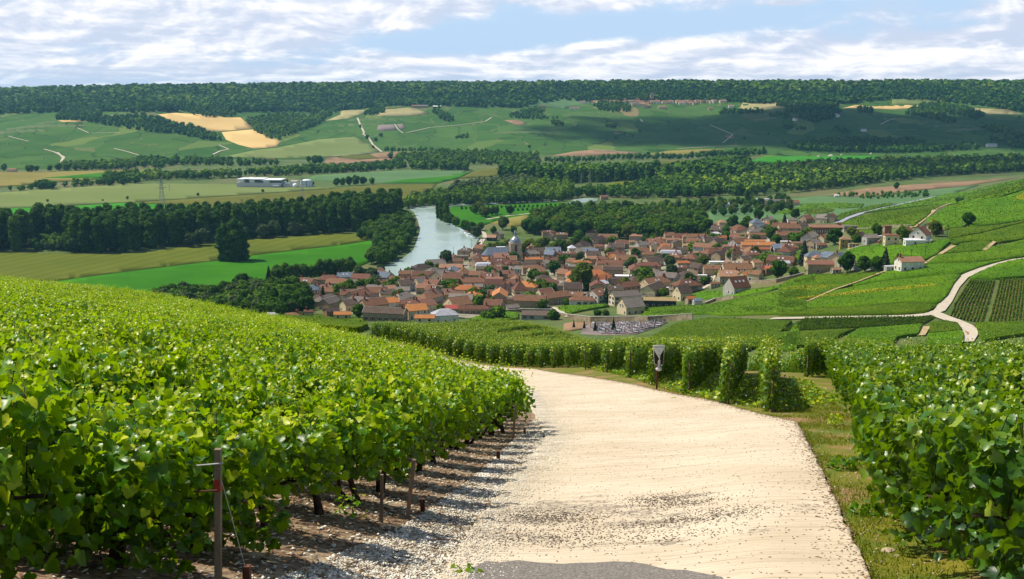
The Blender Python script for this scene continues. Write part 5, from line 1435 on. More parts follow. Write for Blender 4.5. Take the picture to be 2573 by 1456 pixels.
# ------------------------------------------------------------------ vineyards of the slope on the right and round the village
def plot_mat():
    m, b = new_mat('vineyard_canopy')
    tc = b.n('ShaderNodeTexCoord'); v = tc.outputs['Object']
    oi = b.n('ShaderNodeObjectInfo')
    n1 = b.noise(v, 0.035, 6, 0.6); n2 = b.noise(v, 1.1, 4, 0.7)
    col = b.mix(b.ss(n1, 0.35, 0.65), (0.052, 0.118, 0.003), (0.086, 0.160, 0.004))
    col = b.mix(b.m('MULTIPLY', b.ss(n2, 0.5, 0.75), 0.6), col, (0.15, 0.22, 0.008))
    col = b.mix(b.m('MULTIPLY', b.ss(n2, 0.45, 0.25), 0.8), col, (0.016, 0.05, 0.004))
    hv = b.n('ShaderNodeHueSaturation'); b.l(col, hv.inputs['Color'])
    b.val(b.m('MULTIPLY_ADD', oi.outputs['Random'], 0.5, 0.75), hv.inputs['Value']); b.val(b.m('MULTIPLY_ADD', oi.outputs['Random'], 0.03, 0.485), hv.inputs['Hue'])
    finish(b, hv.outputs[0], 0.9, 0.06, n2, 0.6, 0.9)
    return m


M['plot'] = plot_mat()
M['plot_leaf'] = mat_leaf('vineyard_leaves', (0.026, 0.080, 0.003), (0.085, 0.175, 0.004), (0.24, 0.29, 0.010), (0.26, 0.36, 0.005), 0.28, 0.6, 0.12, 0.12)
M['flowers'] = mat_plain('yellow_flowers', (0.50, 0.40, 0.012), 0.8)
rp = np.random.default_rng(12)


def canopy_tufts(poly, n, off, mat, r, size=(.3, .65), name='vine_tops', near_bias=True):
    P = np.asarray(poly)
    q = scatter_in(P, n, r, 1.35 if near_bias else 1.0)
    pos = np.stack([q[:, 0], q[:, 1], H(q[:, 0], q[:, 1]) + off + r.uniform(-.05, .22, n)], 1)
    o = ob(name, leaf_mesh(name, pos, r.normal(0, .55, (n, 3)) + (0, -.1, .8), r.normal(0, 1, (n, 3)), r.uniform(*size, n), np.clip(r.normal(.45, .2, n), 0, 1), QUADL, mat))
    o['kind'] = 'stuff'
    return o


def area(P):
    P = np.asarray(P); x, y = P[:, 0], P[:, 1]
    return abs((x * np.roll(y, -1) - y * np.roll(x, -1)).sum()) / 2


def plot(pts, dmin=250, tufts=True, dmax_t=900):
    w = land_poly(pts, dmin, 12)
    o = drape('vineyard', w, 1.12, M['plot'], 1.05, skip=1)
    o['kind'] = 'stuff'
    if tufts:
        ym = np.mean([p[1] for p in w]); n = int(min(26000, area(w) * 1.1 * (420 / ym) ** 2))
        canopy_tufts(w, max(200, n), 1.15, M['plot_leaf'], rp, (.35 * ym / 500, .75 * ym / 500))
    return w


PLOTS = [
    [(1590, 884), (1640, 850), (1700, 818), (1780, 804), (1850, 806), (1990, 812), (1958, 842), (1880, 885)],
    [(1900, 884), (1985, 838), (2000, 815), (2010, 840), (2000, 884)],
    ZC((130, 1330), (500, 1300), (850, 1290), (1000, 1270), (1350, 1190), (2000, 1085), (2184, 1045), (2184, 1385), (1700, 1400), (1120, 1415), (900, 1390), (600, 1412), (80, 1410)),
    ZD((-95, 1285), (0, 1215), (350, 1195), (690, 1180), (560, 1230), (480, 1290), (300, 1330), (-350, 1350), (-300, 1330)),
    ZD((720, 1178), (1000, 1160), (1280, 1137), (1262, 1180), (1235, 1228), (1060, 1250), (1000, 1330), (560, 1330), (620, 1240)),
    ZD((1345, 1128), (1475, 1108), (1590, 1130), (1632, 1190), (1480, 1210), (1335, 1222)),
    ZD((1330, 1228), (1480, 1216), (1632, 1198), (1645, 1240), (1640, 1300), (1300, 1310)),
    ZD((1745, 1130), (2000, 1122), (2420, 1105), (2420, 1195), (2000, 1255), (1820, 1290), (1775, 1215)),
    ZD((1700, 722), (1760, 690), (1850, 645), (1960, 600), (2120, 562), (2420, 535), (2420, 700), (2181, 712), (1950, 728)),
    # between village and lower road
    ZD((0, 1047), (0, 1018), (300, 998), (700, 985), (1000, 962), (1150, 950), (1300, 952), (1400, 966), (1385, 990), (1320, 1028), (1100, 1038), (800, 1043), (400, 1046)),
    ZD((-420, 1010), (-300, 985), (0, 985), (0, 920), (240, 935), (350, 900), (500, 838), (900, 762), (1300, 715), (1560, 690), (1620, 700), (1560, 770), (1500, 880), (1430, 945), (1300, 942), (1150, 940), (1000, 952), (700, 976), (300, 990), (0, 1008), (-200, 1030)),
    ZD((0, 910), (0, 800), (100, 740), (250, 695), (600, 690), (940, 672), (860, 710), (640, 790), (490, 830), (340, 890), (230, 925)),
    ZD((960, 668), (1100, 640), (1290, 612), (1460, 600), (1750, 592), (2000, 560), (2120, 542), (2030, 558), (1900, 592), (1770, 632), (1640, 682), (1300, 706), (900, 752), (660, 790), (880, 712)),
    ZD((610, 480), (730, 442), (900, 432), (1100, 430), (1480, 385), (1560, 375), (1480, 440), (1400, 520), (1300, 560), (1230, 520), (1060, 505), (1040, 590), (850, 575), (690, 565), (680, 530)),
    ZD((1320, 590), (1420, 520), (1460, 515), (1800, 490), (1880, 450), (2000, 430), (2181, 385), (2420, 360), (2420, 520), (2110, 540), (1760, 585), (1450, 596)),
    ZD((1490, 500), (1620, 420), (1720, 405), (1880, 400), (1900, 420), (1830, 478), (1700, 492)),
    ZD((1560, 425), (1500, 385), (1580, 370), (1800, 330), (2181, 235), (2420, 215), (2420, 350), (2181, 378), (1930, 412), (1900, 395), (1720, 395), (1620, 412)),
    ZD((1520, 290), (1700, 272), (1980, 252), (2181, 215), (2420, 190), (2420, 205), (2181, 228), (1800, 322), (1580, 362), (1510, 370)),
    ZD((1310, 195), (1380, 165), (1540, 58), (1700, 40), (2000, 2), (2100, -30), (2181, -58), (2420, -95), (2420, 180), (2181, 208), (1960, 245), (1700, 265), (1690, 225), (1640, 270), (1470, 290), (1460, 265)),
    ZD((560, 235), (700, 178), (850, 140), (960, 122), (1200, 92), (1480, 62), (1400, 100), (1310, 180), (1200, 262), (1000, 258), (720, 285), (700, 240), (610, 232)),
    ZD((650, 300), (800, 285), (930, 262), (930, 300), (900, 330), (860, 330), (680, 310)),
    ZD((760, 140), (900, 105), (1060, 72), (1225, 36), (1400, -4), (1500, -30), (1700, -55), (2020, -130), (2300, -190), (2300, -100), (2181, -70), (2080, -38), (1980, -5), (1700, 30), (1540, 48), (1200, 84), (960, 112)),
    ZD((0, 560), (0, 500), (150, 495), (230, 462), (250, 490), (245, 540), (200, 560), (120, 545)),
    ZD((-60, 140), (60, 110), (300, 70), (360, 60), (330, 100), (200, 130), (80, 150)),
    ZD((340, 90), (500, 105), (480, 125), (350, 150), (230, 150), (250, 125)),
    ZD((160, 60), (500, 48), (760, 60), (740, 88), (560, 100), (380, 88)),
    ZD((520, 170), (620, 130), (800, 80), (1000, 50), (1060, 60), (900, 92), (740, 132), (640, 160), (530, 215)),
    ZB((985, 1250), (1100, 1220), (1400, 1215), (1600, 1200), (1650, 1225), (1400, 1265), (1180, 1310), (1100, 1300), (1010, 1275)),
    ZB((2080, 1330), (2184, 1300), (2400, 1280), (2600, 1270), (2700, 1310), (2600, 1360), (2300, 1395), (2150, 1400), (2000, 1380)),
    ZC((700, 1165), (850, 1110), (1080, 1115), (1450, 1090), (1780, 1050), (2000, 985), (2184, 915), (2300, 880), (2300, 1000), (1900, 1050), (1700, 1100), (1400, 1150), (1250, 1170), (1000, 1195), (800, 1200)),
    ZA((1690, 920), (1850, 850), (2030, 840), (2140, 850), (2140, 900), (1950, 930)),
]
for pts in PLOTS: plot(pts)
w_ = land_poly([(640, 806), (700, 796), (760, 791), (850, 792), (912, 800), (925, 826), (900, 838), (800, 836), (720, 828)], 104, 6)
o = drape('vineyard', w_, .55, M['plot'], .5, skip=1); o['kind'] = 'stuff'
canopy_tufts(w_, 5200, .6, M['plot_leaf'], rp, (.10, .24))
flow = land_poly(ZD((90, 930), (200, 905), (500, 870), (700, 845), (1000, 815), (1400, 785), (1380, 805), (1100, 838), (800, 865), (660, 885), (400, 900), (200, 920)), 250)
o = canopy_tufts(flow, 1700, 1.32, M['flowers'], rp, (.2, .5), 'yellow_flowers', False)
o = canopy_tufts(land_poly(ZD((0, 830), (150, 800), (600, 795), (300, 840)), 250), 500, 1.35, M['flowers'], rp, (.2, .45), 'yellow_flowers', False)
o = canopy_tufts(land_poly(ZD((2080, 20), (2181, -30), (2300, -30), (2300, 60)), 250), 900, 1.35, M['flowers'], rp, (.3, .7), 'yellow_flowers', False)

# separate rows that can be told apart
M['row_soil'] = mat_noise('vineyard_earth', (0.085, 0.085, 0.018), (0.155, 0.120, 0.035), 0.6, 0.95, 5)


def row_block(tl, tr, bl, br, n, label, group, off_w=.75, dmin=300):
    o = drape('vineyard_earth', land_poly(tl + tr + br + bl, dmin, 12), 0.25, M['row_soil']); o['kind'] = 'structure'
    A0, A1 = at(*tl[0], 0, dmin), at(*tr[0], 0, dmin); B0, B1 = at(*bl[0], 0, dmin), at(*br[0], 0, dmin)
    for i in range(n):
        f = (i + .5) / n
        a = A0.lerp(A1, f); b_ = B0.lerp(B1, f); L = (Vector((b_.x, b_.y)) - Vector((a.x, a.y))).length
        k = max(80, int(L * 5.5)); t = rp.uniform(0, 1, k); d = (b_ - a) / L; nx, ny = -d.y, d.x
        sd = rp.normal(0, 0.20 * off_w, k); hh = rp.uniform(0, 1, k) ** .6
        X = a.x + (b_.x - a.x) * t + nx * sd; Y = a.y + (b_.y - a.y) * t + ny * sd
        Z = H(X, Y) + .15 + .95 * hh
        cx, cy = (a.x + b_.x) / 2, (a.y + b_.y) / 2; cz = h1(cx, cy)
        pos = np.stack([X - cx, Y - cy, Z - cz], 1)
        nr = np.stack([nx * np.sign(sd) * .8, ny * np.sign(sd) * .8, np.full(k, .6)], 1) + rp.normal(0, .35, (k, 3))
        me = leaf_mesh('foliage', pos, nr, rp.normal(0, 1, (k, 3)), rp.uniform(.4, .8, k), np.clip(rp.normal(.33, .16, k), 0, 1), QUADL, M['plot_leaf'])
        ts = np.linspace(0, 1, 14); px_, py_ = a.x + (b_.x - a.x) * ts, a.y + (b_.y - a.y) * ts; pz = H(px_, py_) - cz
        bars = MB(); bars.path([(u - cx, v_ - cy, w_2 + .55) for u, v_, w_2 in zip(px_, py_, pz)], [.22] * 14, 6)
        root = bars.mesh('vine_row', M['plot_leaf'])
        root_o = tag(ob('vine_row', root, None, (cx, cy, cz)), label, 'vine row', group); o2 = ob('foliage', me, root_o); o2['kind'] = 'stuff'


row_block(ZD((1700, 738)), ZD((1925, 745)), ZD((1550, 962)), ZD((1868, 955)), 10, 'separate green row in the upper left block right of the chalk road', 'rows of the upper left block')
row_block(ZD((1555, 972)), ZD((1862, 966)), ZD((1515, 1055)), ZD((1815, 1118)), 10, 'separate green row in the lower left block right of the chalk road', 'rows of the lower left block')
row_block(ZD((1962, 732)), ZD((2330, 722)), ZD((1855, 1116)), ZD((2330, 1110)), 14, 'separate green row in the block at the right edge of the photo', 'rows of the right edge block')
row_block(ZD((235, 1078)), ZD((1395, 1066)), ZD((10, 1192)), ZD((1290, 1128)), 42, 'short separate row in the strip below the chalk road', 'rows of the strip below the chalk road')

# chalk road up the slope, tracks
road('chalk_road', ZD((-60, 1078), (300, 1072), (700, 1066), (1000, 1062), (1180, 1056), (1330, 1042), (1430, 1008), (1490, 930), (1560, 800), (1640, 712), (1760, 650), (1900, 605), (2110, 556), (2350, 528)), 4.6, 0.5, M['chalk'], 300)
road('chalk_road', ZD((1380, 1030), (1470, 1068), (1560, 1100), (1650, 1140), (1700, 1180), (1700, 1230), (1660, 1290)), 5.0, 0.52, M['chalk'], 300)
field('dirt_yard', ZD((1590, 1118), (1735, 1128), (1770, 1185), (1760, 1215), (1690, 1240), (1650, 1180)), 'soil', 0.45, 0.3, 300)
road('dirt_track', ZD((1190, 268), (1300, 182), (1400, 100), (1470, 70), (1530, 52)), 4.5, 0.6, M['dirt'], 450)
road('dirt_track', ZD((250, 942), (500, 832), (700, 765), (940, 672)), 1.6, 1.3, M['dirt'], 300)
road('dirt_track', ZD((1250, 1230), (1300, 1150)), 4, .5, M['dirt'], 300)
road('dirt_track', ZD((1310, 590), (1420, 515), (1560, 430)), 2.4, 0.6, M['dirt'], 350)
road('dirt_track', ZD((1830, 480), (1920, 405)), 2.2, 1.25, M['dirt'], 350)
road('dirt_track', ZD((610, 475), (740, 440)), 3, 1.3, M['chalk'], 350)
print('plots', time.time() - T0)
# ------------------------------------------------------------------ houses
def roof_mat(name, c0, c1, c2):
    m, b = new_mat(name)
    tc = b.n('ShaderNodeTexCoord'); v = tc.outputs['Object']
    oi = b.n('ShaderNodeObjectInfo')
    n = b.noise(v, .8, 5, .65); n2 = b.noise(b.mapping(v, (1, 1, 2.2)), 2.6, 3, .6)
    col = b.mix(b.ss(n, .36, .64), c0, c1); col = b.mix(b.m('MULTIPLY', b.ss(n2, .5, .7), .7), col, c2)
    hv = b.n('ShaderNodeHueSaturation'); b.l(col, hv.inputs['Color']); b.val(b.m('MULTIPLY_ADD', oi.outputs['Random'], .5, .75), hv.inputs['Value'])
    b.val(b.m('MULTIPLY_ADD', oi.outputs['Random'], .02, .49), hv.inputs['Hue'])
    w = b.n('ShaderNodeTexWave', wave_type='BANDS', bands_direction='Z'); b.l(v, w.inputs[0]); w.inputs['Scale'].default_value = 3.2
    finish(b, hv.outputs[0], .85, .2, w.outputs[1], .05, .4)
    return m


ROOF = {
    'brown': (roof_mat('brown_tiles', (.135, .066, .038), (.20, .095, .052), (.10, .055, .035)), 'brown tiled'),
    'red': (roof_mat('red_tiles', (.15, .070, .042), (.205, .092, .053), (.115, .058, .038)), 'russet tiled'),
    'orange': (roof_mat('orange_tiles', (.34, .118, .038), (.41, .15, .05), (.25, .095, .04)), 'bright orange tiled'),
    'rose': (roof_mat('rose_tiles', (.25, .125, .078), (.31, .16, .10), (.19, .10, .066)), 'pale rose tiled'),
    'dark': (roof_mat('dark_tiles', (.065, .045, .036), (.10, .068, .05), (.05, .036, .03)), 'dark brown tiled'),
    'grey': (roof_mat('grey_tiles', (.15, .125, .105), (.20, .17, .145), (.11, .09, .078)), 'weathered grey'),
    'slate': (roof_mat('slate', (.10, .125, .165), (.16, .19, .235), (.07, .09, .12)), 'blue slate'),
    'pale': (roof_mat('pale_sheets', (.36, .36, .40), (.48, .48, .52), (.28, .28, .31)), 'pale grey sheet'),
    'white': (roof_mat('white_sheets', (.66, .66, .68), (.78, .78, .8), (.58, .58, .6)), 'white'),
    'tan': (roof_mat('tan_sheets', (.26, .18, .085), (.34, .24, .12), (.20, .14, .07)), 'tan'),
    'crimson': (roof_mat('crimson_sheets', (.34, .075, .055), (.42, .10, .07), (.28, .06, .045)), 'crimson'),
}


def wall_mat(name, c):
    return mat_noise(name, tuple(x * .86 for x in c), tuple(x * 1.08 for x in c), .5, .9, 5, c2=tuple(x * .72 for x in c), scale2=.22, objvar=.10)


WALL = {'cream': (wall_mat('cream_render', (.60, .49, .30)), 'cream'), 'stone': (wall_mat('stone_wall', (.36, .275, .17)), 'stone'), 'white': (wall_mat('white_render', (.70, .66, .56)), 'white'),
        'grey': (wall_mat('grey_render', (.40, .38, .33)), 'grey'), 'brick': (wall_mat('brick_wall', (.26, .14, .075)), 'brick'), 'ochre': (wall_mat('ochre_wall', (.42, .27, .07)), 'ochre'), 'dark': (wall_mat('dark_wall', (.035, .045, .03)), 'dark walled')}
M['brickred'] = mat_noise('chimney_brick', (.20, .060, .032), (.30, .10, .055), 1.5, .9, 4, objvar=.15)
M['mortar'] = mat_plain('ridge_mortar', (.46, .38, .30), .9)
M['glass'] = mat_noise('window_glass', (.018, .022, .026), (.04, .045, .05), .6, .12, 2, spec=.7)
M['shut_w'] = mat_plain('white_shutter', (.62, .60, .56), .7); M['shut_d'] = mat_plain('brown_shutter', (.10, .05, .028), .7); M['shut_b'] = mat_plain('blue_door', (.30, .36, .42), .6)
M['skylight'] = mat_plain('skylight', (.42, .52, .62), .12, .8)
HOUSES = []


def _win(name, w, h, shut=None, skyl=False):
    """pane with two shutters, standing on the wall plane y = 0 and facing -y"""
    pane = MB().box(-w / 2, -.05, 0, w / 2, .08, h).mesh('pane', M['skylight'] if skyl else M['glass'])
    fr = MB()
    for x0, x1, z0, z1 in ((-w / 2 - .09, -w / 2, -.09, h + .09), (w / 2, w / 2 + .09, -.09, h + .09), (-w / 2, w / 2, h, h + .09), (-w / 2, w / 2, -.12, 0)): fr.box(x0, -.09, z0, x1, .06, z1)
    fr = fr.mesh('window', M['shut_w'] if not skyl else M['mortar'])
    sh = None
    if shut:
        sh = MB(); sh.box(-w - .12, -.12, -.04, -w / 2 - .10, -.02, h + .04); sh.box(w / 2 + .10, -.12, -.04, w + .12, -.02, h + .04); sh = sh.mesh('shutters', M[shut])
    return pane, fr, sh


WIN = {'d': _win('d', 1.05, 1.5, 'shut_d'), 'w': _win('w', 1.05, 1.5, 'shut_w'), 'n': _win('n', 1.1, 1.4), 's': _win('s', .9, 1.2, None, True), 'small': _win('small', .8, .9)}
DOOR = MB().box(-.6, -.08, 0, .6, .06, 2.1).mesh('door', M['shut_d']); GATE = MB().box(-1.5, -.08, 0, 1.5, .06, 2.9).mesh('garage_door', M['shut_w'])
CHIM = {}


def chimney_mesh(h):
    h = round(h, 1)
    if h not in CHIM:
        m = MB(); m.box(-.45, -.32, -1.2, .45, .32, h); m.box(-.54, -.41, h, .54, .41, h + .16); m.box(-.28, -.15, h + .16, -.05, .1, h + .5); m.box(.08, -.15, h + .16, .3, .1, h + .45)
        CHIM[h] = m.mesh('chimney', M['brickred'])
    return CHIM[h]


def put_window(kind, parent, x, y, z, rz, detail, scl=1.0):
    pane, fr, sh = WIN[kind]
    f = ob('window', fr, parent, (x, y, z), rz, (scl,) * 3); ob('pane', pane, f)
    if sh: ob('shutters', sh, f)


def house(x, y, L, W, Hh, yaw, roof='brown', wall='stone', kind='gable', pitch=.62, chim=1, win=None, ridge=None, chim_h=1.6, sky=0, name='house', cat='house', extra=None, zoff=0.0, storeys=None, label=None, dormer=False):
    """L along the ridge, W across it, Hh eave height; ridge turned by yaw"""
    D = math.hypot(x, y); z = h1(x, y) + zoff
    root = empty(name, (x, y, z), yaw)
    oh = .28; a, c = L / 2, W / 2; rh = c * pitch if kind != 'mono' else W * pitch; rm, rw = ROOF[roof]; wm, ww = WALL[wall]
    m = MB()
    m.poly([(-a, -c, -3), (a, -c, -3), (a, c, -3), (-a, c, -3), (-a, -c, Hh), (a, -c, Hh), (a, c, Hh), (-a, c, Hh)], [(0, 3, 2, 1), (0, 1, 5, 4), (1, 2, 6, 5), (2, 3, 7, 6), (3, 0, 4, 7), (4, 5, 6, 7)])
    if kind in ('gable', 'half'):
        top = Hh + rh * (1 if kind == 'gable' else .55)
        for s in (-1, 1):
            px = s * a
            if kind == 'gable': m.poly([(px, -c, Hh), (px, c, Hh), (px, 0, top - .03), (px - s * .3, -c, Hh), (px - s * .3, c, Hh), (px - s * .3, 0, top - .03)], [(0, 1, 2), (3, 5, 4), (0, 2, 5, 3), (1, 4, 5, 2)])
            else: m.poly([(px, -c, Hh), (px, c, Hh), (px, c * .45, top), (px, -c * .45, top), (px - s * .3, -c, Hh), (px - s * .3, c, Hh)], [(0, 1, 2, 3), (0, 3, 4), (1, 5, 2)])
    ob('wall', m.mesh('wall', wm), root)
    r = MB(); e = oh; t = .22; ez = Hh - e * pitch
    if kind == 'gable' or kind == 'half':
        k = 0 if kind == 'gable' else c * .40
        for s in (-1, 1):
            p = [(-a - e, s * (c + e), ez), (a + e, s * (c + e), ez), (a + e - k, 0, Hh + rh), (-a - e + k, 0, Hh + rh)]
            if kind == 'half': p = [(-a - e, s * (c + e), ez), (a + e, s * (c + e), ez), (a + e, s * c * .42, Hh + rh * .58), (a + e - k, 0, Hh + rh), (-a - e + k, 0, Hh + rh), (-a - e, s * c * .42, Hh + rh * .58)]
            n = len(p); q = [(X, Y, Z + t) for X, Y, Z in p]
            r.poly(p + q, [tuple(range(n)), tuple(range(2 * n - 1, n - 1, -1))] + [(i, (i + 1) % n, n + (i + 1) % n, n + i) for i in range(n)])
        if kind == 'half':
            for s in (-1, 1): r.poly([(s * (a + e), -c * .42, Hh + rh * .58 + t), (s * (a + e), c * .42, Hh + rh * .58 + t), (s * (a + e - k), 0, Hh + rh + t)], [(0, 1, 2) if s > 0 else (0, 2, 1)])
    elif kind in ('hip', 'pyr', 'mansard'):
        k = min(a, c) * (1.0 if kind != 'pyr' else 1.0); rl = max(.05, a - c * .95) if kind != 'pyr' else .05
        A = a + e; C_ = c + e
        if kind == 'mansard':
            i = c * .34; b0, b1 = Hh + rh * .75, Hh + rh
            r.poly([(-A, -C_, ez), (A, -C_, ez), (A, C_, ez), (-A, C_, ez), (-A + i, -C_ + i, b0), (A - i, -C_ + i, b0), (A - i, C_ - i, b0), (-A + i, C_ - i, b0), (-rl, 0, b1), (rl, 0, b1)],
                   [(3, 2, 1, 0), (0, 1, 5, 4), (1, 2, 6, 5), (2, 3, 7, 6), (3, 0, 4, 7), (4, 5, 9, 8), (6, 7, 8, 9), (5, 6, 9), (7, 4, 8)])
        else:
            r.poly([(-A, -C_, ez), (A, -C_, ez), (A, C_, ez), (-A, C_, ez), (-A, -C_, ez + t), (A, -C_, ez + t), (A, C_, ez + t), (-A, C_, ez + t), (-rl, 0, Hh + rh + t), (rl, 0, Hh + rh + t)],
                   [(3, 2, 1, 0), (0, 1, 5, 4), (1, 2, 6, 5), (2, 3, 7, 6), (3, 0, 4, 7), (4, 5, 9, 8), (6, 7, 8, 9), (5, 6, 9), (7, 4, 8)])
    elif kind == 'mono':
        p = [(-a - e, -c - e, Hh - .1), (a + e, -c - e, Hh - .1), (a + e, c + e, Hh + rh), (-a - e, c + e, Hh + rh)]; q = [(X, Y, Z + t) for X, Y, Z in p]
        r.poly(p + q, [(3, 2, 1, 0), (4, 5, 6, 7), (0, 1, 5, 4), (1, 2, 6, 5), (2, 3, 7, 6), (3, 0, 4, 7)])
        m2 = MB().poly([(-a, c, Hh), (a, c, Hh), (a, c, Hh + rh - .1), (-a, c, Hh + rh - .1), (-a, -c, Hh), (a, -c, Hh)], [(0, 3, 2, 1), (0, 4, 3), (1, 2, 5)]); ob('wall', m2.mesh('upper_wall', wm), root)
    else:
        r.box(-a - .2, -c - .2, Hh, a + .2, c + .2, Hh + .25)
    rf = ob('roof', r.mesh('roof', rm), root)
    if ridge is None: ridge = kind == 'gable' and (hash((round(x), round(y))) % 3 != 0) and roof not in ('white', 'pale', 'crimson')
    if ridge and kind in ('gable', 'half', 'hip'):
        rl = a + oh if kind == 'gable' else (a - c * .5 if kind == 'half' else max(.1, a - c * .95)); ob('ridge_cap', MB().box(-rl, -.13, Hh + rh + t - .06, rl, .13, Hh + rh + t + .10).mesh('ridge_cap', M['mortar']), rf)
        if kind == 'gable' and hash(round(x * 3)) % 2:
            v = MB()
            for s in (-1, 1):
                for q in (-1, 1): v.bar((s * (a + oh + .04), q * (c + oh), ez + t), (s * (a + oh + .04), 0, Hh + rh + t + .04), .10, n=4)
            ob('verge_trim', v.mesh('verge_trim', M['mortar']), rf)
    rnd = random.Random(int(x * 13 + y * 7))
    for i in range(chim):
        cx = (-1 if (i + rnd.randint(0, 1)) % 2 else 1) * (a - .75 if kind == 'gable' else max(.4, a - c)) * rnd.uniform(.8, 1)
        ob('chimney', chimney_mesh(chim_h), rf, (cx, rnd.uniform(-.4, .4), Hh + rh - .1))
    for i in range(sky):
        fx = (i - (sky - 1) / 2) * min(2.6, L / (sky + .5)); s = -1
        pane, fr, _ = WIN['s']; ang = math.atan(pitch)
        f = ob('skylight', fr, rf, (fx, -c * .55, Hh + rh * .45 + t + .02), rot=(-(math.pi / 2 - ang), 0, 0)); ob('pane', pane, f)
    # openings on the two sides that face the lane
    if win is None: win = 'dwn'[rnd.randint(0, 2)] if D < 1100 else None
    if win:
        st = storeys or (2 if Hh > 4.6 else 1)
        view = Vector((-x, -y)).normalized()
        for nx, ny, length, dep in ((0, -1, L, c), (0, 1, L, c), (-1, 0, W, a), (1, 0, W, a)):
            wn = Vector((nx * math.cos(yaw) - ny * math.sin(yaw), nx * math.sin(yaw) + ny * math.cos(yaw)))
            if wn.dot(view) < .15: continue
            k = max(1, int(length / 3.3)); rz = math.atan2(nx, -ny)
            for f_ in range(st):
                for i in range(k):
                    if rnd.random() < .22: continue
                    u = (i - (k - 1) / 2) * length / k; zz = .95 + f_ * 2.75
                    if zz + 1.5 > Hh - .05: continue
                    px, py = (u, ny * dep) if ny else (nx * dep, u)
                    put_window(win, root, px, py, zz, rz, D)
            if kind == 'gable' and nx and W > 6 and rnd.random() < .7: put_window('small', root, nx * a, rnd.uniform(-.8, .8), Hh + rh * .15, rz, D)
    px_, py_ = pix(x, y, z + Hh)
    HOUSES.append(dict(o=root, px=px_, py=py_, roof=rw, wall=ww, kind=kind, label=label, cat=cat, name=name, x=x, y=y, r=max(L, W) / 2, L=L))
    if label: root['label'] = label
    root['category'] = cat
    return root


KW = {'gable': 'gabled', 'half': 'clipped gable', 'hip': 'hipped', 'pyr': 'pyramid roofed', 'mono': 'lean-to', 'mansard': 'mansard', 'flat': 'flat topped'}


def hp_(Z, zx, zy, Lz, Wz, yaw, roof, wall='stone', kind='gable', Hh=5.2, dmin=380, **kw):
    """house from the zoomed photograph: centre of the roof, ridge length and width in zoomed pixels"""
    (px, py), (qx, qy) = Z((zx, zy), (zx + 100, zy))
    k = 100 / (qx - px)                                   # zoomed pixels per photo pixel
    p = at(px, py, Hh * .8, dmin)
    for _ in range(2):
        mz = mpp(p.y) / k; L, W = Lz * mz, Wz * mz
        pit = kw.get('pitch', .62); p = at(px, py, Hh + .4 * pit * W / 2, dmin)
    return house(p.x, p.y, L, W, Hh, R(yaw), roof, wall, kind, **kw)


A, B, C, Dd, E = ZA, ZB, ZC, ZD, ZE
# ---- front and left of the village
hp_(A, 490, 548, 190, 120, -4, 'red', 'stone', 'half', 5.5, chim=0, label='long russet roofed hall with pale hip lines at the left end of the village', win='n')
hp_(A, 645, 560, 120, 110, -4, 'grey', 'stone', 'gable', 5.0, sky=2, chim=0, label='grey roofed annex at the right end of the russet hall')
hp_(A, 285, 612, 110, 90, 20, 'rose', 'cream', 'gable', 5.0); hp_(A, 340, 612, 80, 120, 75, 'rose', 'cream', 'gable', 4.6, chim=0); hp_(A, 395, 598, 90, 80, 5, 'brown', 'brick', 'gable', 4.8)
hp_(A, 340, 690, 150, 90, 0, 'dark', 'grey', 'hip', 3.4, win='w', chim=0)
hp_(A, 800, 690, 130, 130, 32, 'dark', 'cream', 'gable', 5.0, win='d', label='dark roofed gable house facing left near the brown barn'); hp_(A, 600, 740, 130, 130, 35, 'dark', 'cream', 'gable', 4.6, win=None, label='dark grey roofed gable house beside the small rounded tree')
hp_(A, 440, 810, 130, 80, 35, 'dark', 'brick', 'gable', 3.6, chim=0); hp_(A, 540, 842, 150, 70, 4, 'orange', 'cream', 'gable', 2.8, chim=0, win=None, label='low orange roofed hut at the edge of the vines')
hp_(A, 100, 850, 130, 70, 0, 'brown', 'stone', 'hip', 3, chim=1)
hp_(A, 960, 722, 170, 130, 22, 'orange', 'white', 'gable', 4.4, win='n', label='orange roofed house with a white gable above the brown barn'); hp_(A, 1130, 706, 150, 80, 0, 'white', 'white', 'mono', 3.4, pitch=.15, chim=0, win=None, label='low building with a flat pale roof behind the orange gable'); hp_(A, 1130, 738, 160, 90, 15, 'red', 'stone', 'gable', 3.6)
hp_(A, 930, 815, 390, 150, -12, 'dark', 'stone', 'gable', 4.6, pitch=.55, chim=1, sky=0, label='long dark brown roofed barn just above the vine block'); hp_(A, 1205, 788, 190, 150, 24, 'orange', 'cream', 'gable', 5.4, win='w', chim=0, ridge=False, label='bright orange gabled house with cream walls just above the vines')
hp_(A, 1290, 872, 180, 80, 0, 'orange', 'cream', 'gable', 2.6, chim=0, win=None, label='low orange roof half hidden behind the vine block'); hp_(A, 1470, 830, 230, 160, 14, 'pale', 'white', 'hip', 4.6, pitch=.6, win='n', chim=0, label='large pale grey roof just above the vine block'); hp_(A, 1530, 785, 110, 90, 5, 'crimson', 'stone', 'gable', 5.2, chim=0)
hp_(A, 1590, 728, 200, 200, 33, 'brown', 'cream', 'gable', 5.0, win=None, chim=0, label='broad cream gable with brown roof below the hipped orange house'); hp_(A, 1735, 672, 190, 150, 12, 'orange', 'cream', 'hip', 5.6, win='n', chim=1, chim_h=2.6, label='orange hipped house with white mullion stripe and tall chimney beside'); hp_(A, 1730, 790, 280, 90, 2, 'brown', 'stone', 'gable', 3.2, chim=1)
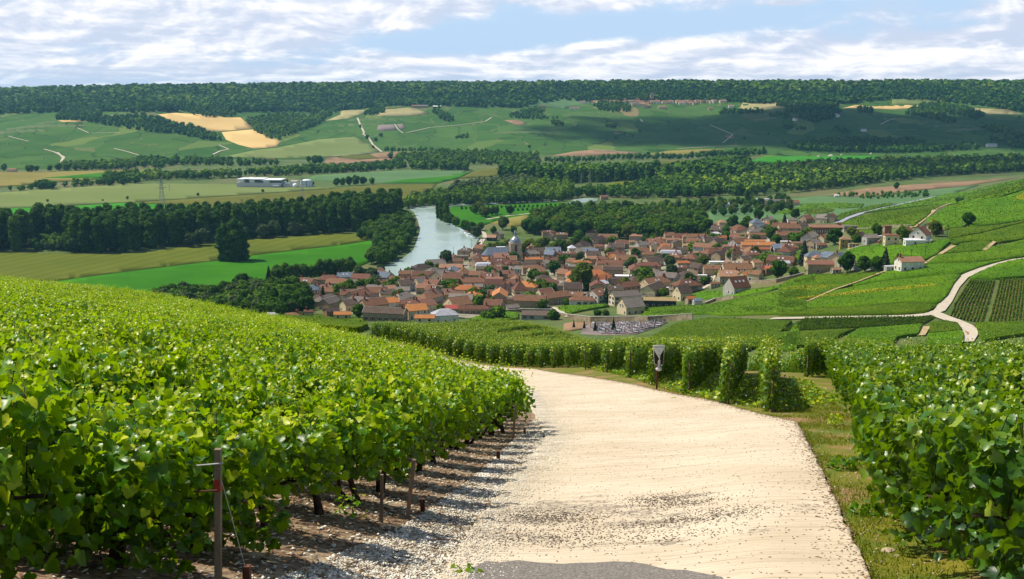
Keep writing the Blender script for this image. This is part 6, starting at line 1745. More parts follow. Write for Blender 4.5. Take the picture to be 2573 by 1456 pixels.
hp_(A, 1925, 742, 160, 150, -16, 'brown', 'stone', 'gable', 4.2, win='w', label='brown roofed house with white shutters and a tall brick chimney', chim_h=4.5, chim=1); hp_(A, 2155, 592, 130, 150, 10, 'brown', 'cream', 'pyr', 6.4, pitch=1.1, win='d', chim=2, chim_h=2.8, storeys=2, label='tall pavilion house with steep brown roof and brown shutters'); hp_(A, 2258, 585, 110, 110, -18, 'orange', 'stone', 'hip', 5.4)
hp_(A, 1370, 640, 170, 130, -4, 'dark', 'stone', 'hip', 4.8, win='n'); hp_(A, 1500, 640, 120, 100, 10, 'rose', 'stone', 'gable', 4.6); hp_(A, 1110, 560, 150, 130, 32, 'dark', 'grey', 'gable', 5.6); hp_(A, 1020, 520, 110, 90, 8, 'red', 'stone', 'gable', 5.0); hp_(A, 930, 555, 120, 90, 10, 'brown', 'stone', 'gable', 4.8)
hp_(A, 1440, 480, 150, 170, 50, 'grey', 'stone', 'gable', 6.4, win='w', storeys=2, label='large grey gable with two white shuttered windows'); hp_(A, 1545, 500, 180, 150, -4, 'brown', 'stone', 'gable', 6.0); hp_(A, 1285, 480, 220, 100, 2, 'brown', 'stone', 'gable', 5.0, chim=0); hp_(A, 1260, 540, 120, 120, 30, 'grey', 'cream', 'gable', 5.2, win='w')
hp_(A, 1925, 542, 200, 150, -3, 'rose', 'stone', 'mansard', 5.6, sky=3, chim=2, pitch=.8, win='w', label='pink tiled mansard house with three skylights'); hp_(A, 1720, 540, 210, 120, 5, 'red', 'stone', 'gable', 5.2, chim=2); hp_(A, 1725, 590, 200, 70, 2, 'grey', 'stone', 'gable', 3.6, chim=0)
hp_(A, 1530, 412, 220, 90, 0, 'rose', 'stone', 'gable', 5.0, chim=0); hp_(A, 1825, 395, 150, 90, 4, 'pale', 'cream', 'mansard', 5.2, sky=3, chim=0, label='white topped mansard with skylights left of the church'); hp_(A, 1645, 455, 120, 120, 10, 'brown', 'stone', 'pyr', 5.6, pitch=.9); hp_(A, 1780, 285, 130, 100, 24, 'dark', 'stone', 'gable', 5.0, label='grey gabled house standing by the river quay'); hp_(A, 1620, 312, 130, 70, 0, 'grey', 'stone', 'flat', 3.8, chim=2, label='flat roofed building with two chimneys by the quay'); hp_(A, 1595, 358, 90, 70, 0, 'brown', 'stone', 'gable', 4.4)
hp_(A, 1900, 143, 80, 70, -12, 'rose', 'dark', 'gable', 3.4, dmin=600, chim=0, win=None, label='small pink roofed shed by the riverside lane'); hp_(A, 1960, 110, 60, 80, 60, 'grey', 'stone', 'gable', 5, dmin=600, chim=0, win=None); hp_(A, 1830, 350, 130, 90, 8, 'orange', 'stone', 'gable', 5.2); hp_(A, 1760, 360, 100, 100, 40, 'brown', 'stone', 'gable', 5.2)
hp_(A, 2000, 470, 200, 90, 0, 'red', 'stone', 'gable', 5.2, chim=2); hp_(A, 1950, 650, 180, 100, 3, 'brown', 'stone', 'gable', 4.6, chim=1, chim_h=5.0); hp_(A, 2050, 555, 120, 100, 12, 'red', 'stone', 'gable', 5.4); hp_(A, 1560, 590, 90, 80, 20, 'red', 'stone', 'gable', 5.0); hp_(A, 1120, 470, 130, 80, 14, 'brown', 'stone', 'gable', 5.0); hp_(A, 1210, 445, 110, 80, 20, 'dark', 'stone', 'gable', 4.6, chim=1); hp_(A, 1360, 560, 150, 130, -25, 'red', 'stone', 'gable', 5.2, chim=2); hp_(A, 1090, 620, 130, 90, 0, 'grey', 'grey', 'gable', 4.4); hp_(A, 960, 650, 160, 90, 14, 'dark', 'cream', 'gable', 4.6, win='w'); hp_(A, 960, 605, 130, 80, 10, 'rose', 'grey', 'gable', 4.4, chim=0); hp_(A, 820, 565, 120, 60, 0, 'red', 'stone', 'gable', 4, chim=0); hp_(A, 1560, 660, 180, 80, 4, 'brown', 'stone', 'gable', 4.4)
hp_(A, 2100, 500, 110, 90, 0, 'brown', 'stone', 'gable', 5.2); hp_(A, 2080, 780, 130, 70, 30, 'grey', 'cream', 'gable', 2.6, chim=0, win=None, label='small cream garage with low gable by the bright bush'); hp_(A, 2260, 700, 200, 80, 8, 'pale', 'stone', 'mono', 3.4, pitch=.18, chim=0, win=None, label='long stone shed with light corrugated roof'); hp_(A, 2100, 700, 130, 100, 0, 'dark', 'stone', 'flat', 4.4, chim=0, win=None)
hp_(A, 2300, 848, 260, 130, -6, 'dark', 'grey', 'mono', 2.8, pitch=.12, chim=0, win=None, label='low shed with a flat dark roof above the cemetery corner')
# ---- behind the left thicket
hp_(E, 1480, 425, 150, 60, 0, 'red', 'stone', 'gable', 4.2, chim=0, win=None); hp_(E, 870, 580, 160, 110, -8, 'red', 'stone', 'gable', 3.6, chim=0, win=None, label='russet roof peeping over the left vines'); hp_(E, 1290, 625, 220, 80, 2, 'slate', 'brick', 'hip', 3.4, chim=2, win=None, label='blue slate roof peeping over the left vines'); hp_(E, 1510, 680, 160, 70, 0, 'pale', 'white', 'mono', 3, chim=0, pitch=.2, win=None, label='pale shed roof at the lower edge of the thicket'); hp_(E, 1720, 680, 160, 70, 0, 'brown', 'stone', 'gable', 3.4); hp_(E, 1900, 640, 100, 60, 0, 'brown', 'stone', 'gable', 3.6)
# ---- centre (zoom B)
hp_(B, 220, 650 - 80, 10, 10, 0, 'dark', 'stone', 'gable', 1) if False else None
hp_(B, 680, 595, 230, 80, 4, 'orange', 'stone', 'gable', 5.2, chim=2, ridge=True, label='bright orange long roof with white verges right of the church'); hp_(B, 895, 520, 130, 150, -28, 'slate', 'stone', 'gable', 5.6, chim=1, label='steep slate roof with pale hip line right of the church'); hp_(B, 650, 520, 190, 120, 20, 'grey', 'stone', 'gable', 5.4); hp_(B, 1170, 445, 100, 100, 10, 'pale', 'cream', 'pyr', 5.6, pitch=.7, win='w', label='small square house with a pale pyramid roof in front of the ball tree'); hp_(B, 1415, 490, 190, 110, -6, 'slate', 'stone', 'gable', 5.4, win='w', label='blue slate gable roof right of the pale pyramid roof'); hp_(B, 1100, 525, 240, 80, 0, 'brown', 'stone', 'gable', 5.0, sky=3)
hp_(B, 940, 605, 240, 110, -5, 'brown', 'stone', 'hip', 5.2, chim=2); hp_(B, 1100, 580, 240, 90, -3, 'red', 'stone', 'gable', 5.2); hp_(B, 1165, 620, 110, 120, -40, 'brown', 'cream', 'gable', 5.0); hp_(B, 1440, 585, 140, 100, 8, 'rose', 'stone', 'gable', 5.2); hp_(B, 1260, 635, 150, 70, 0, 'orange', 'stone', 'gable', 4.8, chim=0); hp_(B, 1370, 640, 90, 80, 5, 'orange', 'stone', 'gable', 4.8); hp_(B, 1560, 590, 130, 90, 5, 'red', 'stone', 'gable', 5.2); hp_(B, 1670, 570, 130, 120, 40, 'orange', 'stone', 'gable', 5.2)
hp_(B, 400, 650, 180, 110, 12, 'red', 'stone', 'hip', 5.0, chim=0); hp_(B, 610, 650, 200, 80, 0, 'dark', 'stone', 'gable', 5.0, chim=1); hp_(B, 650, 700, 240, 90, 8, 'red', 'stone', 'gable', 5.2, chim=1); hp_(B, 440, 715, 160, 110, 0, 'grey', 'grey', 'gable', 5.8, chim=1, chim_h=3, label='grey cube-like house with grey roof below the church'); hp_(B, 840, 640, 130, 100, 42, 'grey', 'stone', 'gable', 5.4); hp_(B, 1130, 690, 220, 80, -4, 'dark', 'stone', 'gable', 5.0, sky=1); hp_(B, 1270, 690, 240, 60, 2, 'grey', 'stone', 'gable', 4.6, chim=1); hp_(B, 770, 690, 120, 90, 60, 'grey', 'stone', 'gable', 5)
hp_(B, 1080, 770, 160, 150, -35, 'red', 'stone', 'gable', 5.2, chim=2); hp_(B, 1360, 780, 540, 190, 6, 'orange', 'stone', 'hip', 5.0, chim=0, win='d', label='very long bright orange roof behind the birch'); hp_(B, 1700, 725, 260, 120, -7, 'dark', 'stone', 'gable', 5.2, chim=0, label='long dark roofed hall right of the long orange roof'); hp_(B, 1650, 640, 340, 130, 3, 'red', 'stone', 'gable', 5.2, chim=2); hp_(B, 1700, 690, 230, 80, 5, 'brown', 'stone', 'gable', 5.0); hp_(B, 1870, 820, 290, 60, -4, 'white', 'white', 'mono', 4.0, pitch=.12, chim=0, win=None, label='long flat white roof in the middle of the village')
hp_(B, 840, 890, 330, 170, -4, 'red', 'cream', 'hip', 4.6, chim=0, label='wide russet hipped barn in front of the middle trees'); hp_(B, 1080, 920, 180, 150, -10, 'grey', 'stone', 'hip', 5.0, chim=0, win=None, label='grey faced barn left of the birch'); hp_(B, 560, 920, 130, 150, -28, 'orange', 'stone', 'gable', 4.8); hp_(B, 820, 1010, 200, 140, 28, 'red', 'cream', 'gable', 4.2, chim=0, win='w', label='russet roofed cottage with pale gable and carport')
hp_(B, 1150, 1050, 330, 130, -6, 'red', 'cream', 'gable', 3.8, chim=0, sky=2, label='bungalow with russet roof and faded rose stripes'); hp_(B, 1300, 1110, 330, 140, -2, 'red', 'white', 'hip', 3.4, chim=1, win='d', label='white bungalow with red hipped roof and brown shutters'); hp_(B, 1490, 1030, 180, 220, 42, 'red', 'white', 'gable', 5.6, chim=0, win=None, sky=1, label='white house with a big gable and russet roof beside the dark conifer'); hp_(B, 1710, 975, 220, 160, 18, 'dark', 'cream', 'gable', 5.4, chim=0, sky=1, win=None, label='dark roofed gable house behind the cream barn'); hp_(B, 1540, 900, 180, 120, 16, 'pale', 'stone', 'gable', 4.8, chim=1, chim_h=3.2)
bn = hp_(B, 1850, 1050, 380, 180, 20, 'grey', 'cream', 'gable', 5.6, pitch=.55, chim=0, win=None, label='cream barn with a big white door and a round window')
hs = hp_(B, 1930, 1160, 280, 250, 24, 'grey', 'cream', 'gable', 4.6, pitch=.85, chim=0, ridge=True, win='n', label='cream gable house with grey roof standing above the cemetery wall')
hp_(B, 120, 1150, 140, 140, -20, 'brown', 'stone', 'gable', 4.2, win='w'); hp_(B, 1810, 850, 280, 100, -8, 'dark', 'stone', 'gable', 5.0, chim=2); hp_(B, 2120, 1090, 150, 90, 0, 'grey', 'stone', 'gable', 3.2, chim=0)
# back row along the wood
hp_(B, 870, 250, 170, 70, 8, 'brown', 'stone', 'gable', 4.8, dmin=600, sky=2); hp_(B, 880, 290, 90, 110, 70, 'brown', 'stone', 'gable', 4.8, dmin=600); hp_(B, 1040, 280, 150, 70, 0, 'brown', 'stone', 'gable', 4.6, dmin=600, sky=2); hp_(B, 1440, 245, 200, 110, 14, 'brown', 'cream', 'gable', 5.0, dmin=600, chim=0, sky=1, label='cream house with brown roof at the wood edge'); hp_(B, 1630, 305, 250, 110, -4, 'brown', 'cream', 'gable', 4.6, dmin=600, chim=0, win='w', label='cream house with half grey roof before the wood, left of the rose roof'); hp_(B, 2030, 295, 240, 90, -4, 'rose', 'stone', 'hip', 4.6, dmin=600, chim=0, win=None, label='rose hipped house alone before the dark wood'); hp_(B, 1935, 375, 80, 50, 20, 'rose', 'cream', 'gable', 3, dmin=600, chim=0, win=None); hp_(B, 1520, 430, 130, 80, 4, 'red', 'stone', 'gable', 4.8)
# ---- right part (zoom C)
hp_(C, 300, 410, 140, 70, 0, 'rose', 'stone', 'gable', 4.6); hp_(C, 480, 420, 190, 80, 0, 'rose', 'stone', 'gable', 4.8, chim=1); hp_(C, 770, 375, 360, 110, -2, 'brown', 'stone', 'hip', 5.2, chim=2, label='long brown hipped roof at the back of the village'); hp_(C, 1020, 345, 130, 80, 0, 'pale', 'stone', 'hip', 5.0, chim=1, label='small pale metal roof at the back of the village'); hp_(C, 370, 500, 130, 100, -20, 'orange', 'stone', 'gable', 5); hp_(C, 690, 490, 200, 90, 0, 'tan', 'stone', 'gable', 5.2, chim=2, ridge=True); hp_(C, 800, 490, 110, 120, 40, 'grey', 'stone', 'gable', 5.2); hp_(C, 560, 545, 190, 80, 0, 'dark', 'stone', 'gable', 5, chim=1)
hp_(C, 1050, 440, 190, 150, 36, 'dark', 'stone', 'gable', 5.4, chim=0); hp_(C, 1330, 420, 150, 160, -40, 'red', 'cream', 'gable', 5.0, chim=0, win=None); hp_(C, 1560, 355, 220, 80, 0, 'brown', 'stone', 'gable', 5.2, chim=0); hp_(C, 1420, 310, 110, 140, 50, 'grey', 'stone', 'gable', 5.2); hp_(C, 1100, 390, 110, 70, 5, 'orange', 'stone', 'gable', 4.8)
hp_(C, 1560, 480, 430, 110, -2, 'orange', 'stone', 'gable', 4.8, chim=0, win=None, sky=1, label='upper long orange shed left of the slate shed'); hp_(C, 1550, 540, 380, 70, -4, 'orange', 'stone', 'gable', 3.6, chim=0, win=None, sky=1, label='lower long orange shed left of the slate shed'); hp_(C, 1520, 440, 260, 60, 0, 'orange', 'stone', 'gable', 5.4, chim=0, win=None); hp_(C, 1840, 510, 190, 150, 6, 'slate', 'grey', 'gable', 4.2, chim=0, win=None, ridge=False, label='shed with a light blue metal roof at the right end of the orange sheds'); hp_(C, 1240, 505, 260, 60, 0, 'rose', 'stone', 'gable', 4.8, sky=3, chim=0)
hp_(C, 170, 600, 200, 120, -8, 'brown', 'stone', 'hip', 5.2); hp_(C, 440, 580, 280, 110, -8, 'pale', 'cream', 'mansard', 5.6, chim=1, sky=3, win='n', label='cream house with a pale mansard roof left of the brown hip'); hp_(C, 700, 640, 190, 190, -30, 'brown', 'stone', 'hip', 5.6, chim=1, label='big brown hipped house in the right half of the village'); hp_(C, 830, 595, 190, 70, 0, 'rose', 'dark', 'mono', 3.8, chim=0, pitch=.2, win=None, label='low shop with a rose roof and dark blue front'); hp_(C, 1000, 545, 280, 70, 0, 'red', 'stone', 'gable', 5, chim=1); hp_(C, 1070, 600, 160, 150, 40, 'dark', 'stone', 'gable', 5.0); hp_(C, 1260, 560, 170, 170, 20, 'brown', 'stone', 'pyr', 5.6, pitch=1.0, chim=1); hp_(C, 1380, 660, 150, 130, 36, 'dark', 'cream', 'gable', 4.6, chim=0)
hp_(C, 1290, 725, 320, 90, -5, 'rose', 'stone', 'gable', 4.4, chim=0, sky=3, label='long rose roof with three white skylights'); hp_(C, 1540, 705, 130, 110, 20, 'rose', 'cream', 'gable', 4.8, chim=0); hp_(C, 1300, 780, 200, 110, -14, 'crimson', 'stone', 'gable', 3.4, pitch=.4, chim=0, ridge=False, win=None, label='crimson sheet roof over an open shed, left one'); hp_(C, 1760, 780, 240, 110, 10, 'crimson', 'brick', 'gable', 3.6, pitch=.45, chim=0, ridge=False, win=None, label='crimson roof of the brick barn at the right edge of the village'); hp_(C, 1890, 715, 150, 90, -4, 'pale', 'cream', 'gable', 4.6, chim=0, ridge=False, label='pale roofed house left of the tall cypress'); hp_(C, 1740, 680, 200, 90, 12, 'brown', 'stone', 'gable', 4.8); hp_(C, 1590, 790, 160, 140, 42, 'brown', 'stone', 'gable', 5.0)
hp_(C, 150, 740, 330, 130, -10, 'red', 'stone', 'hip', 5.2, chim=1); hp_(C, 530, 780, 230, 80, 0, 'red', 'stone', 'gable', 4.6, sky=3, chim=0); hp_(C, 780, 760, 150, 170, -46, 'dark', 'stone', 'gable', 5.4, chim=0); hp_(C, 1000, 780, 280, 130, -2, 'red', 'stone', 'gable', 5.0, chim=0, ridge=False, win=None, label='big plain russet barn roof in the right half of the village'); hp_(C, 600, 715, 160, 80, 5, 'orange', 'stone', 'gable', 4.8); hp_(C, 200, 825, 230, 120, -8, 'grey', 'cream', 'hip', 4.8, chim=1, chim_h=3)
hp_(C, 400, 880, 260, 200, -28, 'grey', 'grey', 'gable', 5.6, pitch=.5, chim=0, win='n', label='large pale grey house with a blank gable right of the tall green tree'); hp_(C, 640, 860, 190, 130, -8, 'dark', 'stone', 'hip', 3.4, chim=0, win=None); hp_(C, 1060, 712, 250, 40, 0, 'white', 'white', 'mono', 4, pitch=.1, chim=0, win=None); hp_(C, 1400, 860, 150, 130, 36, 'orange', 'cream', 'gable', 4.2, chim=0, win=None); hp_(C, 1530, 850, 170, 140, -38, 'brown', 'cream', 'gable', 4.6, chim=0, win=None)
sh = hp_(C, 1290, 975, 260, 240, 26, 'brown', 'grey', 'gable', 4.6, pitch=1.05, chim=0, ridge=False, win=None, sky=3, label='steep brown roofed house with a blank shaded gable at the vineyard edge')  # grey wall colour stands in for the shade on the gable
hp_(C, 1370, 1040, 180, 60, 10, 'white', 'white', 'mono', 2.6, pitch=.12, chim=0, win=None, label='white flat awning attached to the steep roofed house', name='awning', cat='awning')
hp_(C, 590, 1065, 180, 190, 26, 'dark', 'cream', 'gable', 4.8, pitch=.95, chim=0, ridge=False, win='n', label='steep dark roofed house with a pale gable behind the tall pole'); hp_(C, 300, 1190, 420, 130, -6, 'tan', 'dark', 'gable', 4.6, pitch=.5, chim=0, win=None, ridge=False, label='long barn with a tan roof and dark sides'); hp_(C, 335, 1040, 160, 50, 2, 'white', 'cream', 'flat', 2.6, chim=0, win=None, label='small cream garage with a flat pale roof'); hp_(C, 690, 1175, 110, 90, 20, 'orange', 'stone', 'gable', 3, chim=0, win=None); hp_(C, 780, 1200, 110, 80, 10, 'slate', 'white', 'gable', 2.8, chim=0, win=None); hp_(C, 1010, 985, 120, 60, 5, 'red', 'stone', 'gable', 2.8, chim=0, win=None); hp_(C, 850, 880, 110, 40, 0, 'white', 'white', 'flat', 2.6, chim=0, win=None)  # the tan roofed barn is dark on all walls
vl = hp_(C, 1545, 185, 150, 150, 6, 'slate', 'cream', 'pyr', 8.2, pitch=.8, win='n', storeys=3, chim=1, label='tall villa with a steep slate roof at the back of the village')
hp_(C, 980, 228, 110, 60, 0, 'rose', 'cream', 'gable', 4, dmin=700, chim=0, win=None); hp_(C, 1100, 192, 120, 100, 14, 'rose', 'cream', 'pyr', 4.4, dmin=700, chim=0, win=None, label='rose pyramid roof in the green field behind the village')
hp_(C, 1700, 155, 120, 120, 50, 'grey', 'stone', 'gable', 5, dmin=700, chim=1); hp_(C, 2000, 165, 130, 70, 5, 'grey', 'white', 'gable', 4.6, dmin=700); hp_(C, 1830, 230, 200, 80, 0, 'brown', 'stone', 'gable', 4.6, dmin=700); hp_(C, 2010, 210, 90, 60, 10, 'rose', 'stone', 'gable', 4.2, dmin=700, chim=0); hp_(C, 2120, 230, 140, 120, 34, 'dark', 'cream', 'gable', 4.8, dmin=700); hp_(C, 1990, 350, 380, 150, -6, 'red', 'stone', 'gable', 5.0, dmin=600, sky=2, chim=2, label='large russet roof with white skylights left of the brick row'); hp_(C, 2090, 465, 200, 50, -3, 'red', 'stone', 'gable', 3.2, chim=0, win=None); hp_(C, 1960, 445, 210, 40, 0, 'white', 'stone', 'flat', 3, chim=0, win=None)
# ---- right outskirts (zoom D)
hp_(Dd, 420, 250, 290, 70, -2, 'rose', 'brick', 'gable', 5.0, dmin=600, chim=3, win='w', ridge=True, label='long brick row house with a rose roof and several chimneys'); hp_(Dd, 250, 170, 90, 90, 30, 'brown', 'stone', 'gable', 4.6, dmin=600); hp_(Dd, 280, 185, 110, 40, 0, 'red', 'stone', 'gable', 3.4, dmin=600, chim=0); hp_(Dd, 400, 165, 100, 100, -34, 'grey', 'cream', 'gable', 4.6, dmin=600); hp_(Dd, 470, 155, 100, 90, 60, 'red', 'stone', 'gable', 5.2, dmin=600, chim=0); hp_(Dd, 640, 245, 120, 40, 0, 'grey', 'grey', 'flat', 3.2, dmin=600, chim=0, win=None, label='low grey shed behind the brick row')
hp_(Dd, 395, 340, 80, 90, 40, 'brown', 'cream', 'gable', 4.8, dmin=550); hp_(Dd, 320, 385, 100, 100, 30, 'grey', 'stone', 'gable', 4.4, dmin=550); hp_(Dd, 385, 412, 90, 40, 0, 'red', 'stone', 'gable', 2.8, dmin=550, chim=0, win=None); hp_(Dd, 600, 355, 100, 80, -8, 'tan', 'ochre', 'hip', 5.6, dmin=550, chim=0, win='n', label='ochre house with a flat hipped roof right of the brick row'); hp_(Dd, 668, 403, 80, 40, 0, 'tan', 'ochre', 'flat', 2.6, dmin=550, chim=0, win=None)
hp_(Dd, 820, 340, 120, 90, 14, 'grey', 'grey', 'gable', 3.8, dmin=500, chim=0, win='n', label='grey roofed bungalow among the right vineyards'); hp_(Dd, 725, 318, 80, 80, 40, 'dark', 'stone', 'gable', 4, dmin=520); hp_(Dd, 1005, 325, 120, 80, -4, 'red', 'cream', 'hip', 6.4, dmin=480, win='n', chim=1, label='tall cream house with two windows left of the gabled villa', storeys=2, pitch=.3); hp_(Dd, 1125, 280, 110, 110, 40, 'brown', 'cream', 'gable', 4.8, dmin=500); hp_(Dd, 968, 270, 60, 60, 0, 'brown', 'brick', 'flat', 7, dmin=520, chim=0, win=None, label='square brick tower-like house behind the tall cream house', zoff=2)
hp_(Dd, 1265, 295, 150, 150, 52, 'red', 'white', 'gable', 5.6, pitch=.9, dmin=450, chim=1, win='n', label='white gabled villa with red roof on the vineyard slope'); hp_(Dd, 1350, 245, 120, 110, 42, 'brown', 'cream', 'gable', 4.6, dmin=480, chim=1); hp_(Dd, 1440, 275, 60, 40, -20, 'red', 'stone', 'gable', 3, dmin=480, chim=0, win=None); hp_(Dd, 1235, 372, 230, 60, 2, 'white', 'white', 'mono', 3.2, pitch=.15, dmin=420, chim=0, win=None, label='long low white building in front of the gabled villa')
hp_(Dd, 325, 498, 160, 110, 0, 'slate', 'cream', 'hip', 4.8, chim=0, ridge=True, pitch=.8, win=None, label='pale slate roofed house with two dormer peaks, left part'); hp_(Dd, 440, 505, 100, 100, -30, 'slate', 'cream', 'gable', 4.8, pitch=.9, chim=0, label='slate gable with a bright peak beside the tall cypress'); hp_(Dd, 535, 510, 120, 130, 50, 'slate', 'cream', 'gable', 5, chim=1, win='n', label='cream gable with a dark slate slope'); hp_(Dd, 610, 545, 110, 130, 50, 'red', 'white', 'gable', 4, chim=0, win='n', label='white gable with a red roof beside the concrete wall'); hp_(Dd, 355, 520, 90, 70, 10, 'rose', 'cream', 'hip', 4, chim=0, win=None)
hp_(Dd, 370, 572, 230, 110, -2, 'rose', 'stone', 'gable', 5.2, pitch=.55, chim=0, win=None, ridge=False, label='big stone barn with a bright rose roof on the village edge'); hp_(Dd, 515, 630, 80, 40, 10, 'rose', 'stone', 'gable', 2.6, chim=0, win=None)
wh = hp_(Dd, 1165, 545, 220, 130, 10, 'rose', 'white', 'gable', 5.0, pitch=.55, dmin=350, chim=1, win='n', ridge=False, label='white walled house with a rose roof alone among the vines'); hp_(Dd, 1005, 600, 110, 60, 4, 'pale', 'grey', 'flat', 2.8, dmin=350, chim=0, win=None, label='low concrete annex left of the white walled house')
# ---- far buildings on the right bank, single farms
hp_(ZH, 540, 985, 200, 60, 6, 'grey', 'cream', 'gable', 4.6, dmin=800, chim=0, win='n', pitch=.4, label='long winery shed with a grey roof and window band'); hp_(ZH, 430, 975, 160, 50, 4, 'pale', 'white', 'gable', 4.6, dmin=800, chim=0, win=None, pitch=.3, label='pale roofed shed behind the long winery shed'); hp_(ZH, 690, 995, 110, 60, 0, 'brown', 'cream', 'gable', 4, dmin=800, chim=0, label='brown roofed cottage right of the long winery shed'); hp_(ZH, 145, 1010, 60, 50, 10, 'white', 'white', 'gable', 4, dmin=800, chim=0, win=None)
hp_(ZI, 1180, 1020, 90, 50, 0, 'red', 'cream', 'gable', 6, dmin=1000, chim=1, label='house with red roofs among the trees by the far river bend'); hp_(ZI, 1120, 1065, 70, 40, 10, 'red', 'stone', 'gable', 4, dmin=1000, chim=0, win=None)
hp_(ZI, 1240, 480, 50, 30, 0, 'brown', 'stone', 'gable', 5, dmin=1800, chim=0, win=None, label='small stone hut between two trees on the far hillside'); hp_(ZG, 1180, 140, 80, 36, 0, 'rose', 'stone', 'gable', 6, dmin=2300, chim=0, win=None, label='rose roofed farm building at the far forest edge, left'); hp_(ZG, 1270, 140, 110, 40, 0, 'grey', 'stone', 'gable', 6, dmin=2300, chim=0, win=None, label='grey farm building at the far forest edge'); hp_(ZG, 1430, 148, 90, 24, 0, 'white', 'dark', 'gable', 5, dmin=2300, chim=0, win=None, label='farm shed with a pale roof at the far forest edge')
hp_(ZI, 560, 245, 60, 24, 0, 'brown', 'stone', 'gable', 6, dmin=2300, chim=0, win=None, label='small farm below the round hill meadow'); hp_(ZI, 850, 258, 90, 20, 0, 'rose', 'white', 'gable', 6, dmin=2300, chim=0, win=None, label='low white farm left of the hillside village'); hp_(ZI, 2085, 262, 40, 24, 0, 'rose', 'cream', 'gable', 6, dmin=2300, chim=0, win=None, label='lone rose roofed house right below the hillside village'); hp_(ZI, 2275, 240, 50, 24, 0, 'rose', 'white', 'gable', 7, dmin=2300, chim=0, win=None, label='white house at the right end of the hillside village')
hp_(ZH, 1050, 285, 50, 36, 50, 'grey', 'white', 'gable', 7, dmin=2300, chim=0, win=None, label='pale house at the right edge of the wooded hamlet'); hp_(ZH, 715, 318, 36, 26, 30, 'rose', 'white', 'gable', 6, dmin=2300, chim=0, win=None, label='small pale house at the left foot of the wooded hamlet'); hp_(ZH, 1272, 410, 40, 22, 10, 'pale', 'white', 'gable', 5, dmin=2000, chim=0, win=None, label='white hut alone on the far right hillside'); hp_(ZH, 2310, 530, 80, 30, 0, 'pale', 'white', 'gable', 6, dmin=1900, chim=0, win=None, label='white farm among trees at the far right'); hp_(ZH, 1050, 943, 36, 16, 0, 'white', 'white', 'gable', 3, dmin=1100, chim=0, win=None, label='tiny white hut by the dark thicket on the right')
hp_(ZJ, 85, 590, 60, 22, 0, 'rose', 'cream', 'gable', 5, dmin=1500, chim=0, win=None, label='small pink farm between round trees at the far left'); hp_(ZJ, 1880, 520, 90, 20, 0, 'red', 'stone', 'gable', 5, dmin=1500, chim=0, win=None, label='farm roof among trees below the pale olive hill field')
# details on named houses
ob('garage_door', GATE, bn, (-13.5 / 2 * 0 - (HOUSES and [h for h in HOUSES if h['o'] is bn][0]['L']) / 2, .3, 0), -math.pi / 2, (1.1, 1, 1.3)); put_window('small', bn, -[h for h in HOUSES if h['o'] is bn][0]['L'] / 2, .2, 6.2, -math.pi / 2, 600)
for yy in (-1.3, 1.5): put_window('n', hs, -[h for h in HOUSES if h['o'] is hs][0]['L'] / 2, yy, 4.2, -math.pi / 2, 600)

# ---- fill the gaps between the houses that could be singled out
VILLAGE = land_poly([(700, 745), (790, 720), (880, 700), (1010, 690), (1080, 672), (1150, 655), (1200, 632), (1300, 640), (1440, 622), (1500, 606), (1600, 604), (1700, 592), (1860, 575), (1990, 570), (2040, 612), (2000, 660), (1960, 685), (1880, 690), (1800, 720), (1700, 745), (1620, 745), (1540, 745), (1480, 745), (1400, 765), (1300, 785), (1180, 800), (1050, 800), (960, 790), (860, 790)], 380)
rf_ = random.Random(44)
cand = spread(VILLAGE, 11.0, 77)
occ = [(h['x'], h['y'], h['r']) for h in HOUSES]
nfill = 0
tree_xy = [(o.location.x, o.location.y) for o in COL.objects if o.get('category') in ('tree', 'bush') and 380 < o.location.y < 1100]
for x, y in cand:
    if any((x - a) ** 2 + (y - b_) ** 2 < (r_0 * .9 + 11) ** 2 for a, b_, r_0 in occ): continue
    if any((x - a) ** 2 + (y - b_) ** 2 < 36 for a, b_ in tree_xy): continue
    L = rf_.uniform(11, 19); occ.append((x, y, L / 2)); nfill += 1
    house(x, y, L, rf_.uniform(8, 11), rf_.uniform(4.2, 5.8), R(rf_.choice([0, 5, -8, 20, 35, -30, 60, 88])), rf_.choices(['brown', 'red', 'dark', 'grey', 'orange', 'rose', 'slate'], [7, 3, 4, 4, .5, 1.0, .9])[0], rf_.choices(['stone', 'cream', 'grey'], [5, 2, 1])[0], rf_.choices(['gable', 'hip', 'half'], [7, 2, 1])[0], chim=rf_.choice([0, 1, 1, 2]), sky=rf_.choice([0, 0, 0, 2]))
gt = random.Random(91); ng = 0
for x, y in spread(VILLAGE, 9.0, 93):
    if ng >= 90: break
    if any((x - a) ** 2 + (y - b_) ** 2 < (r_0 * .72 + 2.6) ** 2 for a, b_, r_0 in occ): continue
    ng += 1
    tree(gt.choice(['round', 'round', 'lime', 'bush', 'bush', 'pale']), x, y, gt.uniform(5.5, 10.5), 'small garden tree squeezed between the roofs of the village', 'garden trees between the houses', 1.1, 'garden_tree')
print('houses', len(HOUSES), 'fill', nfill, time.time() - T0)

# ------------------------------------------------------------------ the church
M['churchstone'] = wall_mat('church_stone', (.50, .39, .25)); M['lead'] = mat_noise('lead_dome', (.15, .17, .20), (.24, .27, .31), 1.2, .28, 4, spec=.8)


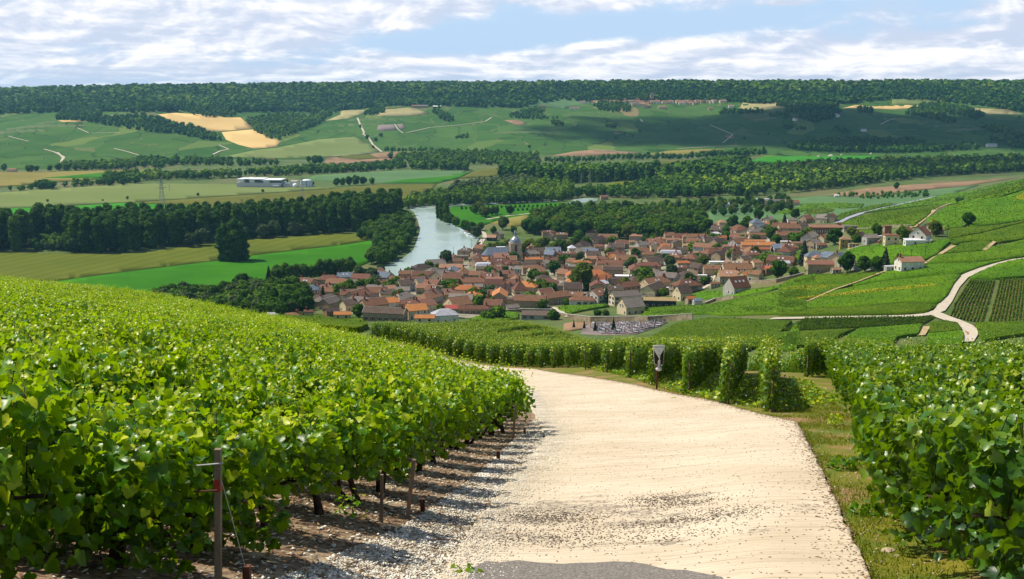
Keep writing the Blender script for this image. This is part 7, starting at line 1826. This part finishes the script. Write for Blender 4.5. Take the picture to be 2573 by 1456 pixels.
def church():
    (px, py), = ZB((440, 600)); p = at(px, py + 4, 0, 600); z = p.z
    root = empty('church', (p.x, p.y, z), R(8)); tag(root, 'stone church with square belfry, lead dome and slate nave', 'church')
    w = 5.0; hh = 15.5
    t = MB(); t.box(-w, -w, -3, w, w, hh); ob('tower', t.mesh('tower', M['churchstone']), root)
    c = MB()
    for zz, e in ((hh * .52, .25), (hh, .45)): c.box(-w - e, -w - e, zz, w + e, w + e, zz + .45)
    ob('cornice', c.mesh('cornice', M['mortar']), root)
    for fx, fy, rz in ((0, -1, 0), (-1, 0, -math.pi / 2), (1, 0, math.pi / 2)):
        for s in (0,):
            m = MB(); a = 1.15; pts = [(-a, 0), (a, 0)] + [(a * math.cos(k * math.pi / 8), 4.4 + a * 1.5 * math.sin(k * math.pi / 8)) for k in range(0, 9)]
            n = len(pts); m.poly([(X, -.06, Z) for X, Z in pts] + [(X, .2, Z) for X, Z in pts], [tuple(range(n)), tuple(range(2 * n - 1, n - 1, -1))] + [(i, n + i, n + (i + 1) % n, (i + 1) % n) for i in range(n)])
            f = ob('window', m.mesh('belfry_opening', M['glass']), root, (fx * w, fy * w, hh * .56), rz)
            l = MB()
            for k in range(6): l.box(-a, -.16, .5 + k * .8, a, -.05, .62 + k * .8)
            ob('louvres', l.mesh('louvres', M['shut_d']), f)
    d = MB().lathe([(w * 1.05, 0), (w * 1.0, .5), (w * .98, 1.4), (w * .88, 2.7), (w * .66, 3.9), (w * .42, 4.8), (w * .30, 5.6)], 16)
    dm = ob('dome', d.mesh('dome', M['lead'], True), root, (0, 0, hh + .45))
    ob('lantern', MB().lathe([(1.35, 0), (1.25, .3), (1.0, .5), (1.0, 3.0), (1.35, 3.2), (1.25, 3.5)], 8).mesh('lantern', M['lead']), dm, (0, 0, 5.5))
    ob('finial', MB().lathe([(1.25, 0), (.95, .8), (.45, 1.5), (.16, 2.0), (.09, 3.8)], 8).mesh('finial', M['lead']), dm, (0, 0, 9.0))
    # nave and apse to the left
    nl, nw, nh = 20.0, 5.6, 5.6; x1 = -w + .5; x0 = x1 - nl
    n_ = MB(); n_.box(x0, -nw, -3, x1, nw, nh); n_.lathe([(nw, -3), (nw, nh)], 8, (x0, 0, 0)); ob('nave', n_.mesh('nave', M['churchstone']), root)
    r = MB(); e = .4; rh = 6.6
    r.poly([(x0, -nw - e, nh), (x1, -nw - e, nh), (x1, nw + e, nh), (x0, nw + e, nh), (x0, 0, nh + rh), (x1, 0, nh + rh)], [(0, 3, 2, 1), (0, 1, 5, 4), (2, 3, 4, 5), (1, 2, 5), (0, 4, 3)])
    ob('roof', r.mesh('roof', ROOF['slate'][0]), root)
    ap = MB(); k = 6; pts = [(x0 + (nw + e) * math.cos(math.pi / 2 + i * math.pi / k), (nw + e) * math.sin(math.pi / 2 + i * math.pi / k), nh) for i in range(k + 1)]
    ap.poly(pts + [(x0, 0, nh + rh)], [(i, i + 1, k + 1) for i in range(k)]); ob('apse_roof', ap.mesh('apse_roof', ROOF['slate'][0]), root)
    for i in range(3): put_window('n', root, x0 + 3.5 + i * 5.5, -nw, 1.6, 0, 700, 1.6)
    HOUSES.append(dict(o=root, px=px, py=py, roof='', wall='', kind='', label='x', cat='church', name='church', x=p.x, y=p.y, r=14, L=20))


church()
(q,) = ZB((320, 470)); p = at(*q, 5, 600)
house(p.x, p.y, 18, 9, 5.5, R(6), 'white', 'white', 'gable', pitch=.3, chim=0, win=None, ridge=False, label='white roof showing just behind the church nave')

# ------------------------------------------------------------------ hillside village far away
rv = random.Random(5)
FARV = [ZI((rv.uniform(x0, x1), y)) [0] for x0, x1, y, n in [(920, 1080, 214, 7), (1080, 1200, 205, 6), (1120, 1180, 186, 3), (1180, 1400, 212, 12), (1300, 1420, 196, 6), (1400, 1700, 214, 16), (1480, 1600, 192, 5), (1380, 1500, 232, 5), (1480, 1520, 248, 3), (1620, 1680, 262, 2), (1700, 1860, 212, 9), (1800, 1980, 222, 6), (1880, 2130, 208, 12), (2190, 2240, 206, 2)] for _ in range(n)]
for px, py in FARV:
    p = at(px, py, 4, 2300)
    house(p.x, p.y, rv.uniform(13, 24), rv.uniform(10, 14), rv.uniform(5.5, 8), R(rv.choice([0, 0, 10, -15, 40, 85])), rv.choice(['rose', 'red', 'brown', 'rose', 'grey']), rv.choice(['cream', 'white', 'stone', 'cream']), 'gable', chim=0, win=None, ridge=False,
          label='tiny house in the hillside village below the far forest', name='distant_house')
    HOUSES[-1]['o']['group'] = 'houses of the hillside village'
p = at(*ZI((1555, 205))[0], 0, 2300); o = tag(empty('distant_church', tuple(p)), 'tiny church tower rising from the hillside village', 'church')
ob('tower', MB().box(-6, -6, -4, 6, 6, 22).mesh('tower', WALL['stone'][0]), o); ob('roof', MB().lathe([(9, 0), (4, 8), (.2, 13)], 4).mesh('roof', ROOF['grey'][0]), o, (0, 0, 22), .78); ob('nave', MB().box(-34, -8, -4, -6, 8, 12).mesh('nave', ROOF['brown'][0]), o)

# ------------------------------------------------------------------ labels for the houses that share a look
ZONES = [(900, 700, 'at the left end of the village'), (1080, 700, 'below the near river bend'), (1250, 700, 'in the rows left of the church'), (1400, 700, 'close by the church'), (1550, 700, 'right of the church'), (1700, 700, 'in the village middle'), (1850, 700, 'right of the village middle'), (2020, 700, 'at the right side of the village'), (2600, 700, 'in the right outskirts')]


def ordinal(i, n):
    if n == 1: return ''
    if i == 0: return 'leftmost '
    if i == n - 1: return 'rightmost '
    return ['', 'second ', 'third ', 'fourth ', 'fifth ', 'sixth ', 'seventh ', 'eighth ', 'ninth ', 'tenth ', 'eleventh ', 'twelfth '][min(i, 11)]


groups_ = {}
for h in HOUSES:
    if h['label']: continue
    z = next(zz for xm, _, zz in ZONES if h['px'] < xm)
    dep = 'front rows' if h['py'] > 725 else ('middle rows' if h['py'] > 665 else 'back rows')
    groups_.setdefault((h['roof'], h['kind'], z, dep), []).append(h)
seen = {}
for (rw, kd, z, dep), hs_ in groups_.items():
    hs_.sort(key=lambda q: q['px'])
    for i, h in enumerate(hs_):
        h['o']['label'] = f"{ordinal(i, len(hs_))}{rw} {KW[kd]} house {z}, {dep}".replace('  ', ' ')
for h in HOUSES:
    if h['name'] == 'house' and h['o'].get('group') is None: h['o']['group'] = 'houses of the village'
# ------------------------------------------------------------------ village floor, walls, cemetery
M['yard'] = mat_noise('village_ground', (0.20, 0.165, 0.115), (0.075, 0.11, 0.03), 0.07, 0.95, 6, c2=(0.30, 0.26, 0.20), scale2=0.03)
tag(drape('village_ground', VILLAGE, 0.2, M['yard'], skip=2), kind='structure')
ZM = CROP(2000, 1060, 5.718)
M['oldwall'] = mat_noise('old_wall', (.20, .15, .085), (.30, .235, .14), .6, .95, 6, c2=(.36, .30, .20), scale2=.2, bump_s=.4, bump_d=.1)
M['concrete_wall'] = mat_noise('concrete_wall', (.38, .36, .33), (.48, .46, .42), .4, .9, 5)


def wall_line(pts, h, thick, mat, label, dmin=380, cope=True):
    P = [at(px, py, 0, dmin) for px, py in dens_px(pts, 12, False)]
    c = P[len(P) // 2]
    root = empty('stone_wall', tuple(c)); tag(root, label, 'wall')
    w = MB(); k = MB()
    for a, b_ in zip(P, P[1:]):
        d = Vector((b_.x - a.x, b_.y - a.y)); n = Vector((-d.y, d.x)).normalized() * thick / 2
        for m, z0, z1, e in ((w, -1, h, 1), (k, h, h + .18, 1.35)):
            q = [(a.x - n.x * e, a.y - n.y * e, a.z), (b_.x - n.x * e, b_.y - n.y * e, b_.z), (b_.x + n.x * e, b_.y + n.y * e, b_.z), (a.x + n.x * e, a.y + n.y * e, a.z)]
            q = [(x - c.x, y - c.y, z - c.z) for x, y, z in q]
            m.poly([(x, y, z + z0) for x, y, z in q] + [(x, y, z + z1) for x, y, z in q], [(0, 3, 2, 1), (4, 5, 6, 7), (0, 1, 5, 4), (1, 2, 6, 5), (2, 3, 7, 6), (3, 0, 4, 7)])
    ob('wall', w.mesh('wall', mat), root)
    if cope: ob('coping', k.mesh('coping', M['oldwall'] if mat is not M['oldwall'] else M['concrete_wall']), root)


wall_line(ZM((40, 400), (500, 455), (900, 452), (1400, 450), (1660, 455), (2150, 425), (2560, 400)), 2.9, .5, M['oldwall'], 'long old stone wall behind the cemetery')
wall_line(ZB((900, 1290), (1000, 1330), (1150, 1365)), 1.8, .4, M['oldwall'], 'low wall beside the village lane left of the cemetery'); wall_line(ZB((0, 1320), (300, 1300), (560, 1285), (920, 1290)), 1.8, .4, M['oldwall'], 'garden wall along the village front above the vines')
wall_line(ZD((650, 640), (840, 640)), 3.6, .4, M['concrete_wall'], 'blank concrete yard wall beside the white gable'); wall_line(ZC((1440, 1005), (1800, 985), (2150, 900)), 2.0, .4, M['oldwall'], 'old wall along the upper edge of the vineyard'); wall_line(ZC((880, 1270), (1010, 1215), (1250, 1185)), 1.5, .4, M['oldwall'], 'dark garden wall between the vineyards and the sheds')
wall_line(ZD((580, 292), (800, 285), (960, 262), (1180, 258)), 1.4, .5, M['oldwall'], 'long low wall along the upper right vineyard')
field('cemetery_ground', ZM((420, 490), (900, 462), (2060, 455), (1900, 545), (1600, 640), (1450, 700), (1100, 720), (600, 720), (300, 700), (350, 540)), 'purple', 0.25, 0.2, 380)
field('sandy_yard', ZM((-40, 490), (200, 450), (540, 470), (420, 520), (330, 600), (100, 640), (-60, 640)), 'dirt_yard' if 'dirt_yard' in M else 'soil', 0.3, 0.2, 380)
GR = []
for nm, c in (('white_marble', (.50, .49, .48)), ('grey_granite', (.20, .20, .22)), ('brown_granite', (.16, .11, .09)), ('rose_granite', (.28, .17, .15)), ('black_granite', (.05, .05, .055))):
    mt = mat_plain(nm, c, .35, .5); m = MB(); m.box(-1.0, -.45, -.3, 1.0, .45, .45); m.box(.80, -.45, .45, 1.0, .45, 1.25); GR.append(m.mesh('gravestone', mt))
    m = MB(); m.box(-1.0, -.5, -.3, 1.0, .5, .35); m.box(.84, -.08, .35, 1.0, .08, 1.5); m.box(.84, -.35, .95, 1.0, .35, 1.12); GR.append(m.mesh('gravestone', mt))
cem = land_poly(ZM((560, 480), (900, 468), (2030, 462), (1880, 540), (1600, 630), (1450, 690), (1100, 715), (660, 700), (480, 600)), 380, 8)
rg = random.Random(8)
cx0, cy0 = min(p[0] for p in cem), min(p[1] for p in cem); n_g = 0
sx_ = 0
pts_g = []
for i in range(60):
    for j in range(90):
        x = cx0 + i * 2.5; y = cy0 + j * 1.75 + (rg.random() - .5) * .5
        pts_g.append((x + (rg.random() - .5) * .4, y))
PG = np.array(pts_g); PG = PG[inside(cem, PG[:, 0], PG[:, 1])]
rg.shuffle(PG_ := list(map(tuple, PG)))
for x, y in PG_[:290]:
    o = ob('gravestone', rg.choice(GR), None, (x, y, h1(x, y) + .2), rg.choice([0, 0, .1, -.1, 3.14]), (rg.uniform(.8, 1.25), rg.uniform(.8, 1.3), rg.uniform(.7, 1.5)))
    tag(o, 'small gravestone among the crowded graves of the walled cemetery', 'gravestone', 'gravestones of the cemetery')
for (q,), h, lab in [(ZM((590, 640)), 4.5, 'dark clipped yew in the cemetery, left'), (ZM((960, 640)), 5.5, 'narrow dark cypress in the cemetery, right'), (ZM((370, 590)), 3.5, 'small dark yew at the cemetery gate'), (ZM((160, 570)), 3.5, 'dark bush at the sandy yard by the cemetery')]:
    tree_px('conifer', q[0], q[1], h * 1.15, lab, None, .75, dmin=380, name='yew_tree')

# ------------------------------------------------------------------ poles, lamps, pylons
M['polewood'] = mat_plain('pole_wood', (.075, .062, .05), .9); M['polegrey'] = mat_plain('pole_concrete', (.30, .29, .27), .8)


def pole(pts, label, dmin=350, lamp=False, arm=True):
    (px, top), (_, bot) = pts; p = at(px, bot, 0, dmin); h = (bot - top) * mpp(p.y) / CT
    root = empty('utility_pole' if not lamp else 'street_lamp', tuple(p)); tag(root, label, 'pole' if not lamp else 'street lamp')
    ob('shaft', MB().bar((0, 0, -1), (0, 0, h), .17, .11, 7).mesh('shaft', M['polewood'] if not lamp else M['polegrey']), root)
    if lamp:
        ob('arm', MB().bar((0, 0, h - .1), (-1.1, 0, h + .35), .06, n=5).mesh('arm', M['polegrey']), root); ob('lamp_head', MB().box(-1.6, -.16, h + .28, -1.0, .16, h + .46).mesh('lamp_head', M['sign_white']), root)
    elif arm:
        ob('cross_arm', MB().box(-.9, -.07, h - .7, .9, .07, h - .5).mesh('cross_arm', M['polewood']), root)
        for x in (-.75, 0, .75): ob('insulator', MB().lathe([(.07, 0), (.1, .12), (.05, .28)], 6).mesh('insulator', M['glass']), root, (x, 0, h - .5))


pole(ZB((1088, 1150), (1088, 1350)), 'dark pole before the small vineyard plot left of the bungalow'); pole(ZB((1465, 1140), (1465, 1310)), 'dark pole before the white bungalow, right end')
pole(ZC((605, 1130), (605, 1400)), 'tall dark pole standing over the cemetery wall', arm=False); pole(ZC((760, 930), (760, 1070)), 'pale street lamp beside the small lane', lamp=True); pole(ZC((978, 760), (978, 1000)), 'dark pole before the plain russet barn roof')
pole(ZD((950, 498), (950, 655)), 'pole beside the thin conifer near the white walled house'); pole(ZD((1175, 450), (1175, 615)), 'pole in front of the white walled house'); pole(ZD((1305, 420), (1305, 525)), 'pole on the slope right of the white walled house'); pole(ZD((1500, 240), (1500, 360)), 'pole at the right of the gabled villa'); pole(ZD((1630, 158), (1630, 275)), 'pole beside the lone tree on the slope'); pole(ZD((1568, 78), (1568, 190)), 'highest pole on the vineyard slope')
pole(ZA((1415, 300), (1415, 420)), 'tall pole left of the round riverside tree', 500, arm=False); pole(ZA((1553, 235), (1553, 375)), 'tall pole right of the round riverside tree', 500, arm=False); pole(ZA((1712, 165), (1712, 270)), 'pole on the river quay', 500); pole(ZA((1815, 120), (1815, 225)), 'pole beside the white riverside lane', 600); pole(ZA((1517, 390), (1517, 460)), 'short pole among the roofs below the quay', 500)
pole(ZB((1847, 1015), (1847, 1100)), 'short mast on the roof line of the cream barn', arm=False); pole(ZA((530, 520), (530, 570)), 'small pole behind the russet hall', 400) if False else None
pole(ZM((2380, 40), (2380, 320)), 'lamp bearing pole by the pale gable above the wall', lamp=True) if False else None


def pylon(px, top, bot, label, dmin=1000):
    p = at(px, bot, 0, dmin); h = (bot - top) * mpp(p.y) / CT; root = empty('pylon', tuple(p), random.uniform(.5, .9)); tag(root, label, 'pylon')
    M.setdefault('pylon', mat_plain('pylon_steel', (.20, .21, .21), .6))
    w0 = h * .085; w1 = h * .02; r = .16 * h / 40
    m = MB(); L = 9
    for sx in (-1, 1):
        for sy in (-1, 1): m.bar((sx * w0, sy * w0, -1), (sx * w1, sy * w1, h * .97), r * 1.3, r, 4)
    ob('leg_frame', m.mesh('leg_frame', M['pylon']), root)
    m = MB()
    for k in range(L):
        a, b_ = k / L, (k + 1) / L; wa, wb = w0 + (w1 - w0) * a, w0 + (w1 - w0) * b_
        for sx, sy, tx, ty in ((-1, -1, 1, -1), (1, -1, 1, 1), (1, 1, -1, 1), (-1, 1, -1, -1)):
            m.bar((sx * wa, sy * wa, h * .97 * a), (tx * wb, ty * wb, h * .97 * b_), r * .7, n=3); m.bar((tx * wa, ty * wa, h * .97 * a), (sx * wb, sy * wb, h * .97 * b_), r * .7, n=3)
    ob('bracing', m.mesh('bracing', M['pylon']), root)
    for z, l in ((.72, .17), (.84, .13), (.95, .09)):
        m = MB()
        for s in (-1, 1): m.bar((0, -w1, h * z), (s * h * l, 0, h * z + .3), r); m.bar((0, w1, h * z + h * .03), (s * h * l, 0, h * z + .3), r * .8)
        ob('cross_arm', m.mesh('cross_arm', M['pylon']), root)


pylon(409, 450, 534, 'tall lattice pylon over the bright green field on the left'); pylon(760, 448, 509, 'lattice pylon in front of the white storage tank'); pylon(609, 500, 545, 'lattice pylon rising behind the poplar wood'); pylon(426, 463, 480, 'tiny distant pylon right of the tall left one'); pylon(1482, 431, 470, 'lattice pylon in the clearing beyond the river bend'); pylon(1460, 436, 462, 'fainter pylon left of the one in the clearing')

# ------------------------------------------------------------------ works building, tank, dome
M['works'] = mat_plain('works_wall', (.50, .49, .46), .7); M['works_dark'] = mat_plain('works_glazing', (.12, .15, .15), .3); M['works_white'] = mat_plain('works_white', (.74, .76, .78), .5); M['tank'] = mat_noise('tank_steel', (.52, .58, .64), (.62, .67, .72), .3, .4, 4, spec=.5)
ZN = CROP(780, 600, 4.15)


def works():
    p = at(*ZN((560, 262))[0], 0, 1000); k = mpp(p.y) / (4.15 * 1.40653); W = 664 * k; rz = -.08
    root = empty('factory', tuple(p), rz); tag(root, 'long white factory hall with roof lanterns in the valley fields', 'factory')
    h = 66 * k
    ob('wall', MB().box(-W / 2, 0, -2, W / 2, 34, h).mesh('wall', M['works']), root)
    for x0, x1 in ((-322, -225), (-150, -75), (60, 150)): ob('roof_block', MB().box(x0 * k, 3, h, x1 * k, 24, h + 42 * k).mesh('roof_block', M['works_white']), root)
    for x0, x1 in ((-225, -150), (-75, 60), (150, 320)): ob('glazing', MB().box(x0 * k, 5, h, x1 * k, 24, h + 34 * k).mesh('glazing', M['works_dark']), root)
    for x0, x1, z in ((-325, -215, 44), (-215, -145, 50), (-145, 60, 46), (40, 332, 36)): ob('roof', MB().box(x0 * k, -1, h + z * k, x1 * k, 30, h + z * k + 1.2).mesh('roof', M['works_white']), root)
    q = at(*ZN((985, 262))[0], 0, 1000); e = empty('works_block', tuple(q)); tag(e, 'low pale works block between the hall and the tank', 'building'); ob('wall', MB().box(-70 * k, 0, -2, 36 * k, 14, 52 * k).mesh('wall', M['works']), e); ob('upper_block', MB().box(36 * k, 0, -2, 130 * k, 12, 92 * k).mesh('upper_block', M['works']), e); ob('roof', MB().box(-76 * k, -1, 52 * k, 30 * k, 15, 58 * k).mesh('roof', M['works_dark']), e)
    t = at(*ZN((1240, 262))[0], 0, 1000); e = empty('storage_tank', tuple(t)); tag(e, 'big pale blue cylindrical storage tank beside the factory', 'tank'); r = 90 * k
    ob('shell', MB().lathe([(r, -1), (r, 92 * k)], 28).mesh('shell', M['tank'], False), e, (0, r, 0)); ob('roof', MB().lathe([(r * 1.01, 92 * k), (r * .7, 104 * k), (.2, 114 * k)], 28).mesh('roof', M['works_white'], True), e, (0, r, 0)); ob('ladder', MB().box(-.5, -.4, 0, .5, 0, 92 * k).mesh('ladder', M['works_dark']), e, (r * .2, .1, 0))
    t = at(*ZN((1087, 268))[0], 0, 1000); r = 38 * k; e = empty('gas_dome', tuple(t)); tag(e, 'small white spherical dome left of the storage tank', 'dome'); ob('dome', MB().lathe([(r * math.cos(a), r * .7 + r * math.sin(a)) for a in np.linspace(-.7, 1.55, 9)], 18).mesh('dome', M['works_white'], True), e, (0, r, 0)); ob('base', MB().lathe([(r * .8, -1), (r * .8, r * .25)], 16).mesh('base', M['works']), e, (0, r, 0))
    t = at(*ZN((822, 262))[0], 0, 1000); e = empty('white_shed', tuple(t)); tag(e, 'little white shed before the right end of the factory', 'shed'); ob('wall', MB().box(-42 * k, -6, -1, 42 * k, 0, 20 * k).mesh('wall', M['works_dark']), e); ob('roof', MB().box(-46 * k, -6.5, 20 * k, 46 * k, .5, 36 * k).mesh('roof', M['works_white']), e)


works()
for px, py, w_, lab in [(1005, 627, 34, 'low white spoil heap in the quarry right of the poplars'), (1090, 622, 14, 'small white heap in the quarry'), (905, 634, 18, 'tiny white heap left in the quarry'), (1330, 613, 16, 'white heap at the right end of the quarry')]:
    (q,) = ZH((px, py)); p = at(*q, 0, 1400); k = mpp(p.y) / (2.2994 * 1.40653)
    tag(ob('spoil_heap', MB().lathe([(w_ * k, -.5), (w_ * .5 * k, 9 * k), (.3, 15 * k)], 9).mesh('spoil_heap', M['chalk'], True), None, tuple(p)), lab, 'heap')

# ------------------------------------------------------------------ boats and vehicles
def boat(Z, zx, zy, L, rz, label, col):
    (q,) = Z((zx, zy)); p = at(*q, 0, 700); root = empty('boat', (p.x, p.y, -149.45), rz); tag(root, label, 'boat', 'boats at the river bank')
    m = MB(); w = L * .16; pts = [(-L / 2, -w), (L * .25, -w), (L / 2, 0), (L * .25, w), (-L / 2, w)]; n = 5
    m.poly([(x * .95, y * .85, -.5) for x, y in pts] + [(x, y, .9) for x, y in pts], [tuple(range(n - 1, -1, -1)), tuple(range(n, 2 * n))] + [(i, (i + 1) % n, n + (i + 1) % n, n + i) for i in range(n)]); ob('hull', m.mesh('hull', M['works_white']), root)
    c = ob('cabin', MB().box(-L * .35, -w * .75, .9, L * .15, w * .75, 2.3).mesh('cabin', M['works_white']), root)
    ob('window_band', MB().box(-L * .33, -w * .75 - .03, 1.4, L * .13, w * .75 + .03, 1.95).mesh('window_band', M['glass']), c); ob('canopy', MB().box(-L * .42, -w * .85, 2.3, L * .05, w * .85, 2.5).mesh('canopy', col), c)


boat(ZF, 1062, 800, 10, 1.9, 'white moored boat with a red canopy on the right bank', M['red_paint']); boat(ZF, 1090, 838, 9, 2.0, 'white moored boat in front of the red canopied one', M['works_white']); boat(ZF, 1140, 852, 6, 2.4, 'small dark edged boat behind the two white ones', M['shut_b']); boat(ZF, 1020, 1085, 7, .3, 'low skiff at the village quay', M['shut_d'])
CARP = {}


def car(Z, zx, zy, rz, colname, col, label, dmin=350, van=False):
    (q,) = Z((zx, zy)); p = at(*q, 0, dmin); root = empty('van' if van else 'car', (p.x, p.y, p.z + .65), rz); tag(root, label, 'van' if van else 'car')
    mt = M.setdefault('car_' + colname, mat_plain('car_paint_' + colname, col, .25, .6))
    b_ = MB(); hh = 1.9 if van else 1.0
    prof = [(-2.1, .35), (-2.1, .95), (-1.2, 1.0), (.9, 1.0), (2.0, .85), (2.15, .4)] if not van else [(-2.4, .4), (-2.4, 2.1), (1.2, 2.1), (1.9, 1.3), (2.4, 1.15), (2.4, .4)]
    n = len(prof); b_.poly([(x, -.85, z) for x, z in prof] + [(x, .85, z) for x, z in prof], [tuple(range(n)), tuple(range(2 * n - 1, n - 1, -1))] + [(i, n + i, n + (i + 1) % n, (i + 1) % n) for i in range(n)]); ob('body', b_.mesh('body', mt), root)
    if not van:
        c = MB(); c.poly([(-1.7, -.8, .98), (1.1, -.8, .98), (.5, -.65, 1.45), (-1.2, -.65, 1.45), (-1.7, .8, .98), (1.1, .8, .98), (.5, .65, 1.45), (-1.2, .65, 1.45)], [(0, 1, 2, 3), (7, 6, 5, 4), (1, 5, 6, 2), (4, 0, 3, 7), (3, 2, 6, 7)]); ob('glasshouse', c.mesh('glasshouse', M['glass']), root); ob('roof', MB().box(-1.2, -.66, 1.45, .5, .66, 1.5).mesh('roof', mt), root)
    else: ob('windscreen', MB().poly([(1.25, -.75, 2.05), (1.25, .75, 2.05), (1.93, .75, 1.35), (1.93, -.75, 1.35)], [(0, 1, 2, 3)]).mesh('windscreen', M['glass']), root)
    for x in (-1.35, 1.35):
        for y in (-.8, .8): ob('wheel', MB().bar((x, y - .1, .33), (x, y + .1, .33), .33, n=10).mesh('wheel', M['sign_black']), root)


car(ZD, 908, 375, .4, 'white', (.7, .7, .7), 'white van parked beside the tall cream house on the slope', 450, True); car(ZD, 895, 410, .9, 'red', (.35, .04, .03), 'red car parked below the white van', 450); car(ZD, 1210, 36, .3, 'white', (.7, .7, .7), 'white car driving on the grey road to the right', 760); car(ZD, 1035, 64, .3, 'white', (.7, .7, .7), 'white vehicle farther left on the grey road', 760)
car(ZD, 485, 216, .2, 'silver', (.45, .46, .48), 'silver car parked by the brick row house end', 600); car(ZD, 518, 210, .2, 'blue', (.06, .10, .22), 'dark blue car parked by the brick row house end', 600); car(ZC, 385, 765, .8, 'white', (.7, .7, .7), 'white van between roofs in the right half of the village', 450, True); car(ZC, 820, 1088, .2, 'silver', (.45, .46, .48), 'silver car on the little lane by the steep roofed house', 400); car(ZC, 775, 1252, -.1, 'white', (.7, .7, .7), 'white car before the small slate shed', 400); car(ZD, 515, 430, .1, 'green', (.03, .08, .06), 'dark green car below the ochre house', 500)
road('village_lane', ZC((700, 1108), (820, 1080), (930, 1020), (960, 960), (985, 900)), 3.5, 0.5, M['chalk'], 380)
road('village_lane', ZB((860, 1225), (950, 1240), (1020, 1290), (1130, 1360)), 3.5, 0.5, M['chalk'], 380)
road('quay_path', ZA((1660, 300), (1700, 285), (1740, 250), (1790, 200)), 3, 0.6, M['chalk'], 600)

# ------------------------------------------------------------------ the air
def haze():
    m = bpy.data.materials.new('haze'); m.use_nodes = True; n_ = m.node_tree; n_.nodes.clear()
    v = n_.nodes.new('ShaderNodeVolumePrincipled'); v.inputs['Color'].default_value = HAZE_COL; v.inputs['Density'].default_value = HAZE_DENS; v.inputs['Anisotropy'].default_value = 0.2
    out = n_.nodes.new('ShaderNodeOutputMaterial'); n_.links.new(v.outputs[0], out.inputs['Volume'])
    me = MB().box(-25000, -400, -170, 25000, 8600, 75).mesh('haze', m)
    tag(ob('haze', me), kind='stuff')


def cloud(cx, cy, rx, ry, seed, n, zc=1250, label=''):
    """unseen cloud added between sun and land to cast its shadow"""
    r = random.Random(seed); lob = []
    for i in range(n):
        a = r.uniform(0, 6.28); q = r.random() ** .62; s = r.uniform(.22, .42) * min(rx, ry) * (1.25 - q * .85)
        lob.append((math.cos(a) * q * rx, math.sin(a) * q * ry, r.uniform(-20, 50) * (1 - q), s * 1.3, s, s * .45))
    V, F = lobe_core(lob, 1.0)
    tag(ob('cloud', mesh_np('cloud', V, F, M['cloud'], smooth=True), None, (cx, cy, zc)), label, 'cloud')


def shade_cloud():
    m, b = new_mat('shade_cloud')
    d = b.n('ShaderNodeBsdfDiffuse'); d.inputs[0].default_value = (.85, .85, .87, 1); t = b.n('ShaderNodeBsdfTransparent')
    x = b.n('ShaderNodeMixShader'); x.inputs[0].default_value = .20; b.l(t.outputs[0], x.inputs[1]); b.l(d.outputs[0], x.inputs[2])
    out = b.n('ShaderNodeOutputMaterial'); b.l(x.outputs[0], out.inputs[0])
    return m


M['cloud'] = shade_cloud()  # see-through clouds, added out of view to throw a soft shadow
def shade_at(px, py, zc, dmin):
    p = at(px, py, 0, dmin); t = (zc - p.z) / SUN_DIR.z
    return p.x + SUN_DIR.x * t, p.y + SUN_DIR.y * t


for px, py, rx, ry, sd, n, lab in [(2240, 330, 1000, 430, 1, 420, 'broad unseen cloud added overhead to shade the far right hillside'), (2330, 425, 460, 260, 2, 70, 'unseen cloud added overhead to shade the woods at the right'), (1560, 345, 380, 150, 3, 40, 'small unseen cloud added overhead to shade the middle hillside')]:
    cx, cy = shade_at(px, py, 1250, 1300); cloud(cx, cy, rx, ry, sd, n, 1250, lab)
HAZE_COL = (0.30, 0.68, 1.0, 1); HAZE_DENS = 0.000038
haze()
print('objects', len(COL.objects), time.time() - T0)
print('done', time.time() - T0)
